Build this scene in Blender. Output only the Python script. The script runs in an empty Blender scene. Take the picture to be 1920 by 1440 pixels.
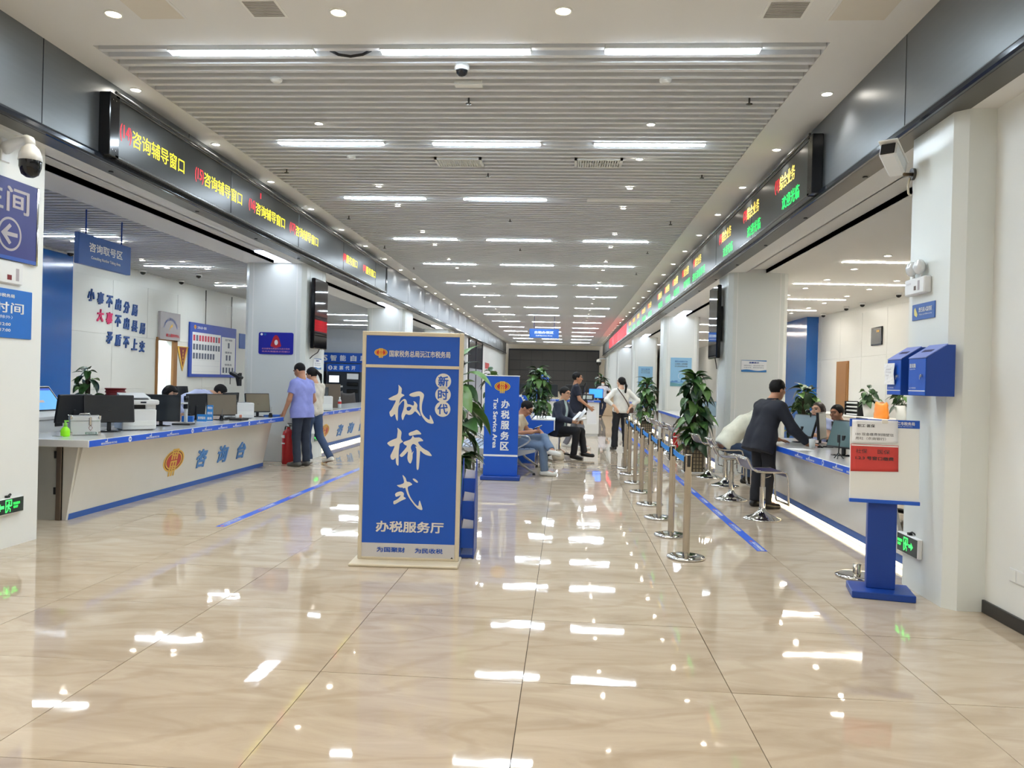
import bpy, bmesh, math, random
import numpy as np
from mathutils import Vector, Matrix, Euler
random.seed(7); np.random.seed(7)
SC = bpy.context.scene
COL = SC.collection
R = math.radians

# ------------------------------------------------------------------ camera
cam_d = bpy.data.cameras.new('camera'); cam = bpy.data.objects.new('camera', cam_d); COL.objects.link(cam)
yaw, pitch, roll = 0.0688, -0.003793, 0.025346
fw = Vector((-math.sin(yaw), math.cos(yaw), 0)); rt = Vector((math.cos(yaw), math.sin(yaw), 0)); up = Vector((0, 0, 1))
fw, up = math.cos(pitch)*fw + math.sin(pitch)*up, math.cos(pitch)*up - math.sin(pitch)*fw
rt, up = math.cos(roll)*rt + math.sin(roll)*up, math.cos(roll)*up - math.sin(roll)*rt
M = Matrix((rt, up, -fw)).transposed().to_4x4(); M.translation = (0, 0, 1.46)
cam.matrix_world = M
cam_d.sensor_fit = 'HORIZONTAL'; cam_d.sensor_width = 36.0; cam_d.lens = 1477.36/1920*36.0
cam_d.clip_start = 0.05; cam_d.clip_end = 200
SC.camera = cam
# ------------------------------------------------------------------ world, exposure
w = bpy.data.worlds.new('world'); SC.world = w; w.use_nodes = True
bg = w.node_tree.nodes['Background']; bg.inputs[0].default_value = (0.80, 0.87, 1.0, 1); bg.inputs[1].default_value = 0.55
SC.view_settings.view_transform = 'Standard'; SC.view_settings.look = 'None'
SC.view_settings.exposure = 0.66; SC.view_settings.gamma = 1.0; SC.view_settings.use_curve_mapping = False
TUBE_L, WING_L, DOWN_W, DOWN_L = 62.0, 60.0, 26.0, 30.0

# ------------------------------------------------------------------ helpers
def lin(c):
    return tuple(((v/255)/12.92 if v/255 <= 0.04045 else ((v/255+0.055)/1.055)**2.4) for v in c)
MATS = {}
def mat(name, rgb, rough=0.5, metal=0.0, spec=0.5, noise=0.0, nscale=8.0, bump=0.0, bscale=40.0, emit=None, estr=0.0, coat=0.0, trans=0.0, alpha=1.0, sample=True, stretch=None):
    if name in MATS: return MATS[name]
    m = bpy.data.materials.new(name); m.use_nodes = True
    nt = m.node_tree; b = nt.nodes['Principled BSDF']
    c = lin(rgb) + (1,)
    b.inputs['Base Color'].default_value = c
    b.inputs['Roughness'].default_value = rough; b.inputs['Metallic'].default_value = metal
    b.inputs['Specular IOR Level'].default_value = spec
    b.inputs['Coat Weight'].default_value = coat; b.inputs['Transmission Weight'].default_value = trans
    b.inputs['Alpha'].default_value = alpha
    if noise or bump:
        tc = nt.nodes.new('ShaderNodeTexCoord'); mp = nt.nodes.new('ShaderNodeMapping')
        nt.links.new(tc.outputs['Object'], mp.inputs['Vector'])
        if stretch: mp.inputs['Scale'].default_value = stretch
    if noise:
        n = nt.nodes.new('ShaderNodeTexNoise'); n.inputs['Scale'].default_value = nscale; n.inputs['Detail'].default_value = 4
        nt.links.new(mp.outputs[0], n.inputs['Vector'])
        mx = nt.nodes.new('ShaderNodeMix'); mx.data_type = 'RGBA'
        mx.inputs[6].default_value = tuple(max(0, v*(1-noise)) for v in c[:3]) + (1,)
        mx.inputs[7].default_value = tuple(min(1, v*(1+noise)) for v in c[:3]) + (1,)
        nt.links.new(n.outputs['Fac'], mx.inputs[0]); nt.links.new(mx.outputs[2], b.inputs['Base Color'])
    if bump:
        n2 = nt.nodes.new('ShaderNodeTexNoise'); n2.inputs['Scale'].default_value = bscale; n2.inputs['Detail'].default_value = 3
        nt.links.new(mp.outputs[0], n2.inputs['Vector'])
        bp = nt.nodes.new('ShaderNodeBump'); bp.inputs['Strength'].default_value = bump; bp.inputs['Distance'].default_value = 0.01
        nt.links.new(n2.outputs['Fac'], bp.inputs['Height']); nt.links.new(bp.outputs[0], b.inputs['Normal'])
    if emit is not None:
        b.inputs['Emission Color'].default_value = lin(emit) + (1,); b.inputs['Emission Strength'].default_value = estr
        if not sample: m.cycles.emission_sampling = 'NONE'
    MATS[name] = m
    return m

class MB:
    """collects shapes into one mesh"""
    def __init__(s): s.v = []; s.f = []; s.mi = []; s.sm = []
    def add(s, vs, fs, mi=0, smooth=False, M=None):
        o = len(s.v)
        for p in vs: s.v.append(tuple(M @ Vector(p)) if M else tuple(p))
        for f in fs: s.f.append(tuple(i+o for i in f)); s.mi.append(mi); s.sm.append(smooth)
        return s
    def box(s, x0, x1, y0, y1, z0, z1, mi=0, M=None, b=0.0):
        if b > 0:
            b = min(b, (x1-x0)*.45, (y1-y0)*.45, (z1-z0)*.45)
            vs = []; idx = {}
            for ix, x in enumerate((x0, x1)):
                for iy, y in enumerate((y0, y1)):
                    for iz, z in enumerate((z0, z1)):
                        sx, sy, sz = (1 if ix == 0 else -1), (1 if iy == 0 else -1), (1 if iz == 0 else -1)
                        for a in range(3):
                            q = [x + sx*b, y + sy*b, z + sz*b]; q[a] = (x, y, z)[a]
                            idx[(ix, iy, iz, a)] = len(vs); vs.append(q)
            fs = []
            for a in range(3):
                u, w_ = [(1, 2), (2, 0), (0, 1)][a]
                for e in (0, 1):
                    loop = []
                    for (p, q) in ((0, 0), (1, 0), (1, 1), (0, 1)):
                        k = [0, 0, 0]; k[a] = e; k[u] = p; k[w_] = q
                        loop.append(idx[(k[0], k[1], k[2], a)])
                    fs.append(loop if e == 1 else loop[::-1])
            for a in range(3):          # edges parallel to axis a
                u, w_ = (a+1) % 3, (a+2) % 3
                for p in (0, 1):
                    for q in (0, 1):
                        k0 = [0, 0, 0]; k1 = [0, 0, 0]; k1[a] = 1
                        for k in (k0, k1): k[u] = p; k[w_] = q
                        l = [idx[(*k0, u)], idx[(*k0, w_)], idx[(*k1, w_)], idx[(*k1, u)]]
                        fs.append(l if (p == q) else l[::-1])
            for ix in (0, 1):
                for iy in (0, 1):
                    for iz in (0, 1):
                        l = [idx[(ix, iy, iz, a)] for a in range(3)]
                        fs.append(l if (ix+iy+iz) % 2 else l[::-1])
            return s.add(vs, fs, mi, False, M)
        vs = [(x0,y0,z0),(x1,y0,z0),(x1,y1,z0),(x0,y1,z0),(x0,y0,z1),(x1,y0,z1),(x1,y1,z1),(x0,y1,z1)]
        return s.add(vs, [(3,2,1,0),(4,5,6,7),(0,1,5,4),(1,2,6,5),(2,3,7,6),(3,0,4,7)], mi, False, M)
    def cyl(s, p, q, r0, r1=None, n=16, mi=0, cap=True, M=None, smooth=True):
        r1 = r0 if r1 is None else r1
        p, q = Vector(p), Vector(q); d = (q-p).normalized()
        a = Vector((0,0,1)) if abs(d.z) < .9 else Vector((1,0,0))
        u = d.cross(a).normalized(); v = d.cross(u)
        vs = []
        for k in range(n):
            t = 2*math.pi*k/n; e = math.cos(t)*u + math.sin(t)*v
            vs.append(p + e*r0); vs.append(q + e*r1)
        s.add(vs, [(2*k, 2*((k+1) % n), 2*((k+1) % n)+1, 2*k+1) for k in range(n)], mi, smooth, M)
        if cap: s.add(vs, [tuple(2*k for k in range(n))[::-1], tuple(2*k+1 for k in range(n))], mi, False, M)
        return s
    def lathe(s, prof, c=(0,0,0), n=24, mi=0, M=None, smooth=True):
        vs = []; fs = []; m = len(prof)
        for k in range(n):
            t = 2*math.pi*k/n
            for (r, z) in prof: vs.append((c[0]+r*math.cos(t), c[1]+r*math.sin(t), c[2]+z))
        for k in range(n):
            k2 = (k+1) % n
            for j in range(m-1): fs.append((k*m+j, k2*m+j, k2*m+j+1, k*m+j+1))
        return s.add(vs, fs, mi, smooth, M)
    def tube(s, path, r, n=8, mi=0, M=None, closed=False):
        P = [Vector(p) for p in path]; m = len(P); vs = []; fs = []
        prev = None
        for i in range(m):
            a = P[(i-1) % m] if (i > 0 or closed) else P[i]; b = P[(i+1) % m] if (i < m-1 or closed) else P[i]
            d = (b-a).normalized()
            if prev is None:
                h = Vector((0,0,1)) if abs(d.z) < .9 else Vector((1,0,0)); u = d.cross(h).normalized()
            else:
                u = (prev - d*prev.dot(d)).normalized()
            prev = u; v = d.cross(u); rr = r[i] if isinstance(r, (list, tuple)) else r
            for k in range(n):
                t = 2*math.pi*k/n; vs.append(P[i] + (math.cos(t)*u + math.sin(t)*v)*rr)
        for i in range(m if closed else m-1):
            j = (i+1) % m
            for k in range(n): fs.append((i*n+k, i*n+(k+1) % n, j*n+(k+1) % n, j*n+k))
        if not closed: fs.append(tuple(range(n))[::-1]); fs.append(tuple((m-1)*n+k for k in range(n)))
        return s.add(vs, fs, mi, True, M)
    def prism(s, poly, axis, a0, a1, mi=0, M=None):
        """poly in the two other axes (cyclic order), extruded from a0 to a1"""
        def P(u, v, a): return {'x': (a, u, v), 'y': (u, a, v), 'z': (u, v, a)}[axis]
        n = len(poly)
        vs = [P(u, v, a0) for u, v in poly] + [P(u, v, a1) for u, v in poly]
        fs = [tuple(range(n))[::-1], tuple(range(n, 2*n))] + [(k, (k+1) % n, n+(k+1) % n, n+k) for k in range(n)]
        return s.add(vs, fs, mi, False, M)
    def ball(s, c, r, n=12, m=8, mi=0, M=None, z0=-1, z1=1):
        rx, ry, rz = r if isinstance(r, (tuple, list)) else (r, r, r)
        t0, t1 = math.asin(z0), math.asin(z1); vs = []; fs = []
        for j in range(m+1):
            t = t0+(t1-t0)*j/m
            for k in range(n):
                a = 2*math.pi*k/n
                vs.append((c[0]+rx*math.cos(t)*math.cos(a), c[1]+ry*math.cos(t)*math.sin(a), c[2]+rz*math.sin(t)))
        for j in range(m):
            for k in range(n): fs.append((j*n+k, j*n+(k+1) % n, (j+1)*n+(k+1) % n, (j+1)*n+k))
        return s.add(vs, fs, mi, True, M)
    def mesh(s, name):
        me = bpy.data.meshes.new(name); me.from_pydata(s.v, [], s.f)
        me.polygons.foreach_set('material_index', s.mi); me.polygons.foreach_set('use_smooth', s.sm)
        me.validate(); me.update()
        bm = bmesh.new(); bm.from_mesh(me); bmesh.ops.recalc_face_normals(bm, faces=bm.faces); bm.to_mesh(me); bm.free()
        return me
    def build(s, name, m, parent=None, loc=None, rot=None, kind=None):
        me = s.mesh(name)
        for x in (m if isinstance(m, (list, tuple)) else [m]): me.materials.append(x)
        return link(name, me, parent, loc, rot, kind)
def link(name, me, parent=None, loc=None, rot=None, kind=None):
    o = bpy.data.objects.new(name, me); COL.objects.link(o)
    if parent is not None: o.parent = parent
    if loc is not None: o.location = loc
    if rot is not None: o.rotation_euler = rot
    if kind: o['kind'] = kind
    return o
def tag(o, label, cat, group=None):
    o['label'] = label; o['category'] = cat
    if group: o['group'] = group
    return o
def thing(name, label, cat, loc=(0,0,0), rz=0.0, group=None):
    o = bpy.data.objects.new(name, None); COL.objects.link(o); o.empty_display_size = 0.1
    o.location = loc; o.rotation_euler = (0, 0, rz)
    return tag(o, label, cat, group)
def kids(o): return [c for c in KIDS.get(o.name, [])]
def dup(o, loc=None, rz=None, label=None, group=None, parent=None):
    c = o.copy(); COL.objects.link(c)
    if parent is not None: c.parent = parent
    if loc is not None: c.location = loc
    if rz is not None: c.rotation_euler = (0, 0, rz)
    if label: c['label'] = label
    if group: c['group'] = group
    for ch in list(o.children): dup(ch, parent=c)
    return c
_dg = None
TXT = {}
def text_mesh(s, bold=0.0, extrude=0.0, shear=0.0):
    """flat lettering mesh in XY, bounding box moved to start at the origin"""
    cu = bpy.data.curves.new('lettering', 'FONT'); cu.body = s; cu.extrude = extrude; cu.resolution_u = 2; cu.shear = shear
    o = bpy.data.objects.new('lettering', cu); COL.objects.link(o)
    dg = bpy.context.evaluated_depsgraph_get(); me = bpy.data.meshes.new_from_object(o.evaluated_get(dg))
    bpy.data.objects.remove(o); bpy.data.curves.remove(cu)
    if bold >= .006:                                 # heavier strokes: four copies a little apart
        d = min(bold*1.7, .032); bm = bmesh.new()
        for q, (sx, sy) in enumerate(((-d,-d),(d,-d),(d,d),(-d,d))):
            k = len(bm.verts); bm.from_mesh(me); bm.verts.ensure_lookup_table()
            for v in bm.verts[k:]: v.co.x += sx; v.co.y += sy; v.co.z = q*.0005
        bm.to_mesh(me); bm.free()
    n = len(me.vertices); co = np.empty(n*3, 'f'); me.vertices.foreach_get('co', co); co = co.reshape(-1, 3)
    return me, co
def text(name, s, m, parent, org, ux, uy, w, h, bold=0.012, extrude=0.0, shear=0.0):
    """letters fitted into the w x h box that starts at org and runs along ux / uy (in the parent's space)"""
    me, co = text_mesh(s, bold, 0.0, shear)
    a, b = co.min(0), co.max(0)
    u = (co[:, 0]-a[0])/(b[0]-a[0])*w; v = (co[:, 1]-a[1])/(b[1]-a[1])*h
    ux, uy, org = Vector(ux), Vector(uy), Vector(org); nz = ux.cross(uy)
    P = np.outer(u, ux) + np.outer(v, uy) + np.outer(co[:, 2], nz) + np.array(org)
    if extrude:
        bm = bmesh.new(); bm.from_mesh(me); bm.verts.ensure_lookup_table()
        for i, q in enumerate(P): bm.verts[i].co = q
        g = bmesh.ops.extrude_face_region(bm, geom=bm.faces[:])
        for e in g['geom']:
            if isinstance(e, bmesh.types.BMVert): e.co += nz*extrude
        bmesh.ops.recalc_face_normals(bm, faces=bm.faces)
        bm.to_mesh(me); bm.free()
    else:
        me.vertices.foreach_set('co', P.astype('f').ravel())
    me.materials.clear(); me.materials.append(m); me.update()
    return link(name, me, parent)
def polyshape(polys, org, ux, uy, mi_mat, name, parent, depth=0.0):
    """filled outline shapes (even-odd holes) given in local 2D"""
    cu = bpy.data.curves.new(name, 'CURVE'); cu.dimensions = '2D'; cu.fill_mode = 'BOTH'
    for p in polys:
        sp = cu.splines.new('POLY'); sp.points.add(len(p)-1); sp.use_cyclic_u = True
        for k, (x, y) in enumerate(p): sp.points[k].co = (x, y, 0, 1)
    o = bpy.data.objects.new(name, cu); COL.objects.link(o)
    dg = bpy.context.evaluated_depsgraph_get(); me = bpy.data.meshes.new_from_object(o.evaluated_get(dg))
    bpy.data.objects.remove(o); bpy.data.curves.remove(cu)
    ux, uy, org = Vector(ux), Vector(uy), Vector(org)
    for v in me.vertices: v.co = org + ux*v.co.x + uy*v.co.y
    me.materials.clear(); me.materials.append(mi_mat)
    return link(name, me, parent)
def smoothloop(pts, it=2):
    for _ in range(it):
        q = []
        n = len(pts)
        for i in range(n):
            a, b = pts[i], pts[(i+1) % n]
            q.append((a[0]*.75+b[0]*.25, a[1]*.75+b[1]*.25)); q.append((a[0]*.25+b[0]*.75, a[1]*.25+b[1]*.75))
        pts = q
    return pts
def ordn(n): return ['first','second','third','fourth','fifth','sixth','seventh','eighth','ninth','tenth','eleventh','twelfth','thirteenth','fourteenth','fifteenth','sixteenth','seventeenth','eighteenth','nineteenth','twentieth','twenty-first','twenty-second','twenty-third','twenty-fourth','twenty-fifth','twenty-sixth','twenty-seventh','twenty-eighth','twenty-ninth','thirtieth','thirty-first','thirty-second'][n]

# common materials
white_paint = mat('white_paint', (232,233,229), 0.55, noise=.02, nscale=3)
wall_panel = mat('white_wall_panel', (222,223,218), 0.32, noise=.02, nscale=1.5)
pillar_clad = mat('pillar_cladding', (224,228,224), 0.28, noise=.015, nscale=2)
ceiling_white = mat('ceiling_white', (226,226,224), 0.75, noise=.02, nscale=2)
slat_grey = mat('slat_aluminium', (222,224,226), 0.5, noise=.03, nscale=2)
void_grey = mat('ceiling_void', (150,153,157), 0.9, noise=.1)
fascia_grey = mat('brushed_fascia', (122,125,127), 0.36, 0.7, noise=.06, nscale=3, stretch=(.3,1,12))
fascia_lip = mat('fascia_lip', (88,86,82), 0.35, 0.3, noise=.04)
dark_trim = mat('dark_gloss_trim', (38,44,54), 0.12, 0.3, noise=.04)
led_black = mat('led_screen_black', (46,48,47), 0.28, noise=.12, nscale=2)
led_frame = mat('led_frame', (92,92,90), 0.25, 0.8, noise=.05)
black_gloss = mat('black_gloss', (18,19,22), 0.12, noise=.1)
black_mat = mat('black_plastic', (24,25,28), 0.45, noise=.1)
black_fab = mat('black_fabric', (26,27,31), 0.8, noise=.15, bump=.2)
chrome = mat('chrome', (205,203,198), 0.08, 1.0, noise=.03)
steel = mat('brushed_steel', (176,170,160), 0.22, 1.0, noise=.06, nscale=6, stretch=(6,6,.4))
blue = mat('tax_blue', (14,84,190), 0.4, noise=.04, nscale=4)
blue_deep = mat('deep_blue', (16,62,150), 0.4, noise=.04)
blue_wall = mat('blue_panel', (30,98,178), 0.14, noise=.03)
blue_strip = mat('blue_sticker', (26,88,205), 0.35, noise=.03)
blue_kick = mat('blue_kick', (44,92,168), 0.4, noise=.03)
white_let = mat('white_letters', (235,236,236), 0.5, noise=.02)
red = mat('emblem_red', (186,40,36), 0.4, noise=.04)
gold = mat('emblem_gold', (226,178,62), 0.35, noise=.05)
paper = mat('paper', (236,237,238), 0.7, noise=.02)
grey_plastic = mat('white_plastic', (226,227,226), 0.35, noise=.02)
cream_frame = mat('cream_frame', (208,198,176), 0.45, noise=.03)
wood = mat('brown_wood', (150,104,52), 0.45, noise=.12, nscale=4, stretch=(6,6,.5))
dark_red = mat('dark_red', (120,22,26), 0.4, noise=.1)
tube_glow = mat('tube_diffuser', (240,244,255), 0.4, emit=(220,235,247), estr=TUBE_L)
wing_warm = mat('wing_tube_warm', (250,248,240), 0.4, emit=(255,247,234), estr=WING_L)
wing_glow = mat('wing_tube_diffuser', (245,245,248), 0.4, emit=(226,240,250), estr=WING_L)
lamp_glow = mat('downlight_lens', (255,250,238), 0.4, emit=(255,246,232), estr=DOWN_L, sample=False)
lamp_warm = mat('downlight_lens_warm', (255,238,205), 0.4, emit=(255,232,190), estr=DOWN_L, sample=False)
led_red = mat('led_red', (255,30,40), 0.5, emit=(255,28,45), estr=1.4, sample=False)
led_yel = mat('led_yellow', (255,240,40), 0.5, emit=(255,240,30), estr=1.15, sample=False)
led_amb = mat('led_amber', (255,225,110), 0.5, emit=(255,220,90), estr=1.1, sample=False)
led_grn = mat('led_green', (20,255,110), 0.5, emit=(10,250,100), estr=1.05, sample=False)
exit_grn = mat('exit_green', (70,255,110), 0.5, emit=(60,250,100), estr=1.0, sample=False)
warm_strip = mat('warm_led_strip', (255,235,190), 0.5, emit=(255,232,178), estr=5.0)
# ------------------------------------------------------------------ the setting
ZC, ZB, YE = 4.113, 3.353, 56.8            # hall ceiling, lintel soffit, far wall
XL, XR = -4.25, 2.46                       # fascia planes
def struct(name, mb, m, parent=None):
    return mb.build(name, m, parent, kind='structure')
# floor: dark joint bed, polished tiles one metre square
joint = mat('tile_joint', (70,60,50), 0.9, spec=.1, noise=.05)
def floor_mat():
    m = bpy.data.materials.new('polished_marble_tile'); m.use_nodes = True
    nt = m.node_tree; N = nt.nodes; L = nt.links; b = N['Principled BSDF']
    b.inputs['Roughness'].default_value = 0.03; b.inputs['IOR'].default_value = 1.5; b.inputs['Specular IOR Level'].default_value = 0.5
    g = N.new('ShaderNodeNewGeometry'); oi = N.new('ShaderNodeObjectInfo')
    # per tile offset of the veining
    mul = N.new('ShaderNodeMath'); mul.operation = 'MULTIPLY'; mul.inputs[1].default_value = 37.0; L.new(oi.outputs['Random'], mul.inputs[0])
    cb = N.new('ShaderNodeCombineXYZ'); L.new(mul.outputs[0], cb.inputs[0]); L.new(mul.outputs[0], cb.inputs[2])
    ad = N.new('ShaderNodeVectorMath'); ad.operation = 'ADD'; L.new(g.outputs['Position'], ad.inputs[0]); L.new(cb.outputs[0], ad.inputs[1])
    mp = N.new('ShaderNodeMapping'); mp.inputs['Rotation'].default_value = (0,0,.5); mp.inputs['Scale'].default_value = (.55,1.9,1); L.new(ad.outputs[0], mp.inputs[0])
    n1 = N.new('ShaderNodeTexNoise'); n1.inputs['Scale'].default_value = 2.2; n1.inputs['Detail'].default_value = 7; n1.inputs['Roughness'].default_value = .62; n1.inputs['Distortion'].default_value = 1.2
    L.new(mp.outputs[0], n1.inputs['Vector'])
    r1 = N.new('ShaderNodeValToRGB'); e = r1.color_ramp.elements
    e[0].position = .28; e[0].color = lin((176,159,138))+(1,); e[1].position = .72; e[1].color = lin((203,189,169))+(1,)
    x = e.new(.5); x.color = lin((192,176,155))+(1,)
    L.new(n1.outputs['Fac'], r1.inputs[0])
    wv = N.new('ShaderNodeTexWave'); wv.inputs['Scale'].default_value = .7; wv.inputs['Distortion'].default_value = 9; wv.inputs['Detail'].default_value = 4; wv.inputs['Detail Scale'].default_value = 1.3
    L.new(mp.outputs[0], wv.inputs['Vector'])
    r2 = N.new('ShaderNodeValToRGB'); e = r2.color_ramp.elements; e[0].position = .0; e[0].color = (1,1,1,1); e[1].position = .07; e[1].color = (0,0,0,1)
    L.new(wv.outputs['Fac'], r2.inputs[0])
    m2 = N.new('ShaderNodeMath'); m2.operation = 'MULTIPLY'; m2.inputs[1].default_value = .22; L.new(r2.outputs[0], m2.inputs[0])
    mx = N.new('ShaderNodeMix'); mx.data_type = 'RGBA'; L.new(m2.outputs[0], mx.inputs[0]); L.new(r1.outputs[0], mx.inputs[6]); mx.inputs[7].default_value = lin((160,138,112))+(1,)
    L.new(mx.outputs[2], b.inputs['Base Color'])
    # slow waviness of the polish
    n3 = N.new('ShaderNodeTexNoise'); n3.inputs['Scale'].default_value = 3.2; n3.inputs['Detail'].default_value = 2; L.new(ad.outputs[0], n3.inputs['Vector'])
    bp = N.new('ShaderNodeBump'); bp.inputs['Strength'].default_value = .06; bp.inputs['Distance'].default_value = .012
    L.new(n3.outputs['Fac'], bp.inputs['Height']); L.new(bp.outputs[0], b.inputs['Normal'])
    return m
tile_m = floor_mat()
floor = struct('floor', MB().box(-12, 8, -5.5, 58, -.06, -.006), joint)
TX, TY = -.176, 3.818
tm = MB().box(-.498, .498, -.498, .498, -.006, 0).mesh('tile'); tm.materials.append(tile_m)
nt_ = 0
stuff = MB()
for j in range(-9, 54):
    for i in range(-12, 8):
        cx, cy = TX+i+.5, TY+j+.5
        if cx > 6.7 and cy < 22 or cx > 7.5: continue
        px = abs((cx+cy*math.tan(.0688)))/max(cy, .1)
        if 1.9 < cy < 16.5 and px < .78 and nt_ < 300:
            t = link('tile', tm, floor, (cx, cy, 0)); nt_ += 1
            t.rotation_euler = (random.gauss(0, .0009), random.gauss(0, .0009), 0)
        else:
            stuff.box(cx-.498, cx+.498, cy-.498, cy+.498, -.006, 0)
so = stuff.build('tile', tile_m, floor, kind='stuff')
# walls
wl = MB()
wl.box(-4.7, -4.505, -5.5, 6.467, 0, ZB+.02)
struct('wall_left', wl, white_paint)
wr = MB(); wr.box(2.815, 3.0, -5.5, 5.45, 0, ZB+.02)
struct('wall_right', wr, white_paint)
struct('baseboard_right', MB().box(2.795, 2.815, -5.5, 5.448, 0, .085, b=.003), mat('black_skirting', (40,38,36), .35, noise=.05))
struct('wall_front', MB().box(-4.7, 3.0, -5.7, -5.5, 0, 4.3), white_paint)
wb = MB(); wb.box(-12, 7, YE, YE+.2, 0, 4.4)
struct('wall_back', wb, mat('cream_paint', (226,214,192), .6, noise=.03))
# left wing shell: wall, return, far wall, its own slatted ceiling
lw = MB()
lw.box(-8.5, -8.3, -5.5, 15.46, 0, 3.5); lw.box(-8.5, -8.3, 16.2, 22, 0, 3.5); lw.box(-8.5, -8.3, 15.46, 16.2, 2.11, 3.5)
lw.box(-11.5, -8.3, 22, 22.2, 0, 3.5); lw.box(-11.7, -11.5, 22, 31.6, 0, 3.5)
struct('wall_wing_left', lw, wall_panel)
struct('wall_wing_back', MB().box(-11.7, -4.4, 31.5, 31.7, 0, 3.5), mat('cool_white_wall', (222,226,232), .45, noise=.02))
struct('wall_wing_front', MB().box(-8.5, -4.5, -5.7, -5.5, 0, 3.5), white_paint)
# room behind the doorway
struct('wall_room_behind', MB().box(-10.2, -10.1, 14.5, 17.5, 0, 3.0).box(-10.2, -8.5, 14.4, 14.5, 0, 3).box(-10.2, -8.5, 17.5, 17.6, 0, 3).box(-10.2, -8.5, 14.4, 17.6, 2.9, 3.0), mat('pale_room', (226,236,240), .6, noise=.02))
fj = MB(); fj.box(-8.32, -8.27, 15.40, 15.46, 0, 2.11); fj.box(-8.32, -8.27, 16.08, 16.24, 0, 2.15); fj.box(-8.32, -8.27, 15.40, 16.24, 2.11, 2.17)
dr = struct('door_1', fj, wood)
struct('wall_panel_blue', MB().box(-8.3, -8.255, 3.0, 12.62, 0, 3.36, b=.006), blue_wall)
# panel joints of the left wing wall: narrow recessed metal strips
for y_ in (17.55, 18.95): struct('trim_strip', MB().box(-8.3, -8.285, y_-.012, y_+.012, 1.2 if y_ > 18 else 2.58, 3.36), led_frame)
# right wing
rw = MB(); rw.box(6.6, 6.8, 5.0, 57, 0, 3.4); rw.box(3.0, 6.8, 5.25, 5.45, 0, 3.4)
struct('wall_wing_right', rw, wall_panel)
# slabs of the stone cladding on the right wing wall
sm = MB().box(-.006, 0, -.695, .695, -.495, .495, b=.003).mesh('panel'); sm.materials.append(wall_panel)
wwr = bpy.data.objects['wall_wing_right']
for a in range(8):
    for b_ in range(3): link('panel', sm, wwr, (6.6, 11.9+a*1.4, .5+b_*1.0+.2))
sm2 = MB().box(0, .006, -.595, .595, -.495, .495, b=.003).mesh('panel'); sm2.materials.append(wall_panel)
wwl = bpy.data.objects['wall_wing_left']
for a in range(7):
    for b_ in range(3):
        cy = 13.25+a*1.2
        if 14.8 < cy < 16.9 and b_ < 2: continue
        link('panel', sm2, wwl, (-8.3, cy, .62+b_*1.0))
bp_ = MB(); bp_.box(6.3, 6.6, 21.3, 23.9, 0, 3.36)
struct('wall_panel_blue_right', bp_, blue_wall)
struct('door_2', MB().box(6.56, 6.6, 18.95, 19.72, 0, 2.13).box(6.552, 6.565, 19.02, 19.66, .04, 2.07), wood)
# ceiling of the hall: plasterboard ring, dark void above the slats
ce = MB()
ce.box(XL-.02, -3.93, 6.19, YE, ZC, ZC+.12); ce.box(1.95, XR+.02, 6.19, YE, ZC, ZC+.12)
ce.box(XL-.6, XR+.6, -5.6, 6.19, ZC, ZC+.12); ce.box(-3.93, 1.95, 53.6, YE, ZC, ZC+.12)
ceil = struct('ceiling', ce, ceiling_white)
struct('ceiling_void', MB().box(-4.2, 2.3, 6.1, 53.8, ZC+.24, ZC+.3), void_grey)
sl = MB().box(-2.935, 2.935, -.026, .026, 0, .085).mesh('slat'); sl.materials.append(slat_grey)
TUBE_Y = [6.31, 8.78, 11.45, 14.78, 17.9, 21.43, 24.33, 28.05, 31.3, 34.8, 38.3, 41.5, 45.0, 48.5, 52.2]
st = MB(); k = 0; y = 6.29
while y < 53.5:
    skip = any(abs(y-t) < .05 for t in TUBE_Y)
    if k < 210: link('slat', sl, ceil, (-.99, y, ZC))
    else: st.box(-.99-2.935, -.99+2.935, y-.026, y+.026, ZC, ZC+.085)
    y += .15; k += 1
st.build('slat', slat_grey, ceil, kind='stuff')
# left wing ceiling
lc = MB(); lc.box(-5.5, -4.98, -5.5, 31.5, ZB, ZB+.1); lc.box(-4.66, -4.40, -5.5, 57, ZB, ZB+.1)
lc.box(-4.98, -4.66, -5.5, 31.5, ZB+.06, ZB+.2); lc.box(-5.0, -4.98, -5.5, 57, ZB+.0, ZB+.2); lc.box(-4.66, -4.64, -5.5, 57, ZB+.0, ZB+.2)
for (a, b_) in ((6.2, 6.5), (13.0, 14.3), (21.2, 22.5), (29.4, 30.3)): lc.box(-4.98, -4.66, a, b_, ZB, ZB+.06)
wcl = struct('ceiling_wing_left', lc, ceiling_white)
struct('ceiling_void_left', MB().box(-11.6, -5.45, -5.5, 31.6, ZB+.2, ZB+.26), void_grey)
sl2 = MB().box(-1.41, 1.41, -.026, .026, 0, .07).mesh('slat'); sl2.materials.append(slat_grey)
y = 6.6; k = 0; st = MB()
while y < 31.4:
    if y < 17.5: link('slat', sl2, wcl, (-6.91, y, ZB+.045))
    else: st.box(-11.5 if y > 22.2 else -8.3, -5.5, y-.026, y+.026, ZB+.045, ZB+.115)
    y += .15
for q in range(80): st.box(-8.3, -5.5, -5.4+q*.15-.026, -5.4+q*.15+.026, ZB+.045, ZB+.115)
st.build('slat', slat_grey, wcl, kind='stuff')
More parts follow.
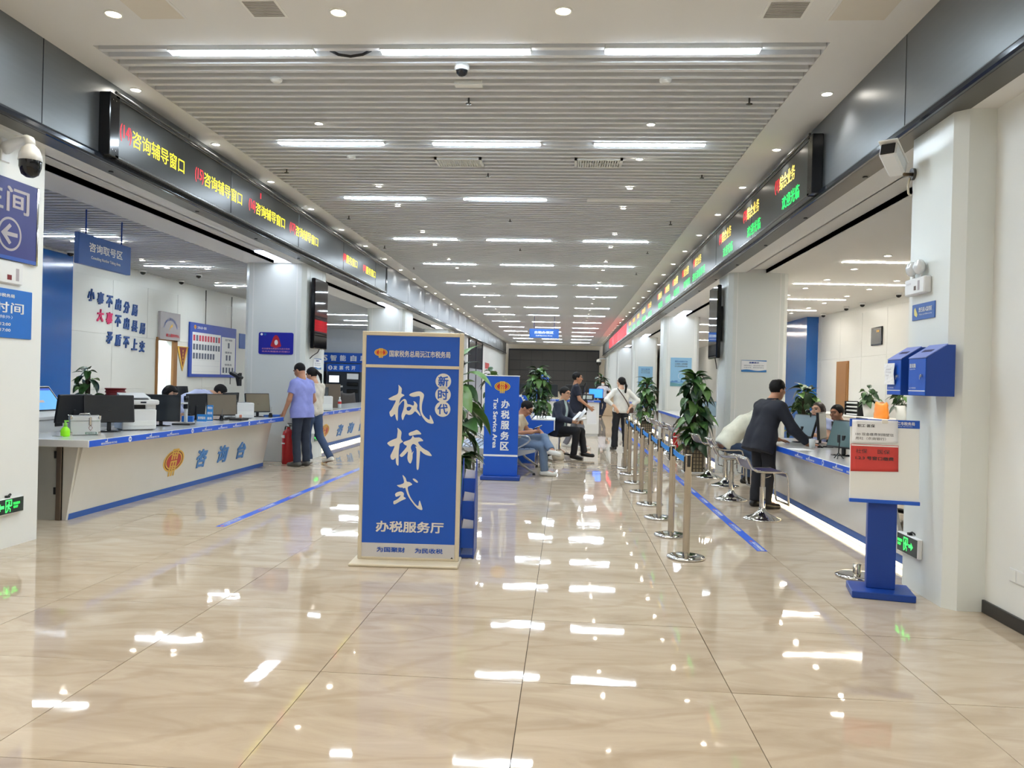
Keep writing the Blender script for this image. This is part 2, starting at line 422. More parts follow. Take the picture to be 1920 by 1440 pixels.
# right wing ceiling with its recessed slot
rc = MB(); rc.box(2.62, 2.93, -5.5, 57, ZB, ZB+.1); rc.box(3.25, 6.7, -5.5, 57, ZB, ZB+.1); rc.box(2.9, 3.3, -5.5, 57, ZB+.06, ZB+.2)
rc.box(2.915, 2.93, -5.5, 57, ZB, ZB+.2); rc.box(3.25, 3.265, -5.5, 57, ZB, ZB+.2)
for (a, b_) in ((5.4, 6.3), (13.3, 14.25), (22, 23), (32, 33)): rc.box(2.93, 3.25, a, b_, ZB, ZB+.06)
struct('ceiling_wing_right', rc, ceiling_white)
# fascia beams over both sides, glossy base trim, dark lip
for side, x, s in (('left', XL, -1), ('right', XR, 1)):
    fb = MB(); fb.box(min(x, x+s*.2), max(x, x+s*.2), -5.5, 54.9, ZB+.02, ZC)
    beam = struct('trim_fascia_'+side, fb, fascia_grey)
    tr = MB(); xs = x-s*.035
    tr.prism([(xs, ZB+.015), (xs+s*.012, ZB), (x+s*.01, ZB), (x+s*.01, ZB+.085), (xs+s*.02, ZB+.07), (xs, ZB+.045)], 'y', -5.5, 54.9)
    struct('trim_gloss_'+side, tr, dark_trim)
    struct('trim_lip_'+side, MB().box(min(x, x+s*.18), max(x, x+s*.18), -5.5, 54.9, ZB-.002, ZB+.02), fascia_lip)
    seam = MB()
    for q in range(-1, 23): seam.box(min(x, x-s*.002), max(x, x-s*.002), 6.05+q*2.44-.004, 6.05+q*2.44+.004, ZB+.08, ZC-.002)
    struct('trim_seam_'+side, seam, dark_trim)
# pillars (clad, chamfered corners, vertical joints)
pj_m = mat('pillar_joint', (238,239,236), .4, noise=.01)
def pillar(name, x0, x1, y0, y1, z1=ZB):
    c = .07; poly = [(x0+c, y0), (x1-c, y0), (x1, y0+c), (x1, y1-c), (x1-c, y1), (x0+c, y1), (x0, y1-c), (x0, y0+c)]
    o = struct(name, MB().prism(poly, 'z', 0, z1), pillar_clad)
    j = MB()
    if x1-x0 > .6:
        for u in (.14, .86):
            xx = x0+(x1-x0)*u; j.box(xx-.008, xx+.008, y0-.003, y0, 0, z1)
    for u in (.2, .8):
        yy = y0+(y1-y0)*u
        j.box(x1, x1+.003, yy-.006, yy+.006, 0, z1); j.box(x0-.003, x0, yy-.006, yy+.006, 0, z1)
    if name != 'pillar_near_right': j.build('joint', pj_m, o)
    return o
pillar('pillar_near_right', 2.567, 2.92, 5.45, 6.21)
LEFT_P = [(13.03, 14.2), (21.2, 22.4), (29.6, 30.8)]
RIGHT_P = [(13.3, 14.25), (22.0, 22.95), (32.0, 32.95), (41.6, 42.5), (50, 51)]
for a, b_ in LEFT_P: pillar('pillar_left', -5.48, -4.43, a, b_)
for a, b_ in RIGHT_P: pillar('pillar_right', 2.66, 3.63, a, b_)
struct('wall_left_far', MB().box(-4.9, -4.43, 34.6, YE, 0, ZB), white_paint)
struct('wall_right_far', MB().box(2.7, 3.6, 42.5, YE, 0, ZB), white_paint)

# ------------------------------------------------------------------ ceiling lamps
tb = MB().box(-.61, .61, -.05, .05, -.012, .03, b=.004).mesh('housing'); tb.materials.append(grey_plastic)
td = MB().box(-.603, .603, -.044, .044, -.016, -.0125).mesh('diffuser'); td.materials.append(tube_glow)
cols = (('left', -2.73), ('middle', -.96), ('right', .845))
for r_, y in enumerate(TUBE_Y):
    for cn, x in cols:
        if r_ == 2 and cn == 'right': continue
        t = thing('ceiling_light', 'white linear tube light, %s in the %s row of the slatted hall ceiling' % (cn, ordn(r_)), 'light', (x, y, ZC), 0, 'tube lights of the hall ceiling')
        link('housing', tb, t); link('diffuser', td, t)
p = tag(MB().box(-.6, .6, -.09, .09, -.01, .02, b=.004).build('ceiling_panel', ceiling_white, None, (.83, 11.48, ZC)), 'blank white strip panel between slats where the third row lacks a tube', 'panel')
rim = MB().lathe([(.062,0),(.062,-.008),(.05,-.010),(.047,.012)], n=20).mesh('rim'); rim.materials.append(white_paint)
lens = MB().lathe([(.048,-.004),(.001,-.004)], n=20, smooth=False).mesh('lens'); lens.materials.append(lamp_glow)
lensw = MB().lathe([(.048,-.004),(.001,-.004)], n=20, smooth=False).mesh('lens'); lensw.materials.append(lamp_warm)
SPOT = {}
def spot(warm, wat, ang):
    k = (warm, wat, ang)
    if k not in SPOT:
        d = bpy.data.lights.new('downlight_beam', 'SPOT'); d.energy = wat; d.spot_size = R(ang); d.spot_blend = .6; d.shadow_soft_size = .045
        d.color = (1, .88, .68) if warm else (1, .98, .94); SPOT[k] = d
    return SPOT[k]
def downlight(x, y, z, label, group, warm=False, wat=DOWN_W, ang=100, sc=1.0):
    t = thing('downlight', label, 'light', (x, y, z), 0, group)
    t.scale = (sc, sc, 1)
    link('rim', rim, t); link('lens', lensw if warm else lens, t)
    if wat:
        o = bpy.data.objects.new('downlight_beam', spot(warm, wat, ang)); COL.objects.link(o); o.parent = t; o.location = (0, 0, -.03)
for k in range(29):
    y = 7.16+k*1.70
    if y > 53: break
    downlight(-4.112, y, ZC, 'small round downlight, %s from the front along the left soffit edge' % ordn(k), 'downlights over the left fascia', sc=.9, ang=118)
    downlight(2.268, y+.1, ZC, 'small round downlight, %s from the front along the right soffit edge' % ordn(k), 'downlights over the right fascia', sc=.9, ang=118)
for x, n in ((-3.425, 'left'), (-1.723, 'middle'), (-.09, 'right')):
    downlight(x, 5.64, ZC, 'warm round downlight at the %s of the near white ceiling' % n, 'warm downlights in the near ceiling', True, DOWN_W*1.1, 120, 1.1)
for j_, y in enumerate((2.4, -1.0, -4.0)):  # unseen downlights added behind the camera to brighten the near end
    for i_, x in enumerate((-3.425, -1.723, -.09, 1.6)):
        downlight(x, y, ZC, 'added unseen warm fill downlight over the lobby, %s across in the %s row' % (ordn(i_), ordn(j_)), 'added lobby fill downlights out of view', True, DOWN_W*1.3, 130, 1.1)
for k, y in enumerate((2.2, -1.0, -4.2)):  # panels added out of view for front light on walls and standing sign
    for x, n in ((-2.7, 'left'), (.9, 'right')):
        t = thing('lobby_fill_light', 'added unseen square fill panel over the entrance lobby, %s of row %s behind the photograph' % (n, ordn(k)), 'light', (x, y, ZC), 0, 'added lobby fill panels')
        MB().box(-.32, .32, -.32, .32, -.012, .02).build('housing', grey_plastic, t); MB().box(-.29, .29, -.29, .29, -.016, -.0125).build('diffuser', mat('lobby_fill_diffuser', (245,248,255), .4, emit=(240,246,255), estr=13), t)
for cn, x in (('left', -2.655), ('right', .79)):
    for k, y in enumerate([8.1, 9.35, 10.75, 11.97, 14.07, 15.41, 17.24, 18.54, 20.8, 22.1, 24.9, 26.4, 28.9, 30.4, 32.2, 33.6, 35.7, 37.2, 39.2, 42.3, 45.9, 49.3]):
        if cn == 'left' and k == 1: continue
        downlight(x, y, ZC-.004, 'tiny round downlight between slats, %s along the %s lamp line' % (ordn(k), cn), 'downlights between the slats', wat=DOWN_W*.8 if k < 14 else 0, sc=.8)
downlight(-1.35, 53.9, ZC, 'row of small spotlights above the dark screen, left one', 'wall washers above the dark screen', True, 22, 100)
for x in (-3.0, .3, 1.7): downlight(x, 53.9, ZC, 'small spotlight washing the far wall above the dark screen, near %s' % {-3.0: 'its left end', .3: 'its middle', 1.7: 'its right end'}[x], 'wall washers above the dark screen', True, 22, 100)
# wing lamps
def wing_tube(name, x0, x1, y, z, label, group):
    wg = wing_warm if x0 > 0 else wing_glow
    t = thing('wing_light', label, 'light', ((x0+x1)/2, y, z), 0, group)
    h = (x1-x0)/2
    MB().box(-h-.01, h+.01, -.035, .035, -.008, .02, b=.003).build('housing', grey_plastic, t)
    MB().box(-h, h, -.028, .028, -.013, -.0085).build('diffuser', wg, t)
for k, (x0, x1, y) in enumerate([(4.03,6.0,11.97),(4.04,5.99,14.52),(4.04,5.82,17.07),(4.04,5.97,19.51),(4.04,5.97,24.5),(4.04,5.97,28.0),(4.04,5.97,33.0),(4.04,5.97,37.5)]):
    wing_tube('x', x0, x1, y, ZB, 'long white strip light, %s from the front in the right service area ceiling' % ordn(k), 'strip lights over the right counters')
for x, ys in ((4.45, (11.39,12.69,13.97,15.2,16.38,18.2,20.5)), (5.62, (12.7,13.96,15.2,16.39,17.78,18.9,20.32))):
    for k, y in enumerate(ys):
        downlight(x, y, ZB, 'round downlight, %s in the %s line over the right counter staff' % (ordn(k), 'inner' if x > 5 else 'outer'), 'downlights over the right counters', wat=DOWN_W*.7)
for k, (x0, x1, y) in enumerate([(-7.68,-6.46,7.0),(-7.68,-6.46,10.87),(-7.68,-6.46,13.8),(-7.68,-6.46,16.7),(-9.6,-7.4,21.2),(-9.0,-5.9,24.0),(-7.6,-5.6,26.4),(-9.4,-7.2,28.6)]):
    wing_tube('x', x0, x1, y, ZB+.035, 'white tube light, %s from the front in the left wing slat ceiling' % ordn(k), 'tube lights of the left wing')
for k, (x, y) in enumerate([(-6.7,10.47),(-7.42,11.34),(-6.69,11.34),(-7.39,13.2),(-6.7,13.25),(-7.41,14.09),(-6.67,14.14),(-7.45,16.26),(-7.43,17.1)]):
    downlight(x, y, ZB+.04, 'round downlight, %s from the front among the left wing slats' % ordn(k), 'downlights of the left wing', wat=DOWN_W*.6)
# light troughs glowing at the pillars
glow = mat('trough_led', (235,242,255), .5, emit=(228,238,255), estr=5.0)
for k, (x0, x1, ya, yb) in enumerate([(-4.95,-4.69,12.1,12.98),(-4.95,-4.69,20.2,21.15),(-4.95,-4.69,28.4,29.5),(2.96,3.22,20.9,21.95),(2.96,3.22,30.9,31.9),(2.96,3.22,40,41.5)]):
    tag(MB().box(x0, x1, ya, yb, ZB+.035, ZB+.058).build('trough_light', glow), 'bright recessed panel light in the %s soffit slot by the %s pillar' % ('left' if k < 3 else 'right', ordn(k % 3+(0 if k < 3 else 1))), 'light')
ld2 = bpy.data.lights.new('room_lamp', 'AREA'); ld2.size = 1.0; ld2.energy = 60; ld2.color = (.9, .97, 1)
lo2 = bpy.data.objects.new('room_lamp', ld2); COL.objects.link(lo2); lo2.location = (-9.3, 16, 2.85)
BRUSH = {
 'feng': [[[(-0.1221,1.4103),(-0.1071,1.3974),(-0.0919,1.3802),(-0.0929,1.3596),(-0.0967,1.3375),(-0.0819,1.3335),(-0.0676,1.3250),(-0.0815,1.3173),(-0.0960,1.3067),(-0.1044,1.2918),(-0.1111,1.2622),(-0.1115,1.2446),(-0.1175,1.2239),(-0.1190,1.1915),(-0.1174,1.1504),(-0.1185,1.1210),(-0.1268,1.1252),(-0.1363,1.1500),(-0.1414,1.1792),(-0.1572,1.1612),(-0.1702,1.1505),(-0.1792,1.1576),(-0.1872,1.1839),(-0.1845,1.1942),(-0.1730,1.2048),(-0.1533,1.2435),(-0.1337,1.2851),(-0.1543,1.2817),(-0.1808,1.2839),(-0.2002,1.2937),(-0.1872,1.3014),(-0.1552,1.3198),(-0.1217,1.3339),(-0.1181,1.3678),(-0.1172,1.3913)]], [[(-0.1138,1.2534),(-0.0953,1.2803),(-0.0751,1.2969),(-0.0619,1.2958),(-0.0512,1.2814),(-0.0461,1.2551),(-0.0270,1.2556),(0.0027,1.2432),(0.0083,1.2565),(0.0065,1.2711),(-0.0012,1.2827),(0.0166,1.2773),(0.0333,1.2572),(0.0346,1.2396),(0.0283,1.2203),(0.0556,1.1873),(0.0637,1.1611),(0.0517,1.1696),(0.0169,1.2068),(0.0042,1.1859),(-0.0132,1.1737),(-0.0337,1.1703),(-0.0546,1.1800),(-0.0658,1.1606),(-0.0768,1.1265),(-0.0843,1.1322),(-0.0909,1.1600),(-0.0870,1.1836),(-0.0760,1.2132),(-0.0696,1.2516),(-0.0719,1.2867),(-0.0893,1.2745),(-0.1134,1.2387)], [(-0.0499,1.2315),(-0.0295,1.2379),(-0.0087,1.2311),(-0.0200,1.2117),(-0.0316,1.2026),(-0.0463,1.2052),(-0.0511,1.2168)]], [[(-0.0347,1.3288),(-0.0232,1.3409),(0.0088,1.3534),(0.0469,1.3617),(0.0677,1.3535),(0.0858,1.3363),(0.0834,1.3142),(0.0740,1.2788),(0.0690,1.2434),(0.0714,1.2024),(0.0809,1.1791),(0.1021,1.1533),(0.1335,1.1335),(0.1360,1.1512),(0.1338,1.1805),(0.1445,1.1632),(0.1693,1.1139),(0.1621,1.1064),(0.1385,1.1072),(0.1089,1.1182),(0.0816,1.1498),(0.0632,1.1787),(0.0519,1.2195),(0.0507,1.2694),(0.0551,1.3252),(0.0303,1.3202),(0.0039,1.3137),(-0.0227,1.3188)]]],
 'qiao': [[[(-0.1225,1.0711),(-0.1009,1.0545),(-0.0845,1.0351),(-0.0879,1.0099),(-0.0910,0.9755),(-0.0667,0.9576),(-0.0982,0.9449),(-0.1001,0.9170),(-0.1046,0.8852),(-0.1049,0.8429),(-0.1029,0.7636),(-0.1151,0.7712),(-0.1247,0.7868),(-0.1272,0.8343),(-0.1374,0.8182),(-0.1505,0.8112),(-0.1639,0.8175),(-0.1712,0.8411),(-0.1649,0.8571),(-0.1448,0.9000),(-0.1362,0.9267),(-0.1558,0.9182),(-0.1744,0.9177),(-0.1880,0.9306),(-0.2002,0.9435),(-0.1781,0.9599),(-0.1493,0.9752),(-0.1204,0.9839),(-0.1197,1.0091),(-0.1152,1.0436)]], [[(-0.0312,1.0246),(-0.0156,1.0356),(0.0159,1.0470),(0.0342,1.0568),(0.0557,1.0428),(0.0762,1.0196),(0.0431,1.0187),(0.0114,1.0126),(-0.0096,1.0067),(-0.0255,1.0063)]], [[(0.0049,1.0111),(0.0146,0.9915),(0.0384,0.9948),(0.0569,0.9966),(0.0757,0.9852),(0.0920,0.9671),(0.0656,0.9651),(0.0419,0.9592),(0.0666,0.9268),(0.0963,0.9038),(0.1311,0.8889),(0.1474,0.8708),(0.1625,0.8501),(0.1400,0.8508),(0.1080,0.8592),(0.0838,0.8744),(0.0647,0.8950),(0.0642,0.8633),(0.0615,0.8104),(0.0577,0.7495),(0.0501,0.7360),(0.0407,0.7411),(0.0380,0.7965),(0.0380,0.9049),(0.0257,0.9178),(0.0295,0.9258),(0.0456,0.9170),(0.0212,0.9415),(0.0026,0.9423),(-0.0101,0.9195),(-0.0084,0.9036),(0.0000,0.8854),(-0.0035,0.8668),(0.0171,0.8924),(0.0046,0.8617),(0.0067,0.8300),(0.0007,0.8061),(-0.0080,0.7847),(-0.0229,0.7948),(-0.0327,0.8157),(-0.0358,0.8368),(-0.0292,0.8899),(-0.0484,0.8629),(-0.0691,0.8412),(-0.0848,0.8355),(-0.0997,0.8483),(-0.0856,0.8645),(-0.0598,0.8943),(-0.0368,0.9267),(-0.0554,0.9315),(-0.0717,0.9469),(-0.0667,0.9576),(-0.0352,0.9690),(-0.0116,0.9789),(-0.0014,0.9964)]]],
 'shi': [[[(-0.0730,0.6992),(-0.0564,0.6859),(-0.0422,0.6688),(-0.0365,0.6415),(-0.0152,0.6421),(0.0000,0.6325),(0.0116,0.6216),(-0.0045,0.6124),(-0.0280,0.6018),(-0.0236,0.5744),(-0.0127,0.5398),(0.0031,0.5102),(0.0290,0.4760),(0.0610,0.4457),(0.0640,0.4745),(0.0696,0.5021),(0.0789,0.4799),(0.0965,0.4279),(0.0904,0.4203),(0.0703,0.4247),(0.0500,0.4366),(0.0216,0.4683),(-0.0094,0.5074),(-0.0277,0.5393),(-0.0412,0.5789),(-0.0441,0.5951),(-0.0664,0.5870),(-0.0616,0.5959),(-0.0866,0.5939),(-0.1019,0.6022),(-0.1159,0.6131),(-0.0897,0.6163),(-0.0550,0.6298),(-0.0581,0.6559)]], [[(0.0092,0.6678),(0.0241,0.6694),(0.0419,0.6587),(0.0561,0.6416),(0.0500,0.6352),(0.0349,0.6410),(0.0195,0.6531)]], [[(-0.1267,0.5441),(-0.1083,0.5583),(-0.0809,0.5653),(-0.0658,0.5608),(-0.0530,0.5486),(-0.0586,0.5235),(-0.0472,0.5188),(-0.0344,0.5079),(-0.0592,0.4985),(-0.0889,0.4826),(-0.1259,0.4591),(-0.1372,0.4625),(-0.1378,0.4863),(-0.1217,0.4917),(-0.0970,0.5074),(-0.0752,0.5380),(-0.0950,0.5275),(-0.1161,0.5194),(-0.1225,0.5267)]]],
}
# ------------------------------------------------------------------ emblem (lantern-shaped coin with two seal characters)
def emblem(parent, c, ux, uy, w, h, lift=.0):
    """red oval, gold rings, gold column of strokes, flared foot; built flat with thickness"""
    ux, uy, c = Vector(ux), Vector(uy), Vector(c); nz = ux.cross(uy)
    def P(pts): return [(x*w/2, y*h/2) for x, y in pts]
    def ov(r, n=40, cut=-.80):
        pts = []
        for k in range(n):
            t = 2*math.pi*k/n; pts.append((r*math.cos(t), .12+r*.80*math.sin(t)))
        return pts
    g1 = polyshape([P(ov(1.0)), P(ov(.88))], c+nz*(lift+.001), ux, uy, gold, 'emblem_ring', parent)
    polyshape([P(ov(.88)), P(ov(.80))], c+nz*(lift+.001), ux, uy, mat('emblem_line', (120,40,20), .5, noise=.05), 'emblem_line', parent)
    polyshape([P(ov(.80)), P(ov(.70))], c+nz*(lift+.001), ux, uy, gold, 'emblem_ring', parent)
    polyshape([P(ov(.70))], c+nz*(lift+.001), ux, uy, red, 'emblem_field', parent)
    foot = [[(-.30,-.60),(-.18,-.62),(-.16,-1.0),(-.30,-1.0)], [(.30,-.60),(.18,-.62),(.16,-1.0),(.30,-1.0)], [(-.10,-.62),(.10,-.62),(.08,-1),(-.08,-1)]]
    for q in foot: polyshape([P(q)], c+nz*(lift+.0016), ux, uy, gold, 'emblem_foot', parent)
    seal = [[(-.30,.98),(.30,.98),(.30,.84),(-.30,.84)], [(-.30,.84),(-.16,.84),(-.16,.2),(-.30,.2)], [(.16,.84),(.30,.84),(.30,.2),(.16,.2)], [(-.06,.8),(.06,.8),(.06,.2),(-.06,.2)], [(-.30,.6),(.3,.52),(.3,.42),(-.3,.5)],
            [(-.32,.12),(.32,.12),(.32,.0),(-.32,.0)], [(-.32,.0),(-.18,.0),(-.18,-.62),(-.32,-.62)], [(.18,.0),(.32,.0),(.32,-.62),(.18,-.62)], [(-.07,0),(.07,0),(.07,-.62),(-.07,-.62)], [(-.3,-.26),(.3,-.26),(.3,-.36),(-.3,-.36)]]
    for q in seal: polyshape([P(q)], c+nz*(lift+.0016), ux, uy, gold, 'emblem_stroke', parent)
E_X, E_Y, E_Z = Vector((1,0,0)), Vector((0,1,0)), Vector((0,0,1))

# ------------------------------------------------------------------ LED display boards under the fascias
def led_board(side, x, s, y0, y1, z0, z1):
    t = thing('led_board', 'long black LED display on the %s fascia with lit service window lines' % side, 'display', (x, y0, z0), 0)
    d = .095; L_, H_ = y1-y0, z1-z0
    # screen: modules side by side
    me = MB().box(min(0,-s*d), max(0,-s*d), 0.012, 2.44-.006, .03, H_-.03, b=.004).mesh('screen_module'); me.materials.append(led_black)
    q = .06
    n = int((L_-.12)//2.44)
    for k in range(n): link('screen_module', me, t, (0, q+k*2.44, 0))
    rest = L_-.12-n*2.44
    MB().box(min(0,-s*d), max(0,-s*d), 0.012, max(.02, rest-.006), .03, H_-.03, b=.004).build('screen_module', led_black, t, (0, q+n*2.44, 0))
    f = MB()
    xa, xb = min(0, -s*(d+.012)), max(0, -s*(d+.012))
    f.box(xa, xb, 0, L_, H_-.03, H_+.0, b=.006); f.box(xa, xb, 0, L_, 0, .03, b=.006)
    f.build('frame_rail', led_frame, t)
    e = MB(); e.box(xa, xb, -.09, .062, -.0, H_, b=.006); e.build('end_panel', black_gloss, t)
    e = MB(); e.box(xa, xb, L_-.06, L_+.02, 0, H_, b=.006); e.build('end_panel', black_gloss, t)
    sc = MB()
    for (yy, zz) in ((-.05, .06), (.0, .06), (-.05, H_-.06), (.0, H_-.06)): sc.cyl((-s*(d+.012), yy, zz), (-s*(d+.015), yy, zz), .006, n=8)
    sc.build('screw', chrome, t)
    tb_ = MB(); tb_.cyl((-s*(d+.02), -.02, H_+.012), (-s*(d+.02), L_, H_+.012), .014, n=10); tb_.build('top_rail', led_frame, t)
    return t, -s*(d+.0016)
t, xf = led_board('left', XL, -1, 6.9, 17.75, 3.40, 3.97)
def ltxt(s, m, y0, y1, z0, z1, name='led_text'): text(name, s, m, t, (xf, y0-6.9, z0-3.40), E_Y, E_Z, y1-y0, z1-z0, bold=.004)
for num, ya, yb, yc, s in (('(14)',6.99,7.18,8.21,'咨询辅导窗口'), ('(15)',8.46,8.66,9.72,'咨询辅导窗口'), ('(16)',9.94,10.15,11.24,'咨询辅导窗口'), ('(17)',11.45,11.69,12.78,'咨询辅导窗口'), ('(18)',14.26,14.45,15.23,'服务窗口'), ('(19)',15.68,15.9,16.71,'服务窗口')):
    ltxt(num, led_red, ya, yb, 3.585, 3.745); ltxt(s, led_yel, yb+.015, yc, 3.588, 3.745)
MB().box(xf, xf+.002, 10.31-6.9, 10.33-6.9, .42, .49).build('led_text', led_red, t)
t, xf = led_board('right', XR, 1, 8.02, 44.9, 3.38, 3.97)
def rtxt(s, m, ya, yb, z0, z1, bold=.004): text('led_text', s, m, t, (xf, ya-8.02, z0-3.38), -E_Y, E_Z, ya-yb, z1-z0, bold=bold)
RT = [(9.36,9.17,8.56,9.04,8.38),(11.0,10.79,10.12,10.75,10.02),(12.71,12.5,11.81,12.38,11.67),(15.26,15.1,14.4,15.34,13.98),(16.71,16.52,15.84,16.48,15.66),(18.22,18.04,17.35,17.98,17.14),(19.7,19.52,18.78,19.45,18.6),(21.19,21.0,20.24,20.98,20.08),(23.72,23.5,22.73,23.55,22.65),(25.69,25.45,24.46,25.35,24.3),(27.43,27.2,26.42,27.3,26.3),(29.2,28.98,28.07,29.0,27.95),(30.95,30.7,29.8,30.8,29.7)]
for k, (a, b_, c_, d_, e_) in enumerate(RT):
    rtxt('(%d)' % (k+1), led_red, a, b_, 3.69, 3.85); rtxt('综合业务', led_amb, b_-.01, c_, 3.69, 3.855)
    rtxt('退付清缴事项' if k == 3 else '欢迎光临', led_grn, d_, e_, 3.445, 3.598)
for a, b_ in ((37.3,32.0),(41.0,37.5),(44.7,41.3)):
    MB().box(xf, xf+.001, b_-8.02, a-8.02, .05, .54).build('led_text', mat('led_red_dim', (170,16,30), .5, emit=(210,14,34), estr=.75, sample=False), t)
    for r_ in range(4): rtxt('办税服务大厅便民办税春风行动'[:12], led_red, a-.15, b_+.15, 3.44+r_*.125, 3.53+r_*.125)

# ------------------------------------------------------------------ the big free-standing sign
t = thing('standing_sign', 'tall blue standing sign with large white brush lettering and cream frame', 'sign', (-1.205, 6.175, 0), .0506)
MB().box(-.45, .40, -.185, .165, 0, .022, b=.006).build('base_plate', cream_frame, t)
f = MB()
for (a, b_, z0, z1) in ((-.412,-.382,.022,1.826), (.357,.391,.022,1.826)): f.box(a, b_, -.018, .022, z0, z1, b=.004)
f.box(-.383, .358, -.018, .022, 1.794, 1.826, b=.004); f.box(-.383, .358, -.018, .022, 1.540, 1.564, b=.003); f.box(-.383, .358, -.016, .022, .022, .041, b=.003)
f.build('frame', cream_frame, t)
MB().box(-.383, .358, -.010, .016, 1.564, 1.795).build('header_panel', blue, t)
MB().box(-.383, .358, -.010, .016, .152, 1.541).build('main_panel', blue, t)
MB().box(-.383, .358, -.0102, .016, .041, .152).build('footer_panel', mat('silver_foil', (200,200,204), .4, .1, noise=.02), t)
MB().prism([(.325,.041),(.345,.041),(.337,.055)], 'y', -.0115, -.0102).build('corner_chip', black_mat, t)
yl = -.0125; let = mat('silver_letters', (222,220,214), .45, noise=.03)
emblem(t, (-.265, yl+.001, 1.655), E_X, E_Z, .104, .076)
text('lettering', '国家税务总局沅江市税务局', let, t, (-.198, yl, 1.627), E_X, E_Z, .484, .052, bold=.010)
for nm, k in (('枫', 'feng'), ('桥', 'qiao'), ('式', 'shi')):
    for grp in BRUSH[k]:
        polyshape([smoothloop(p, 2) for p in grp], (0, yl, 0), E_X, E_Z, let, 'brush_stroke', t)
for ch, z in (('新', 1.444), ('时', 1.3385), ('代', 1.224)):
    MB().cyl((.235, -.0102, z), (.235, -.0125, z), .0613, n=40).build('lettering_disc', let, t)
    text('lettering', ch, blue, t, (.235-.041, yl-.001, z-.041), E_X, E_Z, .082, .082, bold=.014)
text('lettering', '办税服务厅', let, t, (-.272, yl, .240), E_X, E_Z, .538, .088, bold=.014)
text('lettering', '为国聚财', blue, t, (-.261, yl, .080), E_X, E_Z, .225, .041, bold=.012)
text('lettering', '为民收税', blue, t, (.042, yl, .078), E_X, E_Z, .221, .040, bold=.012)

# ------------------------------------------------------------------ blue leaflet stand hidden behind it
t = thing('leaflet_stand', 'blue leaflet holder with slanted pockets standing right behind the big sign', 'stand', (-.79, 6.62, 0), R(93))
pr = [(-.22,0),(.22,0),(.24,.10),(.10,.80),(-.02,.80),(-.02,.34)]
for y in (-.055, .055): MB().prism([(-.24,.0),(.2,.0),(.2,.45),(-.02,.80),(-.05,.80),(-.24,.42)], 'y', y-.004, y+.004).build('side_panel', blue_deep, t)
MB().box(-.22, .18, -.05, .05, .005, .03).build('bottom_panel', blue_deep, t)
for z, x in ((.08,-.2),(.3,-.16),(.48,-.1)):
    MB().box(x, x+.012, -.05, .05, z, z+.16).build('pocket', blue, t)
    tag(MB().box(-.004, .004, -.045, .045, 0, .21).build('leaflet', paper, None, (-.79-.012, 6.62+x+.03, z+.02), (R(8),0,R(93))), 'white leaflet in the %s pocket of the blue leaflet holder' % ('bottom' if z < .1 else 'middle' if z < .4 else 'top'), 'leaflet')

# ------------------------------------------------------------------ blue floor sign: tax service area
t = thing('floor_sign', 'narrow blue floor sign with gold lantern emblem and vertical lettering', 'sign', (-.94, 11.62, 0), .03)
MB().box(-.29, .29, -.15, .15, 0, .058, b=.008).build('base', blue_deep, t)
MB().box(-.256, .249, -.05, .05, .058, 1.525, b=.006).build('panel', blue, t)
MB().box(-.262, .255, -.052, .052, 1.525, 1.54, b=.003).build('top_cap', grey_plastic, t)
MB().box(-.256, .249, -.0525, -.05, .345, .372).build('white_band', white_let, t)
emblem(t, (0, -.0515, 1.365), E_X, E_Z, .232, .175)
for k, ch in enumerate('办税服务区'):
    text('lettering', ch, white_let, t, (-.01, -.0515, 1.055-k*.155), E_X, E_Z, .125, .125, bold=.014)
text('lettering', 'Tax Service Area', white_let, t, (-.125, -.0515, 1.20), -E_Z, E_X, .735, .066, bold=.014)

# ------------------------------------------------------------------ hanging signs
def hang_sign(name, label, loc, rz, w, h, zrod, big, small, bold=.01):
    t = thing(name, label, 'sign', loc, rz)
    MB().box(-w/2, w/2, -.03, .03, 0, h, b=.006).build('board', blue_kick, t)
    for x in (-w*.34, w*.34): MB().cyl((x, 0, h), (x, 0, zrod), .009, n=8).build('rod', blue_deep, t)
    text('lettering', big, white_let, t, (-w*.32, -.0315, h*.46), E_X, E_Z, w*.64, h*.30, bold=bold)
    text('lettering', small, white_let, t, (-w*.28, -.0315, h*.2), E_X, E_Z, w*.56, h*.13, bold=.01)
    return t
hang_sign('hanging_sign', 'blue hanging sign for the consulting number area over the left counter', (-5.83, 9.52, 2.73), R(90), 1.12, .37, .72, '咨询取号区', 'Consulting Number Taking Area', .012)
hang_sign('hanging_sign', 'blue hanging sign for the self-service area far down the hall', (-.95, 32.0, 3.235), 0, 1.2, .37, .9, '自助办税区', 'Self-Service Area', .012)

# ------------------------------------------------------------------ left near wall: signs, camera, exit sign
XW = -4.505
def wallplate(name, label, cat, x, s, y0, y1, z0, z1, d, m, b=.004):
    """plate on a wall of constant x; s=+1 faces +x. Local frame: u along the reading direction, z up"""
    t = thing(name, label, cat, (x, (y0+y1)/2, z0), R(90) if s > 0 else R(-90))
    w = abs(y1-y0); h = z1-z0
    MB().box(-w/2, w/2, -d, 0, 0, h, b=b).build('plate', m, t)
    return t, w, h
t, w, h = wallplate('toilet_sign', 'dark blue toilet sign with grey lettering and round arrow on left wall', 'sign', XW, 1, 5.42, 6.337, 2.33, 2.978, .03, mat('sign_navy', (44,48,116), .35, noise=.05))
gl = mat('grey_letters', (172,164,168), .5, noise=.04)
text('lettering', '卫生间', gl, t, (-.12-.42, -.0315, .385), E_X, E_Z, .90, .205, bold=.010)
rg = [(.135*math.cos(a), .135*math.sin(a)) for a in np.linspace(0, 2*math.pi, 40, endpoint=False)]; rg2 = [(x*.86, y*.86) for x, y in rg]
polyshape([rg, rg2], (.14, -.0315, .205), E_X, E_Z, gl, 'arrow_ring', t)
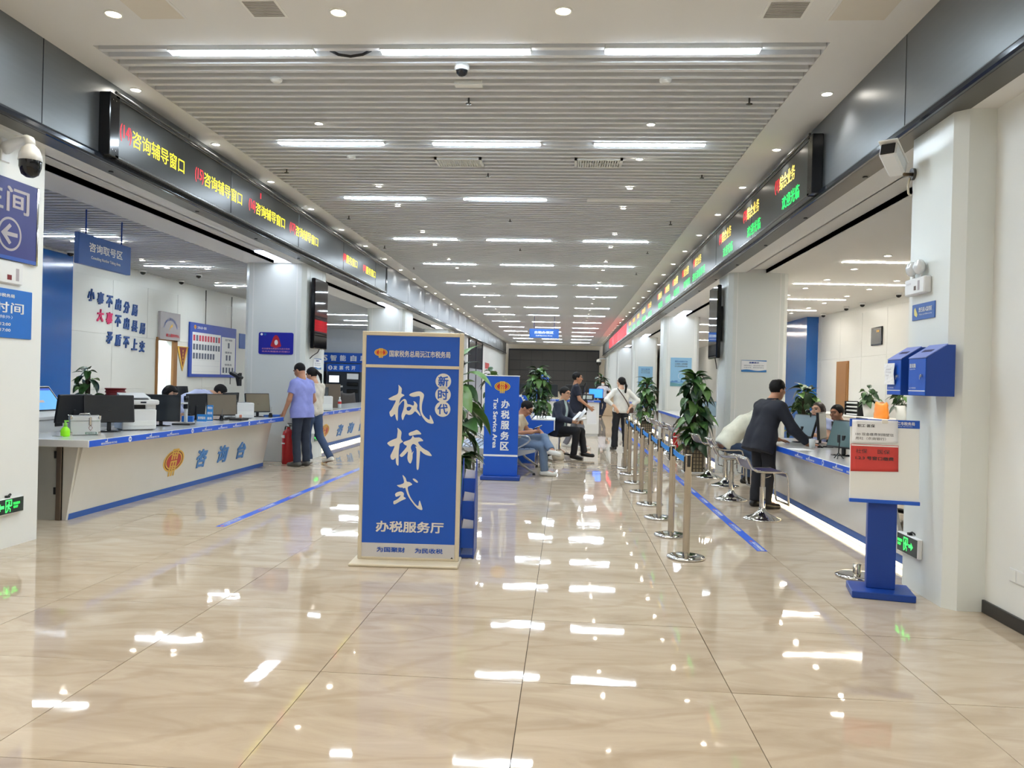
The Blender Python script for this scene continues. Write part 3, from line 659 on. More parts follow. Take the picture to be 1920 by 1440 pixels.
polyshape([[(-.1,0),(-.005,.085),(.02,.066),(-.03,.016),(.09,.016),(.09,-.016),(-.03,-.016),(.02,-.066),(-.005,-.085)]], (.14, -.0315, .205), E_X, E_Z, gl, 'arrow', t)
MB().box(-w/2, w/2, -.0308, -.03, .0, .03).build('bottom_band', mat('band_blue', (44,84,168), .4, noise=.03), t)
MB().box(w/2, w/2+.02, -.034, .0, -.006, h+.004, b=.003).build('edge_trim', chrome, t)
t, w, h = wallplate('hours_sign', 'bright blue office hours notice on the left wall below the toilet sign', 'sign', XW, 1, 5.30, 6.33, 1.704, 2.10, .012, mat('sign_sky_blue', (26,108,196), .3, noise=.04))
text('lettering', '办公时间', white_let, t, (-.29, -.0135, .20), E_X, E_Z, .70, .088, bold=.008)
text('lettering', '（法定节假日除外）', white_let, t, (-.19, -.0135, .155), E_X, E_Z, .47, .026, bold=.005)
text('lettering', '国家税务总局沅江市税务局', white_let, t, (-.30, -.0135, .325), E_X, E_Z, .60, .03, bold=.012)
for z, s in ((.095, '上午：09:00至12:00'), (.048, '下午：13:00至17:00')): text('lettering', s, white_let, t, (-.22, -.0135, z), E_X, E_Z, .48, .032, bold=.008)
t, w, h = wallplate('emergency_light', 'white emergency light box partly hidden below the toilet sign on left wall', 'light', XW, 1, 5.86, 6.19, 2.14, 2.322, .028, grey_plastic, .008)
MB().box(.08, .115, -.0295, -.028, .03, .13).build('label_strip', gl, t); MB().box(-.02, .03, -.0295, -.028, .03, .07).build('label_mark', dark_red, t)
def exit_sign(label, x, s, y0, y1, z0, z1, arrow):
    t, w, h = wallplate('exit_sign', label, 'sign', x, s, y0, y1, z0, z1, .035, grey_plastic, .006)
    MB().box(-w/2+.008, w/2-.008, -.0375, -.035, .008, h-.008).build('face', mat('exit_face', (32,48,42), .3, noise=.05), t)
    yq = -.0385
    dx = -.02
    polyshape([[(-.035,-.048),(-.035,.052),(.04,.052),(.04,.0),(.03,.0),(.03,.042),(-.025,.042),(-.025,-.048)]], (dx, yq, h/2), E_X, E_Z, exit_grn, 'door_symbol', t)
    run = [[(-.006,.036),(.01,.036),(.012,.022),(-.004,.022)], [(-.012,.02),(.014,.016),(.004,-.012),(-.014,-.008)], [(.004,.014),(.028,.0),(.024,-.006),(.002,.004)], [(-.012,.016),(-.03,.002),(-.026,-.004),(-.01,.006)],
           [(-.004,-.008),(.022,-.022),(.018,-.046),(.010,-.046),(.012,-.026),(-.012,-.014)], [(-.014,-.006),(-.016,-.03),(-.032,-.044),(-.026,-.05),(-.006,-.032),(-.004,-.01)]]
    for q in run: polyshape([q], (dx+.004, yq-.0004, h/2), E_X, E_Z, exit_grn, 'runner_symbol', t)
    sg = 1 if arrow == 'right' else -1
    polyshape([[(0,.012),(.04*sg,.012),(.04*sg,.03),(.075*sg,0),(.04*sg,-.03),(.04*sg,-.012),(0,-.012)]], (dx+.05*sg, yq, h/2), E_X, E_Z, exit_grn, 'arrow_symbol', t)
    xx = .035 if sg < 0 else -w/2+.02
    text('lettering', '安全出口', exit_grn, t, (xx, yq, h/2+.005), E_X, E_Z, .075, .022, bold=.01); text('lettering', 'EXIT', exit_grn, t, (xx+.006, yq, h/2-.022), E_X, E_Z, .05, .018, bold=.01)
    cb = MB(); cb.tube([(.0,-.016,h),(.01,-.016,h+.02),(.03,-.014,h+.028),(.05,-.006,h+.02),(.05,.0,h+.01)], .005); cb.box(-.02, .012, -.028, -.004, h, h+.018)
    cb.build('cable', black_mat, t)
    return t
exit_sign('green lit exit sign low on the left wall near the floor', XW, 1, 5.92, 6.25, .278, .411, 'left')
exit_sign('green lit exit sign with arrow low on the right pillar behind the podium', 2.567, -1, 5.81, 6.16, .255, .40, 'right')
tt = exit_sign('small green exit sign low on the second left pillar near the couple', -4.43, 1, 13.55, 13.9, .30, .45, 'left')
# dome camera on its arm
t = thing('dome_camera', 'white speed dome camera on a curved arm high on the left wall', 'camera', (XW, 5.98, 3.19), 0)
MB().box(0, .014, -.05, .05, -.09, .10, b=.006).build('wall_plate', grey_plastic, t)
MB().tube([(.01,0,.02),(.10,-.05,.035),(.2,-.1,.045),(.29,-.15,.045),(.33,-.17,.03),(.345,-.18,-.01)], [.05,.044,.038,.036,.037,.036], n=12).build('arm', grey_plastic, t)
MB().lathe([(.0,.02),(.03,.015),(.06,-.015),(.078,-.06),(.085,-.11),(.08,-.112)], (.345,-.18,-.02), 24).build('housing', grey_plastic, t)
MB().lathe([(.078,-.112),(.078,-.16),(.06,-.215),(.03,-.235),(.001,-.238)], (.345,-.18,-.02), 24).build('dome_glass', black_gloss, t)
# box camera on the right pillar
t = thing('bullet_camera', 'white box camera on a bracket at the top of the near right pillar', 'camera', (2.567, 6.12, 3.17), 0)
MB().cyl((0,0,-.08), (-.02,0,-.08), .045, n=20).build('wall_disc', led_frame, t)
MB().tube([(-.01,0,-.08),(-.07,-.01,-.085),(-.12,-.03,-.06)], .014).build('bracket', mat('bronze_bracket', (110,92,72), .4, .5, noise=.05), t)
Mx = Matrix.Translation((-.17,-.05,.0)) @ Euler((R(-22), 0, R(-38))).to_matrix().to_4x4()
MB().box(-.06, .06, -.16, .12, -.055, .055, b=.015, M=Mx).build('housing', grey_plastic, t)
MB().box(-.068, .068, -.19, .12, .052, .064, b=.004, M=Mx).build('sunshield', white_paint, t)
MB().box(-.05, .05, -.166, -.158, -.045, .045, b=.004, M=Mx).build('front_glass', black_gloss, t)
MB().tube([(-.02,.02,-.1),(-.03,.03,-.16),(-.03,.02,-.22),(-.012,.02,-.235)], .008).build('cable', cream_frame, t)
# right pillar: emergency light, camera notice, letter boxes
t, w, h = wallplate('emergency_light', 'white twin-lamp emergency light on the near right pillar', 'light', 2.567, -1, 5.78, 6.10, 2.165, 2.285, .055, grey_plastic, .008)
for x in (-.07, .055):
    MB().cyl((x, -.03, h), (x, -.03, h+.035), .012, n=8).build('stem', grey_plastic, t)
    MB().ball((x, -.045, h+.075), (.052,.04,.055), 16, 10).build('lamp_head', mat('clear_lamp', (226,230,232), .08, .25, noise=.03), t)
MB().box(.06, .09, -.0565, -.055, .025, .095).build('label_strip', gl, t); MB().box(-.0, .03, -.0565, -.055, .03, .06).build('label_mark', mat('mark_brown', (90,70,60), .5, noise=.05), t)
text('lettering', '应急照明', gl, t, (-.12, -.0565, .075), E_X, E_Z, .07, .016, bold=0)
t, w, h = wallplate('camera_notice', 'blue notice plate about video surveillance on the near right pillar', 'sign', 2.567, -1, 5.71, 6.07, 1.982, 2.10, .008, blue_kick, .002)
polyshape([[(-.14,.03),(-.10,.012),(-.085,.03),(-.10,.05),(-.125,.085),(-.145,.07)]], (0, -.0095, .01), E_X, E_Z, mat('notice_yellow', (226,214,130), .5, noise=.03), 'camera_symbol', t)
text('lettering', '您已进入监控区', white_let, t, (-.065, -.0095, .055), E_X, E_Z, .21, .034, bold=.008); text('lettering', 'Video surveillance area', white_let, t, (-.06, -.0095, .032), E_X, E_Z, .2, .012, bold=0)
def letter_box(label, y0, y1, title, sub, note):
    t = thing('letter_box', label, 'box', (2.567, (y0+y1)/2, 1.43), R(-90))
    w = (y1-y0)/2
    MB().prism([(0,0),(-.185,0),(-.185,.255),(-.05,.345),(0,.345)], 'x', -w, w).build('body', blue_deep, t)
    lid = MB(); lid.prism([(-.19,.256),(-.187,.262),(-.05,.352),(-.05,.345)], 'x', -w-.002, w+.002); lid.build('sloped_lid', mat('lid_blue', (118,136,204), .4, noise=.03), t)
    Ms = Matrix.Translation((0, -.118, .3055)) @ Euler((math.atan2(.09, .137), 0, 0)).to_matrix().to_4x4()
    MB().box(-w*.55, w*.55, -.014, .014, 0, .003, M=Ms).build('slot', mat('slot_dark', (22,26,84), .6, noise=.05), t)
    MB().box(-w+.004, w-.004, -.188, -.185, .004, .25).build('door', blue, t)
    MB().box(-w+.004, w-.006, -.1895, -.188, .030, .036).build('white_line', white_let, t)
    text('lettering', title, white_let, t, (-w+.02, -.1895, .19), E_X, E_Z, .095, .03, bold=.008); text('lettering', sub, white_let, t, (-w+.02, -.1895, .176), E_X, E_Z, .09, .009, bold=0)
    text('lettering', '沅江市税务局', white_let, t, (-w+.02, -.1895, .046), E_X, E_Z, .1, .012, bold=0)
    lk = MB(); lk.cyl((w*.62, -.188, .135), (w*.62, -.2, .135), .011, n=12); lk.box(w*.62-.003, w*.62+.003, -.206, -.2, .11, .14); lk.build('lock', chrome, t)
    return t
letter_box('blue letter box with sloped slot top, nearer one, no paper on it', 5.41, 5.675, '意见箱', 'Suggestion Box', False)
letter_box('blue letter box with a white paper taped over its door', 5.80, 6.04, '举报箱', 'Complaint Box', True)
pn = MB(); g = 6
vs = [(x*.18/g-.0, .004*math.sin(x*1.3+z)+.002*(x == 0), z*.155/g) for z in range(g+1) for x in range(g+1)]
pn.add(vs, [(z*(g+1)+x, z*(g+1)+x+1, (z+1)*(g+1)+x+1, (z+1)*(g+1)+x) for z in range(g) for x in range(g)])
t = tag(pn.build('paper_note', paper, None, (2.362, 6.055, 1.505), (0, 0, R(-90))), 'white paper note taped on the farther blue letter box', 'paper')
for z in (.105, .085, .06): text('lettering', '暂停使用敬请谅解' if z > .07 else '税务局', gl, t, (.05, -.006, z), E_X, E_Z, .09 if z > .07 else .05, .010, bold=0)
# double socket plate at the right wall
t, w, h = wallplate('wall_switch', 'white double switch plate low on the near right wall', 'switch', 2.815, -1, 4.98, 5.155, .283, .37, .009, grey_plastic, .003)
for x in (-.044, .044): MB().box(x-.036, x+.036, -.012, -.009, .008, .079, b=.002).build('rocker', white_paint, t)

# ------------------------------------------------------------------ pillar items further in
t = thing('pillar_plaque', 'dark blue rounded plaque with red emblem on the second left pillar', 'plaque', (-4.915, 13.03, 1.81), 0)
rr = []
for (cx, cz, a0) in ((.27,.03,-90),(.27,.34,0),(-.27,.34,90),(-.27,.03,180)):
    for k in range(5): a = R(a0+k*22.5); rr.append((cx+.03*math.cos(a), cz+.03*math.sin(a)))
MB().prism([(x, z) for x, z in rr], 'y', -.012, -.003).build('plate', mat('plaque_blue', (38,42,160), .3, noise=.03), t)
polyshape([smoothloop([(-.10,.115),(-.07,.19),(-.05,.27),(0,.315),(.05,.27),(.07,.19),(.10,.115),(.05,.1),(0,.085),(-.05,.1)], 2)], (0, -.0135, .02), E_X, E_Z, mat('plaque_red', (190,40,52), .4, noise=.05), 'emblem_shape', t)
polyshape([[(.03*math.cos(a), .045*math.sin(a)) for a in np.linspace(0, 6.283, 20, endpoint=False)]], (.005, -.0142, .2), E_X, E_Z, white_let, 'emblem_centre', t)
for z, s in ((.085, '纪念雷锋志愿服务先进示范岗'), (.038, '党员先锋服务示范窗口')): text('lettering', s, mat('plaque_pink', (214,150,190), .5, noise=.03), t, (-.24, -.0135, z-.005), E_X, E_Z, .48, .028, bold=.008)
for x, m in ((-.25, white_let), (-.19, mat('plaque_teal', (40,110,170), .4, noise=.03))): MB().cyl((x, -.012, .335), (x, -.0135, .335), .02, n=16).build('badge', m, t)
def pillar_tv(label, x, s, y0, y1, z0, z1):
    t = thing('pillar_screen', label, 'screen', (x, (y0+y1)/2, z0), R(90) if s > 0 else R(-90))
    w = (y1-y0)/2; h = z1-z0
    MB().box(-w, w, -.13, -.06, 0, h, b=.012).build('housing', black_gloss, t)
    MB().box(-w*.5, w*.5, -.06, .0, .3, .9).build('wall_mount', black_mat, t)
    MB().box(-w+.012, w-.012, -.1325, -.13, .012, h-.012).build('glass', mat('screen_glass', (22,22,26), .03, .0, .8, noise=.05), t)
    MB().tube([(w*.2,-.09,0),(w*.1,-.07,-.06),(-w*.3,-.03,-.12),(-w*.5,-.008,-.17)], .008).build('cable', black_mat, t)
    return t
pillar_tv('tall black glossy screen mounted on the second left pillar', -4.43, 1, 13.14, 13.86, 1.93, 3.13)
pillar_tv('tall black glossy screen mounted on the second right pillar', 2.66, -1, 13.62, 14.38, 1.94, 3.19)
def notice(label, o, ux, w, h, body, head):
    t = thing('paper_notice', label, 'notice', o, 0)
    U = Vector(ux); n = U.cross(E_Z)
    m = MB(); m.add([(0,0,0), tuple(U*w), tuple(U*w+E_Z*h), tuple(E_Z*h)], [(0,1,2,3)]); me = m.build('sheet', paper, t)
    so_ = me.modifiers.new('thick', 'SOLIDIFY'); so_.thickness = .003; so_.offset = 0
    wv = []
    for k in range(13): wv.append((w*k/12, .16*h+.05*h*math.sin(k*.6)))
    polyshape([[(0,0)]+[(w,0)]+wv[::-1]], tuple(n*.0025), U, E_Z, mat('notice_wave', (60,126,190), .5, noise=.05), 'wave_band', t)
    polyshape([[(0,h),(w,h),(w,.9*h),(.6*w,.94*h),(0,.97*h)]], tuple(n*.0025), U, E_Z, MATS['notice_wave'], 'wave_band', t)
    dk = mat('print_grey', (96,104,120), .6, noise=.05)
    text('lettering', head, blue_deep, t, tuple(U*w*.3+E_Z*h*.72+n*.003), U, E_Z, w*.4, h*.14, bold=.015)
    for k, s in enumerate(body): text('lettering', s, dk, t, tuple(U*w*.1+E_Z*h*(.5-.17*k)+n*.003), U, E_Z, w*.8, h*.09, bold=.005)
    return t
notice('white notice with blue waves on the second right pillar facing the camera', (2.885, 13.293, 1.71), (1,0,0), .41, .195, ['尊敬的纳税人：请您按照窗口顺序', '办理业务，谢谢您的配合'], '温馨提示')
notice('white notice with blue waves under the screen on the second left pillar', (-4.422, 13.52, 1.58), (0,1,0), .43, .19, ['请您注意保管好', '随身携带的物品'], '温馨提示')
def poster(label, x0, y, z0, w, h, top, circle):
    t = thing('poster', label, 'poster', (x0, y, z0), 0)
    MB().box(0, w, -.012, 0, 0, h, b=.003).build('board', mat('poster_sky', (140,188,220), .35, noise=.12, nscale=1.2), t)
    polyshape([[(0,0),(w,0),(w,.10*h),(.7*w,.13*h),(.4*w,.09*h),(0,.14*h)]], (0,-.0135,0), E_X, E_Z, mat('poster_green', (96,150,160), .5, noise=.2), 'river_band', t)
    sk = [(0,.13*h)]; random.seed(3)
    for k in range(14): hh = random.uniform(.15,.24)*h; sk += [(w*k/14, hh), (w*(k+.8)/14, hh)]
    sk += [(w,.13*h)]
    polyshape([sk], (0,-.0132,0), E_X, E_Z, mat('poster_city', (86,136,190), .5, noise=.1), 'skyline', t)
    if circle:
        c1 = [(.15*w*math.cos(a), .15*w*math.sin(a)) for a in np.linspace(0, 6.283, 32, endpoint=False)]; c2 = [(x*.93, y_*.93) for x, y_ in c1]
        polyshape([c1, c2], (w*.52, -.0135, h*.36), E_X, E_Z, white_let, 'ring', t)
    dk = MATS['print_grey']
    for k, s in enumerate(top): text('lettering', s, dk if k else blue_kick, t, (w*.2, -.0135, h*(.84-.085*k)), E_X, E_Z, w*.6, h*.055, bold=.008)
    return t
poster('pale blue city poster on the third right pillar, above the taller plant', 2.855, 21.998, 1.43, .575, .79, ['便民办税春风行动', '让纳税人更满意', '优化税收营商环境'], True)
poster('small blue city poster on the fourth right pillar', 2.876, 31.998, 1.35, .575, .83, ['税收优惠政策', '便民办税春风行动', '助力企业发展'], False)
# ------------------------------------------------------------------ service counters
top_white = mat('counter_top_stone', (226,226,224), .12, noise=.04, nscale=6)
front_gloss = mat('counter_front', (222,218,208), .16, noise=.02)
front_grey = mat('counter_front_grey', (206,207,206), .16, noise=.03)
end_grey = mat('counter_end', (186,186,178), .4, noise=.03)
alu = mat('bronze_strip', (126,112,98), .35, .5, noise=.06)
def strip_print(t, x, s, ys, z, nums):
    """white marks printed on the blue edge band: small skyline logos and window numbers"""
    nrm = .0016*s
    U = E_Y*s
    for y in ys:
        o = (x+nrm, y-s*.14, z)
        text('lettering', '便民办税春风行动', white_let, t, o, U, E_Z, .27, .02, bold=.01)
        polyshape([[(.10,.02),(.113,.02),(.112,.045),(.108,.058),(.102,.045)], [(.07,.02),(.1,.02),(.1,.028),(.085,.033),(.07,.028)]], o, U, E_Z, white_let, 'skyline_mark', t)
    for y, n in nums:
        d = [(.03*math.cos(a), .028*math.sin(a)) for a in np.linspace(0, 6.283, 20, endpoint=False)]
        polyshape([d], (x+nrm, y, z+.021), U, E_Z, white_let, 'number_disc', t)
        text('lettering', n, blue_strip, t, (x+nrm*1.4, y-s*.017, z+.008), U, E_Z, .034, .026, bold=.03)
def counter(label, s, xe, xb, y0, y1, depth, kick_h, logo, glow, zt=.80, front=front_gloss, ends=True):
    """s=+1: front faces +x (left side of the hall). xe worktop edge, xb base of front"""
    t = thing('service_counter', label, 'counter', (xe, y0, 0), 0)
    X = lambda d: -s*d
    b = abs(xb-xe)
    w = MB(); xa, xc = sorted((0, X(depth))); w.box(xa, xc, 0, y1-y0, zt-.07, zt, b=.004); w.build('worktop', top_white, t)
    MB().box(min(0, s*.0012), max(0, s*.0012), .012, y1-y0-.01, zt-.066, zt-.006).build('edge_band', blue_strip, t)
    y_a, y_b = .22, y1-y0+.02
    f = MB(); f.prism([(X(b), kick_h), (X(b-.16), zt-.072), (X(b-.16+.03), zt-.072), (X(b+.03), kick_h)], 'y', y_a, y_b) if False else None
    zf0 = kick_h
    vs = [(X(b), zf0), (X(b-.14), zt-.072), (X(b-.11), zt-.072), (X(b+.03), zf0)]
    f = MB(); L_ = y_b-y_a
    q = [(x, y_a, z) for x, z in vs] + [(x, y_b, z) for x, z in vs]
    f.add(q, [(0,1,2,3),(7,6,5,4),(0,4,5,1),(1,5,6,2),(2,6,7,3),(3,7,4,0)]); f.build('front_panel', front, t)
    if glow:
        k = MB(); k.box(*sorted((X(b+.012), X(b+.03))), y_a, y_b, .055, kick_h); k.build('kick_panel', blue_kick, t)
        g = MB(); g.box(*sorted((X(b+.03), X(b+.045))), y_a+.02, y_b-.02, .012, .05); g.build('light_strip', warm_strip, t)
        MB().box(*sorted((X(b+.045), X(b+.06))), y_a, y_b, 0, kick_h).build('plinth', front_grey, t)
    else:
        MB().box(*sorted((X(b-.004), X(b+.03))), y_a, y_b, 0, kick_h).build('kick_panel', blue_kick, t)
    if ends:
        e = MB(); e.box(*sorted((X(b+.04), X(depth-.05))), y_a-.03, y_a, 0, zt-.072); e.build('end_panel', end_grey, t)
        e = MB(); pz = [(X(b-.11+.001), zt-.072), (X(b), 0), (X(b+.05), 0), (X(b+.05), zt-.072)]
        q = [(x, y_a-.03, z) for x, z in pz]+[(x, y_a, z) for x, z in pz]; e.add(q, [(0,1,2,3),(7,6,5,4),(0,4,5,1),(1,5,6,2),(2,6,7,3),(3,7,4,0)]); e.build('end_cheek', front, t)
        MB().box(*sorted((X(b+.05), X(b+.10))), y_a-.045, y_a-.028, 0, zt-.072, b=.003).build('corner_post', alu, t)
        for z in (.25, .60): MB().box(*sorted((X(b+.10), X(b+.125))), y_a-.045, y_a-.03, z, z+.07, b=.003).build('hinge', black_mat, t)
    if logo:
        sl = .14/(zt-.072-kick_h); uz = Vector((s*sl, 0, 1)).normalized()
        def on(y, z): return (X(b)+s*((z-kick_h)*sl+.002), y-y0, z)
        ly, lh, lw, chars = logo
        emblem(t, on(ly, .37), E_Y*s, uz, lw, lh, .0)
        ch_m = mat('counter_letters', (72,134,200), .4, noise=.04)
        for ch, a, c_ in chars: text('lettering', ch, ch_m, t, on(a, .225), E_Y*s, uz, c_-a, .25, bold=.035, extrude=.006)
    return t
cl1 = counter('long near left counter with blue edge band, lantern emblem and three big characters', 1, -4.47, -4.80, 7.12, 12.25, .95, .058, (9.26, .345, .50, (('咨',9.86,10.15),('询',10.48,10.80),('台',11.12,11.42))), False)
strip_print(cl1, 0, 1, [y-7.12 for y in (7.46,8.28,8.72,9.58,10.03,10.48,11.3,11.75)], .742, [(.71,'14'),(2.07,'15'),(3.77,'16')])
cl2 = counter('second consulting counter on the left, behind the pillar, with warm light strip along its foot', 1, -4.47, -4.74, 14.25, 21.1, .95, .13, (15.05, .335, .62, (('咨',15.95,16.35),('询',16.75,17.2),('台',17.7,18.15))), True, ends=False)
strip_print(cl2, 0, 1, [y-14.25 for y in (14.5,15.4,15.9,16.9,17.4,18.3)], .742, [(.7,'17'),(3.9,'18')])
cl3 = counter('third counter on the left behind the big sign, far down the hall', 1, -4.47, -4.74, 22.5, 29.4, .95, .13, None, True, ends=False)
cr1 = counter('near white counter on the right with glossy grey front and glowing foot', -1, 2.54, 2.74, 6.3, 11.15, .85, .13, None, True, zt=.768, front=front_grey, ends=False)
strip_print(cr1, 0, -1, [y-6.3 for y in (6.85,7.15,7.52,8.35,8.75,10.6,10.95)], .711, [(7.95-6.3,'1'),(10.2-6.3,'2')])
MB().box(.24, .85, 4.83, 4.86, 0, .697).build('end_panel', front_grey, cr1)
cr2 = counter('second right counter starting behind the leafy plant, blue edge band', -1, 2.54, 2.74, 14.4, 21.9, .85, .13, None, True, zt=.768, front=front_grey, ends=False)
strip_print(cr2, 0, -1, [.5,1.1,2.4,3.1], .711, [(1.8,'3'),(3.8,'4')])
cr3 = counter('third right counter beyond the smaller plant', -1, 2.54, 2.74, 23.1, 31.8, .85, .13, None, True, zt=.768, front=front_grey, ends=False)
cr4 = counter('farthest right counter near the woman in the mask', -1, 2.54, 2.74, 33.2, 41.4, .85, .13, None, True, zt=.768, front=front_grey, ends=False)

# ------------------------------------------------------------------ desk things
scr_dark = mat('monitor_screen', (40,44,48), .15, noise=.12, nscale=3)
scr_brown = mat('monitor_screen_brown', (112,104,92), .12, noise=.1, nscale=3, emit=(112,102,88), estr=.12)  # brown reflection put into the screen colour, with a faint glow
scr_green = mat('monitor_screen_green', (72,96,98), .12, noise=.1, nscale=3, emit=(70,96,98), estr=.1)
def monitor(label, x, y, rz, z=.80, w=.50, h=.30, tilt=10, lift=.10, screen=None, portrait=False, name='monitor', cat='monitor'):
    t = thing(name, label, cat, (x, y, z), R(rz))
    MB().lathe([(.001,0),(.115,0),(.115,.008),(.03,.016),(.001,.016)], n=28).build('foot', black_gloss, t)
    MB().box(-.02, .02, .0, .03, .01, lift+h*.45, b=.005).build('neck', black_mat, t)
    Mt = Matrix.Translation((0, -.005, lift)) @ Euler((R(-tilt), 0, 0)).to_matrix().to_4x4()
    MB().box(-w/2, w/2, -.02, .012, 0, h, b=.006, M=Mt).build('panel', black_mat, t)
    MB().box(-w/2+.012, w/2-.012, -.0215, -.02, .014, h-.012, M=Mt).build('screen', screen or scr_dark, t)
    return t
def back_monitor(label, *a, **k): return monitor(label, *a, **k)
monitor('black monitor with grey screen facing the hall beside the first aid box', -4.93, 8.22, 42, tilt=13, w=.50, h=.30)
monitor('black monitor seen edge-on between first aid box and the tilted grey screen', -5.27, 8.10, -95, tilt=8)
monitor('large black monitor just right of the first printer', -4.96, 9.36, 12, w=.46, h=.33, tilt=2, lift=.055)
monitor('black monitor seen from behind over the top of the first printer', -5.22, 9.5, -150, w=.46, h=.30, tilt=2, lift=.08)
monitor('monitor with brownish reflection left of the second printer', -4.90, 10.95, 38, w=.42, h=.31, tilt=8, lift=.06, screen=scr_brown)
monitor('black staff monitor backing onto the brown reflecting one', -5.22, 10.8, -95, w=.50, h=.31, tilt=5, lift=.06)
monitor('tilted monitor with brownish screen at the far end of the left counter', -4.80, 12.02, 48, w=.40, h=.30, tilt=12, lift=.07, screen=scr_brown)
monitor('black staff monitor at the far end of the left counter', -5.20, 11.9, -95, w=.46, h=.30, tilt=5, lift=.07)
monitor('portrait-tilted monitor with green grey screen nearest on the right counter', 2.90, 8.46, -66, z=.768, w=.44, h=.30, tilt=19, lift=.075, screen=scr_green)
monitor('black staff monitor behind the nearest right screen', 3.12, 8.5, 80, z=.768, tilt=5)
monitor('pale reflecting monitor beside the dark suited man', 3.02, 10.33, -66, z=.768, w=.42, h=.30, tilt=19, lift=.07, screen=mat('monitor_screen_pale', (118,136,144), .15, noise=.08, emit=(118,136,144), estr=.15))  # pale reflection painted as the screen's own colour and weak emission
monitor('black staff monitor in front of the long-haired clerk', 3.2, 10.1, 62, z=.768, w=.46, h=.34, tilt=4, lift=.06)
monitor('monitor on the second left counter beside the grey partition', -4.95, 15.3, 20, w=.5, h=.33, lift=.12)
monitor('tilted pale monitor half behind the leafy plant on the second right counter', 2.78, 15.6, -55, z=.768, tilt=14, screen=MATS['monitor_screen_pale'])
def printer(label, x, y, rz, w, d, h, scanner):
    t = thing('printer', label, 'printer', (x, y, .80), R(rz))
    hb = h*.68 if scanner else h
    MB().box(-w/2, w/2, -d/2, d/2, .008, hb, b=.012).build('body', grey_plastic, t)
    MB().box(-w/2+.01, w/2-.01, -d/2-.004, -d/2, .05, hb*.45, b=.003).build('paper_tray', white_paint, t)
    MB().box(-w/2+.03, w/2-.03, -d/2+.03, d/2-.03, 0, .01).build('feet', black_mat, t)
    MB().box(w/2, w/2+.003, d/2-.09, d/2-.05, hb*.68, hb*.88).build('vent_grille', mat('vent_grey', (150,150,152), .6, noise=.15, nscale=60), t)
    if scanner:
        MB().box(-w/2+.02, w/2-.02, -d/2+.05, d/2, hb, hb+.05, b=.004).build('output_bay', black_mat, t)
        MB().box(w/2-.11, w/2-.005, -d/2+.02, d/2-.01, hb-.002, hb+.055, b=.006).build('side_column', grey_plastic, t)
        MB().box(-w/2-.01, w/2+.02, -d/2-.03, d/2+.01, hb+.05, hb+.105, b=.012).build('scanner', grey_plastic, t)
        MB().prism([(-d/2+.05,hb+.105),(d/2-.02,hb+.105),(d/2-.02,hb+.175),(d/2-.15,hb+.15),(-d/2+.1,hb+.13)], 'x', -w/2+.02, w/2-.05).build('feeder', grey_plastic, t)
        MB().box(-w/2+.05, w/2-.08, -d/2+.06, d/2-.16, hb+.128, hb+.136, b=.003, M=Matrix.Rotation(R(7), 4, 'X')).build('feeder_tray', black_mat, t)
        MB().box(.0, .06, -d/2-.034, -d/2-.03, hb+.07, hb+.085).build('display', black_gloss, t)
    else:
        MB().box(-w/2+.04, w/2-.04, -d/2+.06, d/2-.08, h-.002, h+.004, b=.001).build('output_bay', mat('vent_dark', (120,122,124), .5, noise=.1), t)
    return t
printer('white multifunction printer with scanner on top, left counter', -4.90, 8.68, 42, .36, .40, .35, True)
printer('white laser printer on the far half of the left counter', -4.89, 11.52, 42, .34, .34, .235, False)
printer('white printer on the second left counter beyond the couple', -4.72, 14.9, 25, .42, .38, .28, False)
# first aid box
t = thing('first_aid_box', 'silver first aid case with metal corners and green label on the left counter', 'box', (-4.905, 7.74, .80), R(38))
MB().box(-.135, .135, -.095, .095, .004, .145, b=.004).build('body', mat('case_silver', (206,210,212), .28, .25, noise=.03), t)
MB().box(-.137, .137, -.097, .097, .147, .195, b=.005).build('lid', mat('case_lid', (214,217,219), .28, .25, noise=.03), t)
cm = MB()
for sx in (-1, 1):
    for sy in (-1, 1):
        for z in (.0, .165): cm.box(sx*.137-.022, sx*.137+.005 if sx > 0 else sx*.137+.022, sy*.097-.022 if sy > 0 else sy*.097-.005, sy*.097+.005 if sy > 0 else sy*.097+.022, z, z+.035, b=.004) if sx > 0 else cm.box(sx*.137-.005, sx*.137+.022, sy*.097-.022 if sy > 0 else sy*.097-.005, sy*.097+.005 if sy > 0 else sy*.097+.022, z, z+.035, b=.004)
cm.build('corner_caps', chrome, t)
MB().box(.03, .055, -.104, -.096, .10, .185, b=.004).build('latch', chrome, t)
MB().tube([(-.05,0,.196),(-.045,0,.215),(.045,0,.215),(.05,0,.196)], .007).build('handle', chrome, t)
MB().box(.0, .10, -.0985, -.0955, .012, .032).build('green_label', mat('label_green', (20,104,84), .5, noise=.04), t)
text('lettering', '医药急救箱', white_let, t, (.008, -.0992, .015), E_X, E_Z, .085, .014, bold=.01)
polyshape([[(0,-.03),(.02,0),(0,.03),(-.02,0)], [(0,-.024),(.016,0),(0,.024),(-.016,0)]], (.045, -.0965, .075), E_X, E_Z, dark_red, 'diamond_mark', t)
MB().box(-.1375, -.1345, -.02, .02, .09, .125).build('side_badge', mat('badge_grey', (110,116,112), .5, noise=.05), t)
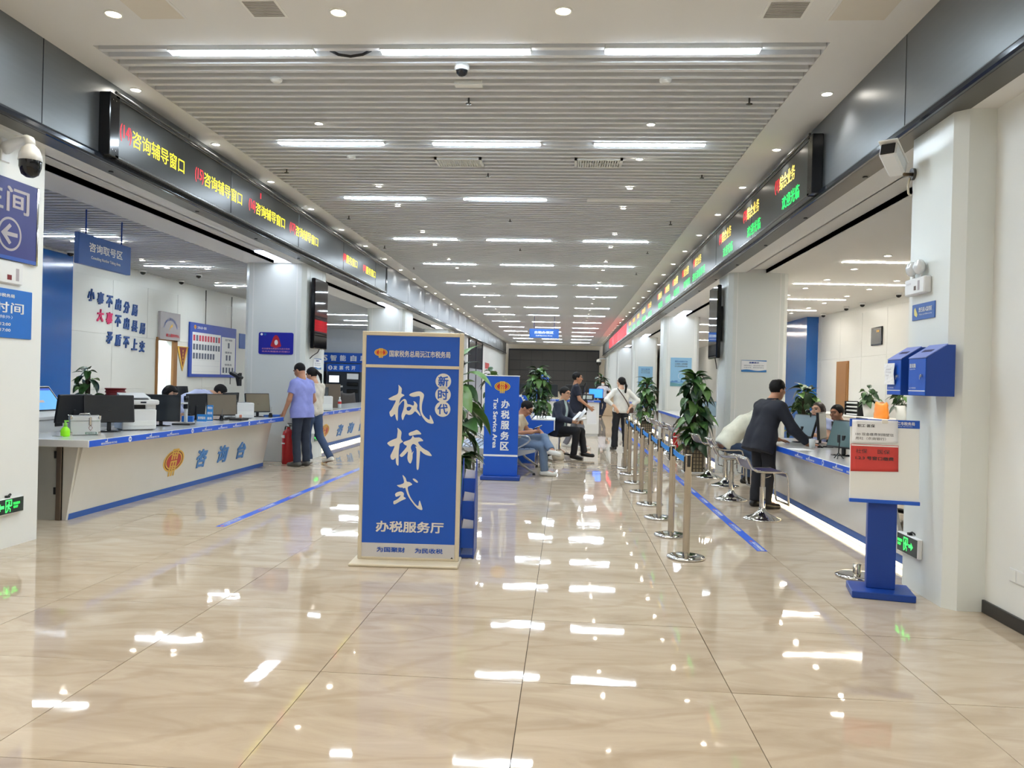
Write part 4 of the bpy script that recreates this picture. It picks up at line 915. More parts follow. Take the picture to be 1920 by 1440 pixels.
# green spray bottle
t = thing('spray_bottle', 'small bottle of lime green liquid with pump at the near end of the left counter', 'bottle', (-4.93, 7.47, .80), 0)
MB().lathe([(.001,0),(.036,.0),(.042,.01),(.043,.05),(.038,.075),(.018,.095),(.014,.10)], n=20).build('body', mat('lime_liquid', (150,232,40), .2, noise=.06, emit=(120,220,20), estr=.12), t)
MB().lathe([(.015,.098),(.017,.10),(.017,.128),(.009,.132),(.009,.148),(.001,.15)], n=16).build('pump', mat('lime_cap', (150,226,90), .4, noise=.04), t)
MB().box(-.012, .032, -.008, .008, .146, .160, b=.004).build('nozzle', MATS['lime_cap'], t)
t = tag(MB().tube([(0,0,.004),(.05,-.03,.004),(.10,-.02,.004),(.15,-.06,.004)], .003).build('white_cable', grey_plastic, None, (-5.05, 7.45, .80)), 'thin white cable lying on the counter beside the lime bottle', 'cable')
# document cameras
def doc_cam(label, x, y, z, rz):
    t = thing('document_camera', label, 'camera', (x, y, z), R(rz))
    MB().box(-.17, .06, -.11, .11, 0, .022, b=.005).build('base', black_mat, t)
    MB().box(.015, .05, -.018, .018, .022, .27, b=.004).build('column', grey_plastic, t)
    MB().box(-.14, .05, -.02, .02, .262, .282, b=.005).build('arm', grey_plastic, t)
    MB().box(.0, .05, -.025, .025, .20, .262, b=.006).build('joint_block', black_mat, t)
    MB().lathe([(.001,.285),(.026,.285),(.03,.32),(.03,.36),(.001,.368)], (.03,0,0), 16).build('lens_head', black_gloss, t)
doc_cam('document camera on a grey column beside the seated clerk, left counter', -4.84, 9.74, .80, 100)
doc_cam('document camera between brown monitor and second printer', -4.86, 11.3, .80, 100)
# leaflets, name cards, boxes on the left counter
t = thing('tissue_box', 'blue tissue box on the left counter beside the document camera', 'box', (-4.93, 10.0, .80), R(15))
MB().box(-.07, .07, -.05, .05, .02, .095, b=.004).build('carton', mat('carton_blue', (24,98,186), .4, noise=.05), t); MB().box(-.075, .075, -.06, .06, 0, .02, b=.003).build('white_tray', grey_plastic, t)
def stand_card(label, x, y, w, h, rz, s):
    t = thing('counter_card', label, 'sign', (x, y, .80), R(rz))
    MB().box(-w/2, w/2, -.004, .004, .006, h, b=.001, M=Matrix.Rotation(R(-8), 4, 'X')).build('card', mat('card_blue', (40,132,206), .35, noise=.05), t)
    MB().box(-w/2, w/2, -.03, .04, 0, .006).build('foot', grey_plastic, t)
    Mt = Matrix.Rotation(R(-8), 3, 'X')
    n = len(s)
    for k, q in enumerate(s): text('lettering', q, white_let, t, Mt @ Vector((-w*.38, -.0052, h*(.75-.32*k) if n > 1 else h*.35)), Mt @ E_X, Mt @ E_Z, w*.76, h*(.16 if n > 1 else .36), bold=.02)
stand_card('small blue tent card with white characters on the left counter', -4.9, 10.33, .125, .105, 18, ['暂停服务'])
stand_card('tall narrow blue card standing on the left counter before the brown monitor', -4.87, 10.5, .082, .225, 18, ['导税台', '税务局', '服务'])
t = thing('walkie_talkie', 'small black walkie-talkie with antenna on the left counter', 'radio', (-5.0, 10.15, .80), R(20))
MB().box(-.03, .03, -.02, .02, 0, .12, b=.006).build('body', black_mat, t); MB().cyl((.015,0,.12), (.015,0,.23), .006, .004, 8).build('antenna', black_mat, t)
for (x, y, n) in ((-4.80, 10.72, 'beside the tall blue card'), (-4.55, 11.90, 'by the far tilted monitor')):
    t = thing('pen_holder', 'black pen holder with a pen standing in it %s' % n, 'holder', (x, y, .80), 0)
    MB().lathe([(.001,0),(.03,0),(.034,.02),(.022,.06),(.024,.07),(.018,.06),(.001,.05)], n=14).build('cup', black_gloss, t); MB().cyl((0,0,.03), (.012,0,.165), .005, .003, 8).build('pen', chrome, t)
tag(MB().box(-.09, .09, -.13, .13, 0, .03, b=.006).build('card_reader', black_mat, None, (-4.66, 10.98, .80), (0,0,R(0))), 'flat black card reader in front of the second printer', 'device')
t = thing('tissue_pack', 'small white pack with an orange label before the second printer', 'box', (-4.66, 10.98, .83), R(30)); MB().box(-.05, .05, -.03, .03, 0, .055, b=.008).build('pack', paper, t); MB().box(-.0, .035, -.031, -.03, .008, .05).build('label', mat('label_orange', (206,130,100), .5, noise=.05), t)
tag(MB().box(-.12, .12, -.08, .08, 0, .012, b=.002).box(-.118, .118, -.078, .078, .012, .03, b=.002).build('notebook', mat('book_blue', (44,96,176), .5, noise=.08), None, (-4.62, 12.14, .80), (0,0,R(80))), 'blue notebooks lying at the far end of the left counter', 'book')
# right counter
tag(MB().lathe([(.001,.004),(.03,.004),(.038,.11),(.036,.11),(.028,.008),(.001,.008)], n=18).build('plastic_cup', mat('clear_cup', (225,228,228), .1, alpha=.75, noise=.02), None, (2.85, 9.32, .768)), 'clear plastic cup on the right counter near the suited mans hand', 'cup')
tag(MB().ball((0,0,.0), (.032,.055,.032), 14, 8, z0=0).build('computer_mouse', black_gloss, None, (3.0, 9.5, .768)), 'black computer mouse on the right counter beyond the cup', 'mouse')
tag(MB().box(-.22, .22, -.07, .07, 0, .02, b=.005).build('keyboard', black_mat, None, (3.15, 9.75, .768), (0,0,R(75))), 'black keyboard on the right counter before the clerk', 'keyboard')
t = thing('tablet_stand', 'small black tripod phone stand beside the nearest right monitor', 'stand', (2.72, 8.05, .768), 0)
mb = MB()
for k in range(3): mb.cyl((0,0,.06), (.05*math.cos(k*2.1), .05*math.sin(k*2.1), .003), .005, n=6)
mb.build('legs', black_mat, t); MB().cyl((0,0,.05), (.01,0,.2), .006, n=8).build('rod', black_mat, t); MB().box(-.005, .005, -.03, .03, .16, .24, b=.002).build('clamp', black_mat, t)
tag(MB().box(-.10, .10, -.14, .14, 0, .002).build('paper_sheet', paper, None, (2.66, 9.1, .7695), (0,0,R(12))), 'white sheet of paper lying under the suited mans hand', 'paper')
# ------------------------------------------------------------------ staff area left
t = thing('queue_kiosk', 'white queue number kiosk with big tilted blue touch screen, far left behind counter', 'kiosk', (-6.05, 8.35, 0), R(90))
MB().box(-.45, .55, -.17, .30, .0, .90, b=.02).build('cabinet', grey_plastic, t)
Mk = Matrix.Translation((0, -.16, .93)) @ Euler((R(-38), 0, 0)).to_matrix().to_4x4()
MB().box(-.47, .62, -.02, .05, -.05, .42, b=.02, M=Mk).build('screen_head', grey_plastic, t)
MB().box(-.44, .585, -.022, -.02, .05, .39, M=Mk).build('bezel', black_gloss, t)
MB().box(-.42, .565, -.0235, -.022, .07, .37, M=Mk).build('touch_screen', mat('kiosk_screen', (96,160,214), .2, noise=.18, nscale=4, emit=(92,158,215), estr=.55, sample=False), t)
MB().box(-.42, .565, -.0245, -.0235, .34, .37, M=Mk).build('screen_header', mat('kiosk_header', (60,90,190), .3, emit=(60,90,190), estr=.4, sample=False, noise=.05), t)
kb = MB()
for (a, c_) in ((.02,.14),(.2,.32)): kb.box(a, c_, -.0247, -.0235, .17, .2, M=Mk); kb.box(a-.04, c_-.04, -.0247, -.0235, .25, .275, M=Mk)
kb.build('screen_buttons', mat('kiosk_button', (170,150,140), .4, emit=(170,150,140), estr=.4, sample=False, noise=.05), t)
MB().box(.36, .50, -.178, -.168, .80, .86, b=.004).build('ticket_slot', black_mat, t)
def office_chair(label, x, y, rz, h=1.08, m=None):
    t = thing('office_chair', label, 'chair', (x, y, 0), R(rz))
    mb = MB()
    for k in range(5): a = k*2*math.pi/5; mb.tube([(0,0,.10),(.16*math.cos(a), .16*math.sin(a), .085),(.29*math.cos(a), .29*math.sin(a), .06)], [.025,.02,.015])
    mb.build('star_base', black_mat, t)
    mb = MB()
    for k in range(5): a = k*2*math.pi/5; mb.ball((.29*math.cos(a), .29*math.sin(a), .03), .03, 10, 6)
    mb.build('castors', black_gloss, t)
    MB().cyl((0,0,.08), (0,0,.44), .028, n=12).build('gas_column', black_mat, t)
    MB().box(-.25, .25, -.24, .24, .43, .51, b=.03).build('seat', m or black_fab, t)
    vs = []; fs = []; nx, nz = 6, 8
    for sy in (0, 1):
        for j in range(nz+1):
            for i in range(nx+1):
                u = i/nx*2-1; v = j/nz; wd = .25*(1-.12*v-.55*max(0, v-.75)**1.5)
                vs.append((u*wd, .22+.06*v-.05*u*u+sy*.05, .56+v*(h-.56)))
    n1 = (nx+1)*(nz+1)
    for j in range(nz):
        for i in range(nx):
            a = j*(nx+1)+i; fs.append((a, a+1, a+nx+2, a+nx+1)); fs.append((n1+a+nx+1, n1+a+nx+2, n1+a+1, n1+a))
    for j in range(nz):
        for i in (0, nx): a = j*(nx+1)+i; fs.append((a, a+nx+1, n1+a+nx+1, n1+a))
    for i in range(nx):
        for j in (0, nz): a = j*(nx+1)+i; fs.append((a, a+1, n1+a+1, n1+a))
    mb = MB().add(vs, fs, smooth=True); mb.build('backrest', m or black_fab, t)
    MB().tube([(0,.2,.45),(0,.3,.5),(0,.29,.75)], .02).build('back_bar', black_mat, t)
    for sx in (-1, 1): MB().tube([(sx*.25,.1,.46),(sx*.29,.1,.62),(sx*.29,-.08,.66),(sx*.28,-.16,.65)], .016).build('armrest', black_mat, t)
    return t
office_chair('black office chair in front of the queue kiosk behind left counter', -5.95, 7.25, 200, 1.06)
office_chair('black office chair between the two left staff monitors', -5.85, 10.75, 80, 1.14)
office_chair('black office chair under the bending clerk by the pillar', -5.95, 12.35, 95, 1.24)
# low cabinet with the red basket and the pole plant on it
t = thing('low_cabinet', 'low grey cabinet against the left wing with a plant on top', 'cabinet', (-6.55, 10.55, 0), 0)
MB().box(-.45, .6, -.25, .25, .04, .97, b=.006).build('carcass', mat('cabinet_grey', (200,202,200), .4, noise=.03), t); MB().box(-.43, .58, -.23, .23, 0, .04).build('plinth', black_mat, t)
for a in (-.44, .08): MB().box(a, a+.51, -.258, -.25, .06, .95, b=.003).build('door', mat('cabinet_door', (208,210,208), .4, noise=.02), t)
t = thing('red_basket', 'dark red woven basket on the grey cabinet beside the pole plant', 'basket', (-6.22, 10.5, .97), 0)
MB().lathe([(.001,0),(.10,0),(.125,.25),(.118,.25),(.095,.012),(.001,.012)], n=24).build('body', dark_red, t)
for z in (.04,.08,.12,.16,.20,.245):
    pth = [((.103+.022*z/.25+.004)*math.cos(a), (.103+.022*z/.25+.004)*math.sin(a), z) for a in np.linspace(0, 6.283, 24, endpoint=False)]
    MB().tube(pth, .009, closed=True, n=6).build('woven_band', dark_red, t)
# wall lettering
lets = mat('wall_letter_blue', (34,74,140), .4, noise=.04); lets_r = mat('wall_letter_pink', (214,46,104), .4, noise=.04)
for s, ya, yb, za, zb, nm in (('小事不出分局', 13.08, 14.66, 2.77, 2.63, 'upper'), ('大事不出县局', 13.36, 14.95, 2.44, 2.30, 'middle'), ('矛盾不上交', 13.66, 14.95, 2.06, 1.95, 'lower')):
    t = thing('wall_lettering', 'raised brush-style blue characters, %s line of three on left wing wall' % nm, 'lettering', (-8.294, ya, 0), 0)
    n = len(s)
    for k, ch in enumerate(s):
        u = k/(n-1); y = ya+(yb-ya-.19)*u-ya
        text('character', ch, lets_r if (s[0] == '大' and k < 2) else lets, t, (.0, y, za+(zb-za)*u-.11), Vector((0,1,0)), Vector((0,.0,1)), .19, .22, bold=.022, extrude=.02, shear=.12)
t = thing('door_sign', 'silver metal sign with red and blue lettering above the staff doorway', 'sign', (-8.294, 15.86, 2.13), R(90))
MB().box(-.41, .41, -.06, 0, 0, .57, b=.005).build('plate', mat('sign_metal', (188,182,184), .22, .6, noise=.05), t)
arc = '人民群众满意的税务所'
for k, ch in enumerate(arc):
    a = R(160-k*140/(len(arc)-1)); text('lettering', ch, lets, t, (.28*math.cos(a)-.03, -.0615, .16+.24*math.sin(a)), E_X, E_Z, .055, .06, bold=.01)
polyshape([smoothloop([(-.08,.1),(0,.2),(.1,.22),(.06,.26),(.14,.3),(.02,.25),(-.02,.21)], 1)], (0, -.0615, .06), E_X, E_Z, gold, 'bird_mark', t)
text('lettering', '网上服务中心', led_red if False else mat('sign_red', (196,30,48), .5, noise=.04), t, (-.18, -.0615, .06), E_X, E_Z, .55, .07, bold=.015)
t = thing('pennant', 'dark red pennant with gold fringe hanging on the left wing wall', 'pennant', (-8.294, 16.5, 1.49), R(90))
MB().prism([(-.23,.52),(.23,.52),(.19,.40),(0,0),(-.19,.40)], 'y', -.012, -.004).build('fringe', gold, t); MB().prism([(-.16,.515),(.16,.515),(0,.1)], 'y', -.016, -.012).build('cloth', dark_red, t)
for k, ch in enumerate('优质服务'): text('lettering', ch, gold, t, (-.03, -.0175, .41-k*.07), E_X, E_Z, .055, .055, bold=.01)
MB().cyl((-.24,-.012,.525), (.24,-.012,.525), .01, n=8).build('rod', gold, t)
t = thing('staff_board', 'blue framed staff board with rows of small portraits on the left wing wall', 'board', (-8.294, 17.96, 1.37), R(90))
MB().box(-1.21, 1.21, -.04, 0, 0, 1.21, b=.006).build('frame', mat('board_blue', (36,74,176), .35, noise=.04), t)
MB().box(-1.10, .33, -.043, -.04, .07, 1.0).build('panel', white_let, t); MB().box(.38, 1.15, -.043, -.04, .07, .97).build('panel', white_let, t)
text('lettering', '工作人员一览表', white_let, t, (-.88, -.0415, 1.08), E_X, E_Z, .45, .06, bold=.02); emblem(t, (-.98, -.041, 1.11), E_X, E_Z, .12, .1)
ph = MB().box(-.045, .045, -.003, 0, 0, .13).mesh('portrait_card'); ph.materials.append(mat('portrait_grey', (96,104,122), .5, noise=.5, nscale=14))
ph2 = MB().box(-.045, .045, -.003, 0, 0, .13).mesh('portrait_card'); ph2.materials.append(mat('portrait_red', (206,70,92), .5, noise=.4, nscale=14))
for r_ in range(3):
    for c_ in range(10 if r_ < 2 else 8): link('portrait_card', ph2 if r_ == 0 and c_ not in (1, 8) else ph, t, (-1.02+c_*.139, -.043, .81-r_*.2))
for (x, z) in ((.77,.71),(.67,.41),(.84,.41),(.5,.11),(.67,.11),(.84,.11),(1.01,.11)): link('portrait_card', ph, t, (x, -.043, z), None)
for z, s in ((.88,'驻厅领导'),(.58,'值班长'),(.28,'导税员')): text('lettering', s, MATS['print_grey'], t, (.57, -.0435, z), E_X, E_Z, .4, .05, bold=.01)
sh = MB()
for r_ in range(3): sh.box(-1.06, .29, -.046, -.043, .12+r_*.13, .125+r_*.13)
sh.build('card_rails', mat('rail_grey', (206,208,212), .5, noise=.03), t)
tag(MB().box(0, .02, -.18, .18, 0, .38, b=.004).build('wall_sign', blue_kick, None, (-8.294, 19.6, 2.11)), 'small blue sign on the left wing wall just before the pillar edge', 'sign')
# wall mounted black arm fan by the pillar
t = thing('wall_printer_arm', 'black angled device on a bracket at the left edge of the second pillar', 'device', (-5.5, 12.95, 1.38), 0)
MB().box(-.17, .03, -.1, .06, .0, .05, b=.01, M=Euler((0, R(28), 0)).to_matrix().to_4x4()).build('head', black_mat, t); MB().prism([(-.02,-.12),(.01,-.12),(.01,.1),(-.05,.03)], 'y', -.06, .06).build('bracket', black_mat, t)
# fire extinguisher by the pillar
def extinguisher(label, x, y):
    t = thing('fire_extinguisher', label, 'extinguisher', (x, y, 0), R(-40))
    MB().lathe([(.001,0),(.092,0),(.1,.015),(.1,.46),(.085,.53),(.045,.565),(.03,.575),(.03,.6)], n=28).build('cylinder', red if False else mat('fire_red', (172,28,34), .25, noise=.05), t)
    MB().lathe([(.032,.6),(.036,.6),(.036,.64),(.001,.65)], n=16).build('valve', chrome, t)
    hd = MB(); hd.box(-.02, .14, -.014, .014, .655, .672, b=.004); hd.box(-.02, .12, -.014, .014, .625, .64, b=.004); hd.build('handle', black_mat, t)
    MB().tube([(-.03,0,.63),(-.1,0,.6),(-.125,.0,.45),(-.12,.0,.22)], .012).build('hose', black_mat, t)
    for z, s in ((.43,.045),(.33,.02)): MB().box(-.045, .045, -.1035, -.09, z, z+s).build('label', paper, t)
    return t
extinguisher('red fire extinguisher at the end of the left counter beside the man in lilac', -4.56, 12.74)
# ------------------------------------------------------------------ self-service kiosks at the end of the left wing
t = thing('kiosk_canopy', 'blue banner board with white characters above the self-service machines, left wing end', 'sign', (-9.2, 31.3, 2.02), 0)
MB().box(-2.1, 2.4, -.12, .12, 0, .40, b=.006).build('board', blue, t)
for ch, x in zip('AITS智能自助', (-1.9,-1.5,-1.1,-.60,-.31,.08,.51,.91)): text('lettering', ch, white_let, t, (x, -.1215, .07), E_X, E_Z, .17 if ch in 'AITS' else .25, .24, bold=.02)
for k, (x, num, s) in enumerate(((-10.35,'2','发票领用'),(-8.83,'3','发票代开'))):
    t = thing('self_service_machine', 'black self-service machine with %s on its blue header, left wing end' % ('the number two' if num == '2' else 'the number three'), 'kiosk', (x, 31.05, 0), 0)
    w = .66
    MB().box(-w, w, -.3, .2, 0, 1.66, b=.01).build('cabinet', mat('kiosk_black', (34,40,50), .35, noise=.06), t)
    MB().box(-w, w, -.34, .2, 1.66, 1.97, b=.006).build('header', blue, t)
    MB().cyl((-.53, -.34, 1.81), (-.53, -.342, 1.81), .085, n=24).build('number_disc', white_let, t); text('lettering', num, blue, t, (-.565, -.3435, 1.755), E_X, E_Z, .07, .11, bold=.03)
    for q, ch in enumerate(s): text('lettering', ch, white_let, t, (-.41+q*.245, -.3425, 1.73), E_X, E_Z, .16, .16, bold=.02)
    MB().box(-.60, -.14, -.325, -.3, 1.2, 1.52, b=.008).build('screen_bezel', black_gloss, t)
    MB().box(-.57, -.17, -.327, -.325, 1.23, 1.5).build('screen', mat('kiosk_white_screen', (226,232,250), .3, noise=.05, emit=(222,230,252), estr=.9, sample=False), t)
    for a in (-.6, -.38, -.17): MB().box(a, a+.15, -.315, -.3, 1.04, 1.11, b=.004).build('slot_plate', grey_plastic, t)
    MB().box(.14, .6, -.303, -.3, 1.37, 1.59).build('notice_sheet', paper, t)
    for z in (1.1, .82): MB().box(.14, .6, -.34, -.3, z, z+.15, b=.02).build('output_tray', black_gloss, t)
for k, (x, y, rz) in enumerate(((-7.4,26.8,170),(-8.3,28.9,60))):
    t = thing('lounge_chair', 'grey shell chair near the self-service machines, %s one' % ('nearer' if k == 0 else 'farther'), 'chair', (x, y, 0), R(rz))
    pf = [(-.28,.44),(-.1,.41),(.15,.42),(.25,.55),(.30,.80),(.31,.88)]
    mb = MB(); q = []
    for i in range(7):
        u = i/6*2-1
        for (yy, zz) in pf: q.append((u*.27*(1-.25*max(0, zz-.6)), yy, zz+.05*u*u))
    mb.add(q, [(i*6+j, i*6+j+1, (i+1)*6+j+1, (i+1)*6+j) for i in range(6) for j in range(5)], smooth=True)
    o = mb.build('shell', mat('chair_grey', (96,92,92), .6, noise=.08), t); sd = o.modifiers.new('thick', 'SOLIDIFY'); sd.thickness = .03
    for sx in (-1, 1):
        for sy in (-1, 1): MB().cyl((sx*.12, sy*.12, .42), (sx*.23, sy*.23, 0), .014, .011, 8).build('leg', chrome, t)
tag(MB().box(-.25, .25, -.02, .02, 0, .5, b=.004).build('partition_panel', mat('partition_brown', (112,98,84), .6, noise=.06), None, (-5.0, 16.3, .80), (0,0,R(15))), 'brown desk divider on the second left counter behind the white printer', 'divider')
t = thing('drink_bottle', 'small plastic bottle with red band on the second left counter', 'bottle', (-4.72, 16.2, .80), 0)
MB().lathe([(.001,0),(.036,.0),(.038,.08),(.035,.16),(.014,.2),(.014,.215)], n=16).build('body', mat('clear_bottle', (200,206,208), .1, noise=.05), t); MB().cyl((0,0,.09), (0,0,.14), .0385, n=16, cap=False).build('red_band', red, t); MB().cyl((0,0,.215), (0,0,.235), .016, n=12).build('cap', white_paint, t)
# ------------------------------------------------------------------ right wing back furniture
t = thing('low_cabinet', 'long pale cabinet along the right wing wall carrying trays and plants', 'cabinet', (6.25, 16.4, 0), 0)
MB().box(-.28, .30, -3.2, 3.4, .04, .88, b=.006).build('carcass', mat('cabinet_cream', (214,206,192), .4, noise=.03), t); MB().box(-.3, .32, -3.22, 3.42, .88, .91, b=.004).build('top', white_paint, t)
for k in range(6): MB().box(-.292, -.28, -3.15+k*1.08, -2.11+k*1.08, .08, .86, b=.003).build('door', mat('cabinet_cream_door', (218,211,198), .4, noise=.02), t)
t = thing('letter_tray', 'black stacked letter tray with papers on the right wing cabinet', 'tray', (6.2, 17.25, .91), R(-90))
for k in range(4): MB().box(-.38, .38, -.14, .14, k*.08, k*.08+.012).build('shelf', black_mat, t); MB().box(-.3, .32, -.13, .12, k*.08+.013, k*.08+.04, b=.003).build('paper_stack', paper, t)
for sx in (-1, 1): MB().box(sx*.38-.008, sx*.38+.008, -.14, .14, 0, .30).build('side', black_mat, t)
t = thing('plastic_bag', 'bright orange plastic bag standing on the right wing cabinet', 'bag', (6.15, 15.85, .91), 0)
mb = MB(); q = []; random.seed(5)
for j in range(9):
    for k in range(16):
        a = k*2*math.pi/16; v = j/8; q.append(((.10*(1-.35*v)+random.uniform(-.01,.01))*math.cos(a), (.30-.02*v+random.uniform(-.015,.015))*math.sin(a)*(1 if v < .9 else .9), .30*v+(.03*math.sin(a*3) if j == 8 else 0)))
mb.add(q, [(j*16+k, j*16+(k+1) % 16, (j+1)*16+(k+1) % 16, (j+1)*16+k) for j in range(8) for k in range(16)]+[tuple(range(16))[::-1], tuple(range(128, 144))], smooth=True)
mb.build('bag', mat('orange_plastic', (250,148,50), .35, noise=.1, bump=.2), t)
t = thing('framed_plaque', 'dark framed plaque with gold script on the right wing wall', 'plaque', (6.594, 17.3, 2.42), R(-90))
MB().box(-.29, .29, -.03, 0, 0, .39, b=.006).build('frame', black_gloss, t); MB().box(-.26, .26, -.033, -.03, .03, .36).build('panel', mat('plaque_dark', (92,90,84), .25, .3, noise=.2, nscale=5), t)
text('lettering', '荣誉', gold, t, (.02, -.0345, .27), E_X, E_Z, .15, .05, bold=.01)
dome = None
for k, (x, y, z, n) in enumerate([(6.36,15.7,ZB,'first on the right wing ceiling'),(6.37,17.6,ZB,'second on the right wing ceiling'),(6.34,18.5,ZB,'third on the right wing ceiling'),(6.4,20.3,ZB,'fourth on the right wing ceiling'),(-8.1,12.3,3.40,'first on the left wing ceiling'),(-8.1,14.5,3.40,'second on the left wing ceiling'),(-8.1,16.0,3.40,'third on the left wing ceiling'),(-7.2,14.9,3.40,'between lamps in the left wing ceiling'),(-.947,6.61,ZC,'near the front of the hall slats')]):
    t = thing('ceiling_dome_camera', 'small white dome camera, %s' % n, 'camera', (x, y, z), 0, 'ceiling dome cameras')
    MB().lathe([(.001,0),(.062,0),(.064,-.03),(.052,-.045)], n=20).build('housing', grey_plastic, t); MB().lathe([(.05,-.045),(.046,-.07),(.025,-.09),(.001,-.096)], n=18).build('dome_glass', black_gloss, t)
# ceiling fittings of the hall
for k, (x, y) in enumerate(((-1.37, 9.56), (.315, 9.55))):
    t = thing('air_grille', 'white louvred air grille in the slats, %s of the pair' % ('left' if k == 0 else 'right'), 'vent', (x, y, ZC), 0)
    f = MB(); W_, D_ = .285, .175
    for (a, b_, c_, d_) in ((-W_,W_,-D_,-D_+.03),(-W_,W_,D_-.03,D_),(-W_,-W_+.03,-D_,D_),(W_-.03,W_,-D_,D_)): f.box(a, b_, c_, d_, -.014, .02)
    f.build('frame', white_paint, t); MB().box(-W_, W_, -D_, D_, .03, .035).build('backing', black_mat, t)
    sm_ = MB().box(-.005, .005, -D_+.03, D_-.03, -.012, .02).mesh('louvre'); sm_.materials.append(white_paint)
    for q in range(17): link('louvre', sm_, t, (-W_+.05+q*.0293, 0, 0), (0, R(25), 0))
tag(MB().box(-.125, .125, -.045, .045, -.012, .03, b=.003).build('ceiling_box', white_paint, None, (-.945, 7.05, ZC)), 'flat white ceiling box between the slats behind the dome camera', 'box')
for k, (x0, x1, y0, y1, n, m) in enumerate(((-2.37,-2.14,5.46,5.70,'grey square vent between warm lamps, near ceiling left',0),(1.34,1.60,5.53,5.77,'grey square vent in the near ceiling on the right',0),(-3.25,-2.92,5.40,5.72,'faint white access hatch in the near ceiling, left',1),(1.81,2.20,5.35,5.81,'faint white access hatch in the near ceiling, right',1))):
    t = thing('ceiling_vent' if not m else 'access_hatch', n, 'vent' if not m else 'hatch', ((x0+x1)/2, (y0+y1)/2, ZC), 0); a, b_ = (x1-x0)/2, (y1-y0)/2
    MB().box(-a-.02, a+.02, -b_-.02, b_+.02, -.004, .02).build('frame', white_paint if not m else ceiling_white, t)
    if not m:
        for q in range(12): MB().box(-a, a, -b_+q*b_/6+.002, -b_+q*b_/6+.014, -.008, -.003).build('louvre', mat('vent_fin', (172,170,164), .5, noise=.05), t)
    else: MB().box(-a, a, -b_, b_, -.006, -.003).build('lid', mat('hatch_lid', (216,210,198), .7, noise=.02), t)
for k, (x, y) in enumerate([(1.62,7.42),(1.634,10.06),(1.627,13.0),(-.99,7.42),(-1.07,10.06),(-3.67,9.95),(-3.66,12.83),(-3.73,15.7),(-.99,12.9),(-.99,15.74),(1.55,15.9),(1.6,19),(-3.7,18.6)]):
    t = thing('sprinkler', 'tiny dark sprinkler head between slats, %s counting away from front' % ordn(k), 'sprinkler', (x, y, ZC), 0, 'sprinklers in the hall ceiling')
    MB().cyl((0,0,.03), (0,0,-.035), .009, n=8).build('stem', led_frame, t); MB().lathe([(.001,-.035),(.03,-.038),(.03,-.042),(.001,-.045)], n=12).build('deflector', led_frame, t)
for k, (x, y) in enumerate(((-2.66,6.9),(-2.65,9.33),(.79,6.92))):
    t = thing('smoke_detector', 'round white smoke detector under the slats, %s' % ('near left','farther left','near right')[k], 'detector', (x, y, ZC), 0)
    MB().lathe([(.001,-.035),(.03,-.035),(.05,-.02),(.055,0),(.001,0)], n=20).build('cover', white_paint, t)
tag(MB().tube([(-.17,0,.02),(-.1,0,-.015),(0,0,-.03),(.1,0,-.015),(.17,0,.02)], .012).build('loose_cable', black_mat, None, (-1.83, 6.35, ZC)), 'black cable sagging from the slats between the first two lamps', 'cable')
# lintel sensor dots
for k in range(16):
    for s_, x in (('left', -4.36), ('right', 2.60)):
        if k > 9 and s_ == 'left': continue
        tag(MB().cyl((0,0,0), (0,0,-.008), .022, n=12).build('lintel_spot', black_mat, None, (x, 7.2+k*1.75, ZB-.002)), 'small dark sensor under the %s lintel, %s from the front' % (s_, ordn(k)), 'sensor', 'sensors under the lintels')
# ------------------------------------------------------------------ far end
t = thing('video_wall', 'huge dark grey screen wall at the far end of the hall', 'screen', (-.95, YE, .9), 0)
MB().box(-3.25, 3.25, -.14, 0, -.1, 2.9, b=.01).build('frame', black_mat, t)
vm = MB().box(-.395, .395, -.02, 0, -.34, .34, b=.004).mesh('display_module'); vm.materials.append(mat('video_wall_dark', (72,68,64), .5, noise=.06))
for i in range(8):
    for j in range(4): link('display_module', vm, t, (-2.8+i*.8, -.14, .32+j*.71))
t = thing('glass_partition', 'dark glazed partition with white lower panel on the far left wall', 'partition', (-4.43, 35.2, 0), 0)
MB().box(0, .03, 0, 5.6, 2.0, 3.3, b=.004).build('dark_glass', mat('dark_glass', (72,76,84), .12, noise=.05), t); MB().box(0, .03, 0, 5.6, .05, 2.0, b=.004).build('lower_panel', mat('frost_panel', (186,192,200), .3, noise=.03), t)
for y in (0, 2.8, 5.6): MB().box(0, .06, y-.05, y+.05, 0, 3.34, b=.005).build('post', black_mat, t)
wallp = MATS['print_grey']
t, w_, h_ = wallplate('red_poster', 'white poster with red heading on the far left wall', 'poster', -4.428, 1, 42.4, 44.6, 1.2, 2.45, .02, paper)
MB().box(-w_/2, w_/2, -.022, -.02, h_*.72, h_*.98).build('red_heading', mat('poster_red', (206,80,80), .5, noise=.1), t)
tag(MB().box(0, .1, -.12, .12, 0, .5, b=.02).build('wall_extinguisher', dark_red, None, (-4.43, 48.5, 1.55)), 'narrow dark red object hanging on the far left wall', 'extinguisher')
t = thing('dome_camera', 'small white dome camera on an arm at the far right end of the fascia', 'camera', (2.70, 54.6, 3.15), 0)
MB().tube([(.0,0,0),(-.3,0,.02),(-.5,0,-.05)], .05).build('arm', grey_plastic, t); MB().lathe([(.06,0),(.16,-.06),(.17,-.22)], (-.5,0,-.02), 16).build('housing', grey_plastic, t); MB().lathe([(.16,-.22),(.15,-.35),(.08,-.44),(.001,-.46)], (-.5,0,-.02), 16).build('dome_glass', black_gloss, t)
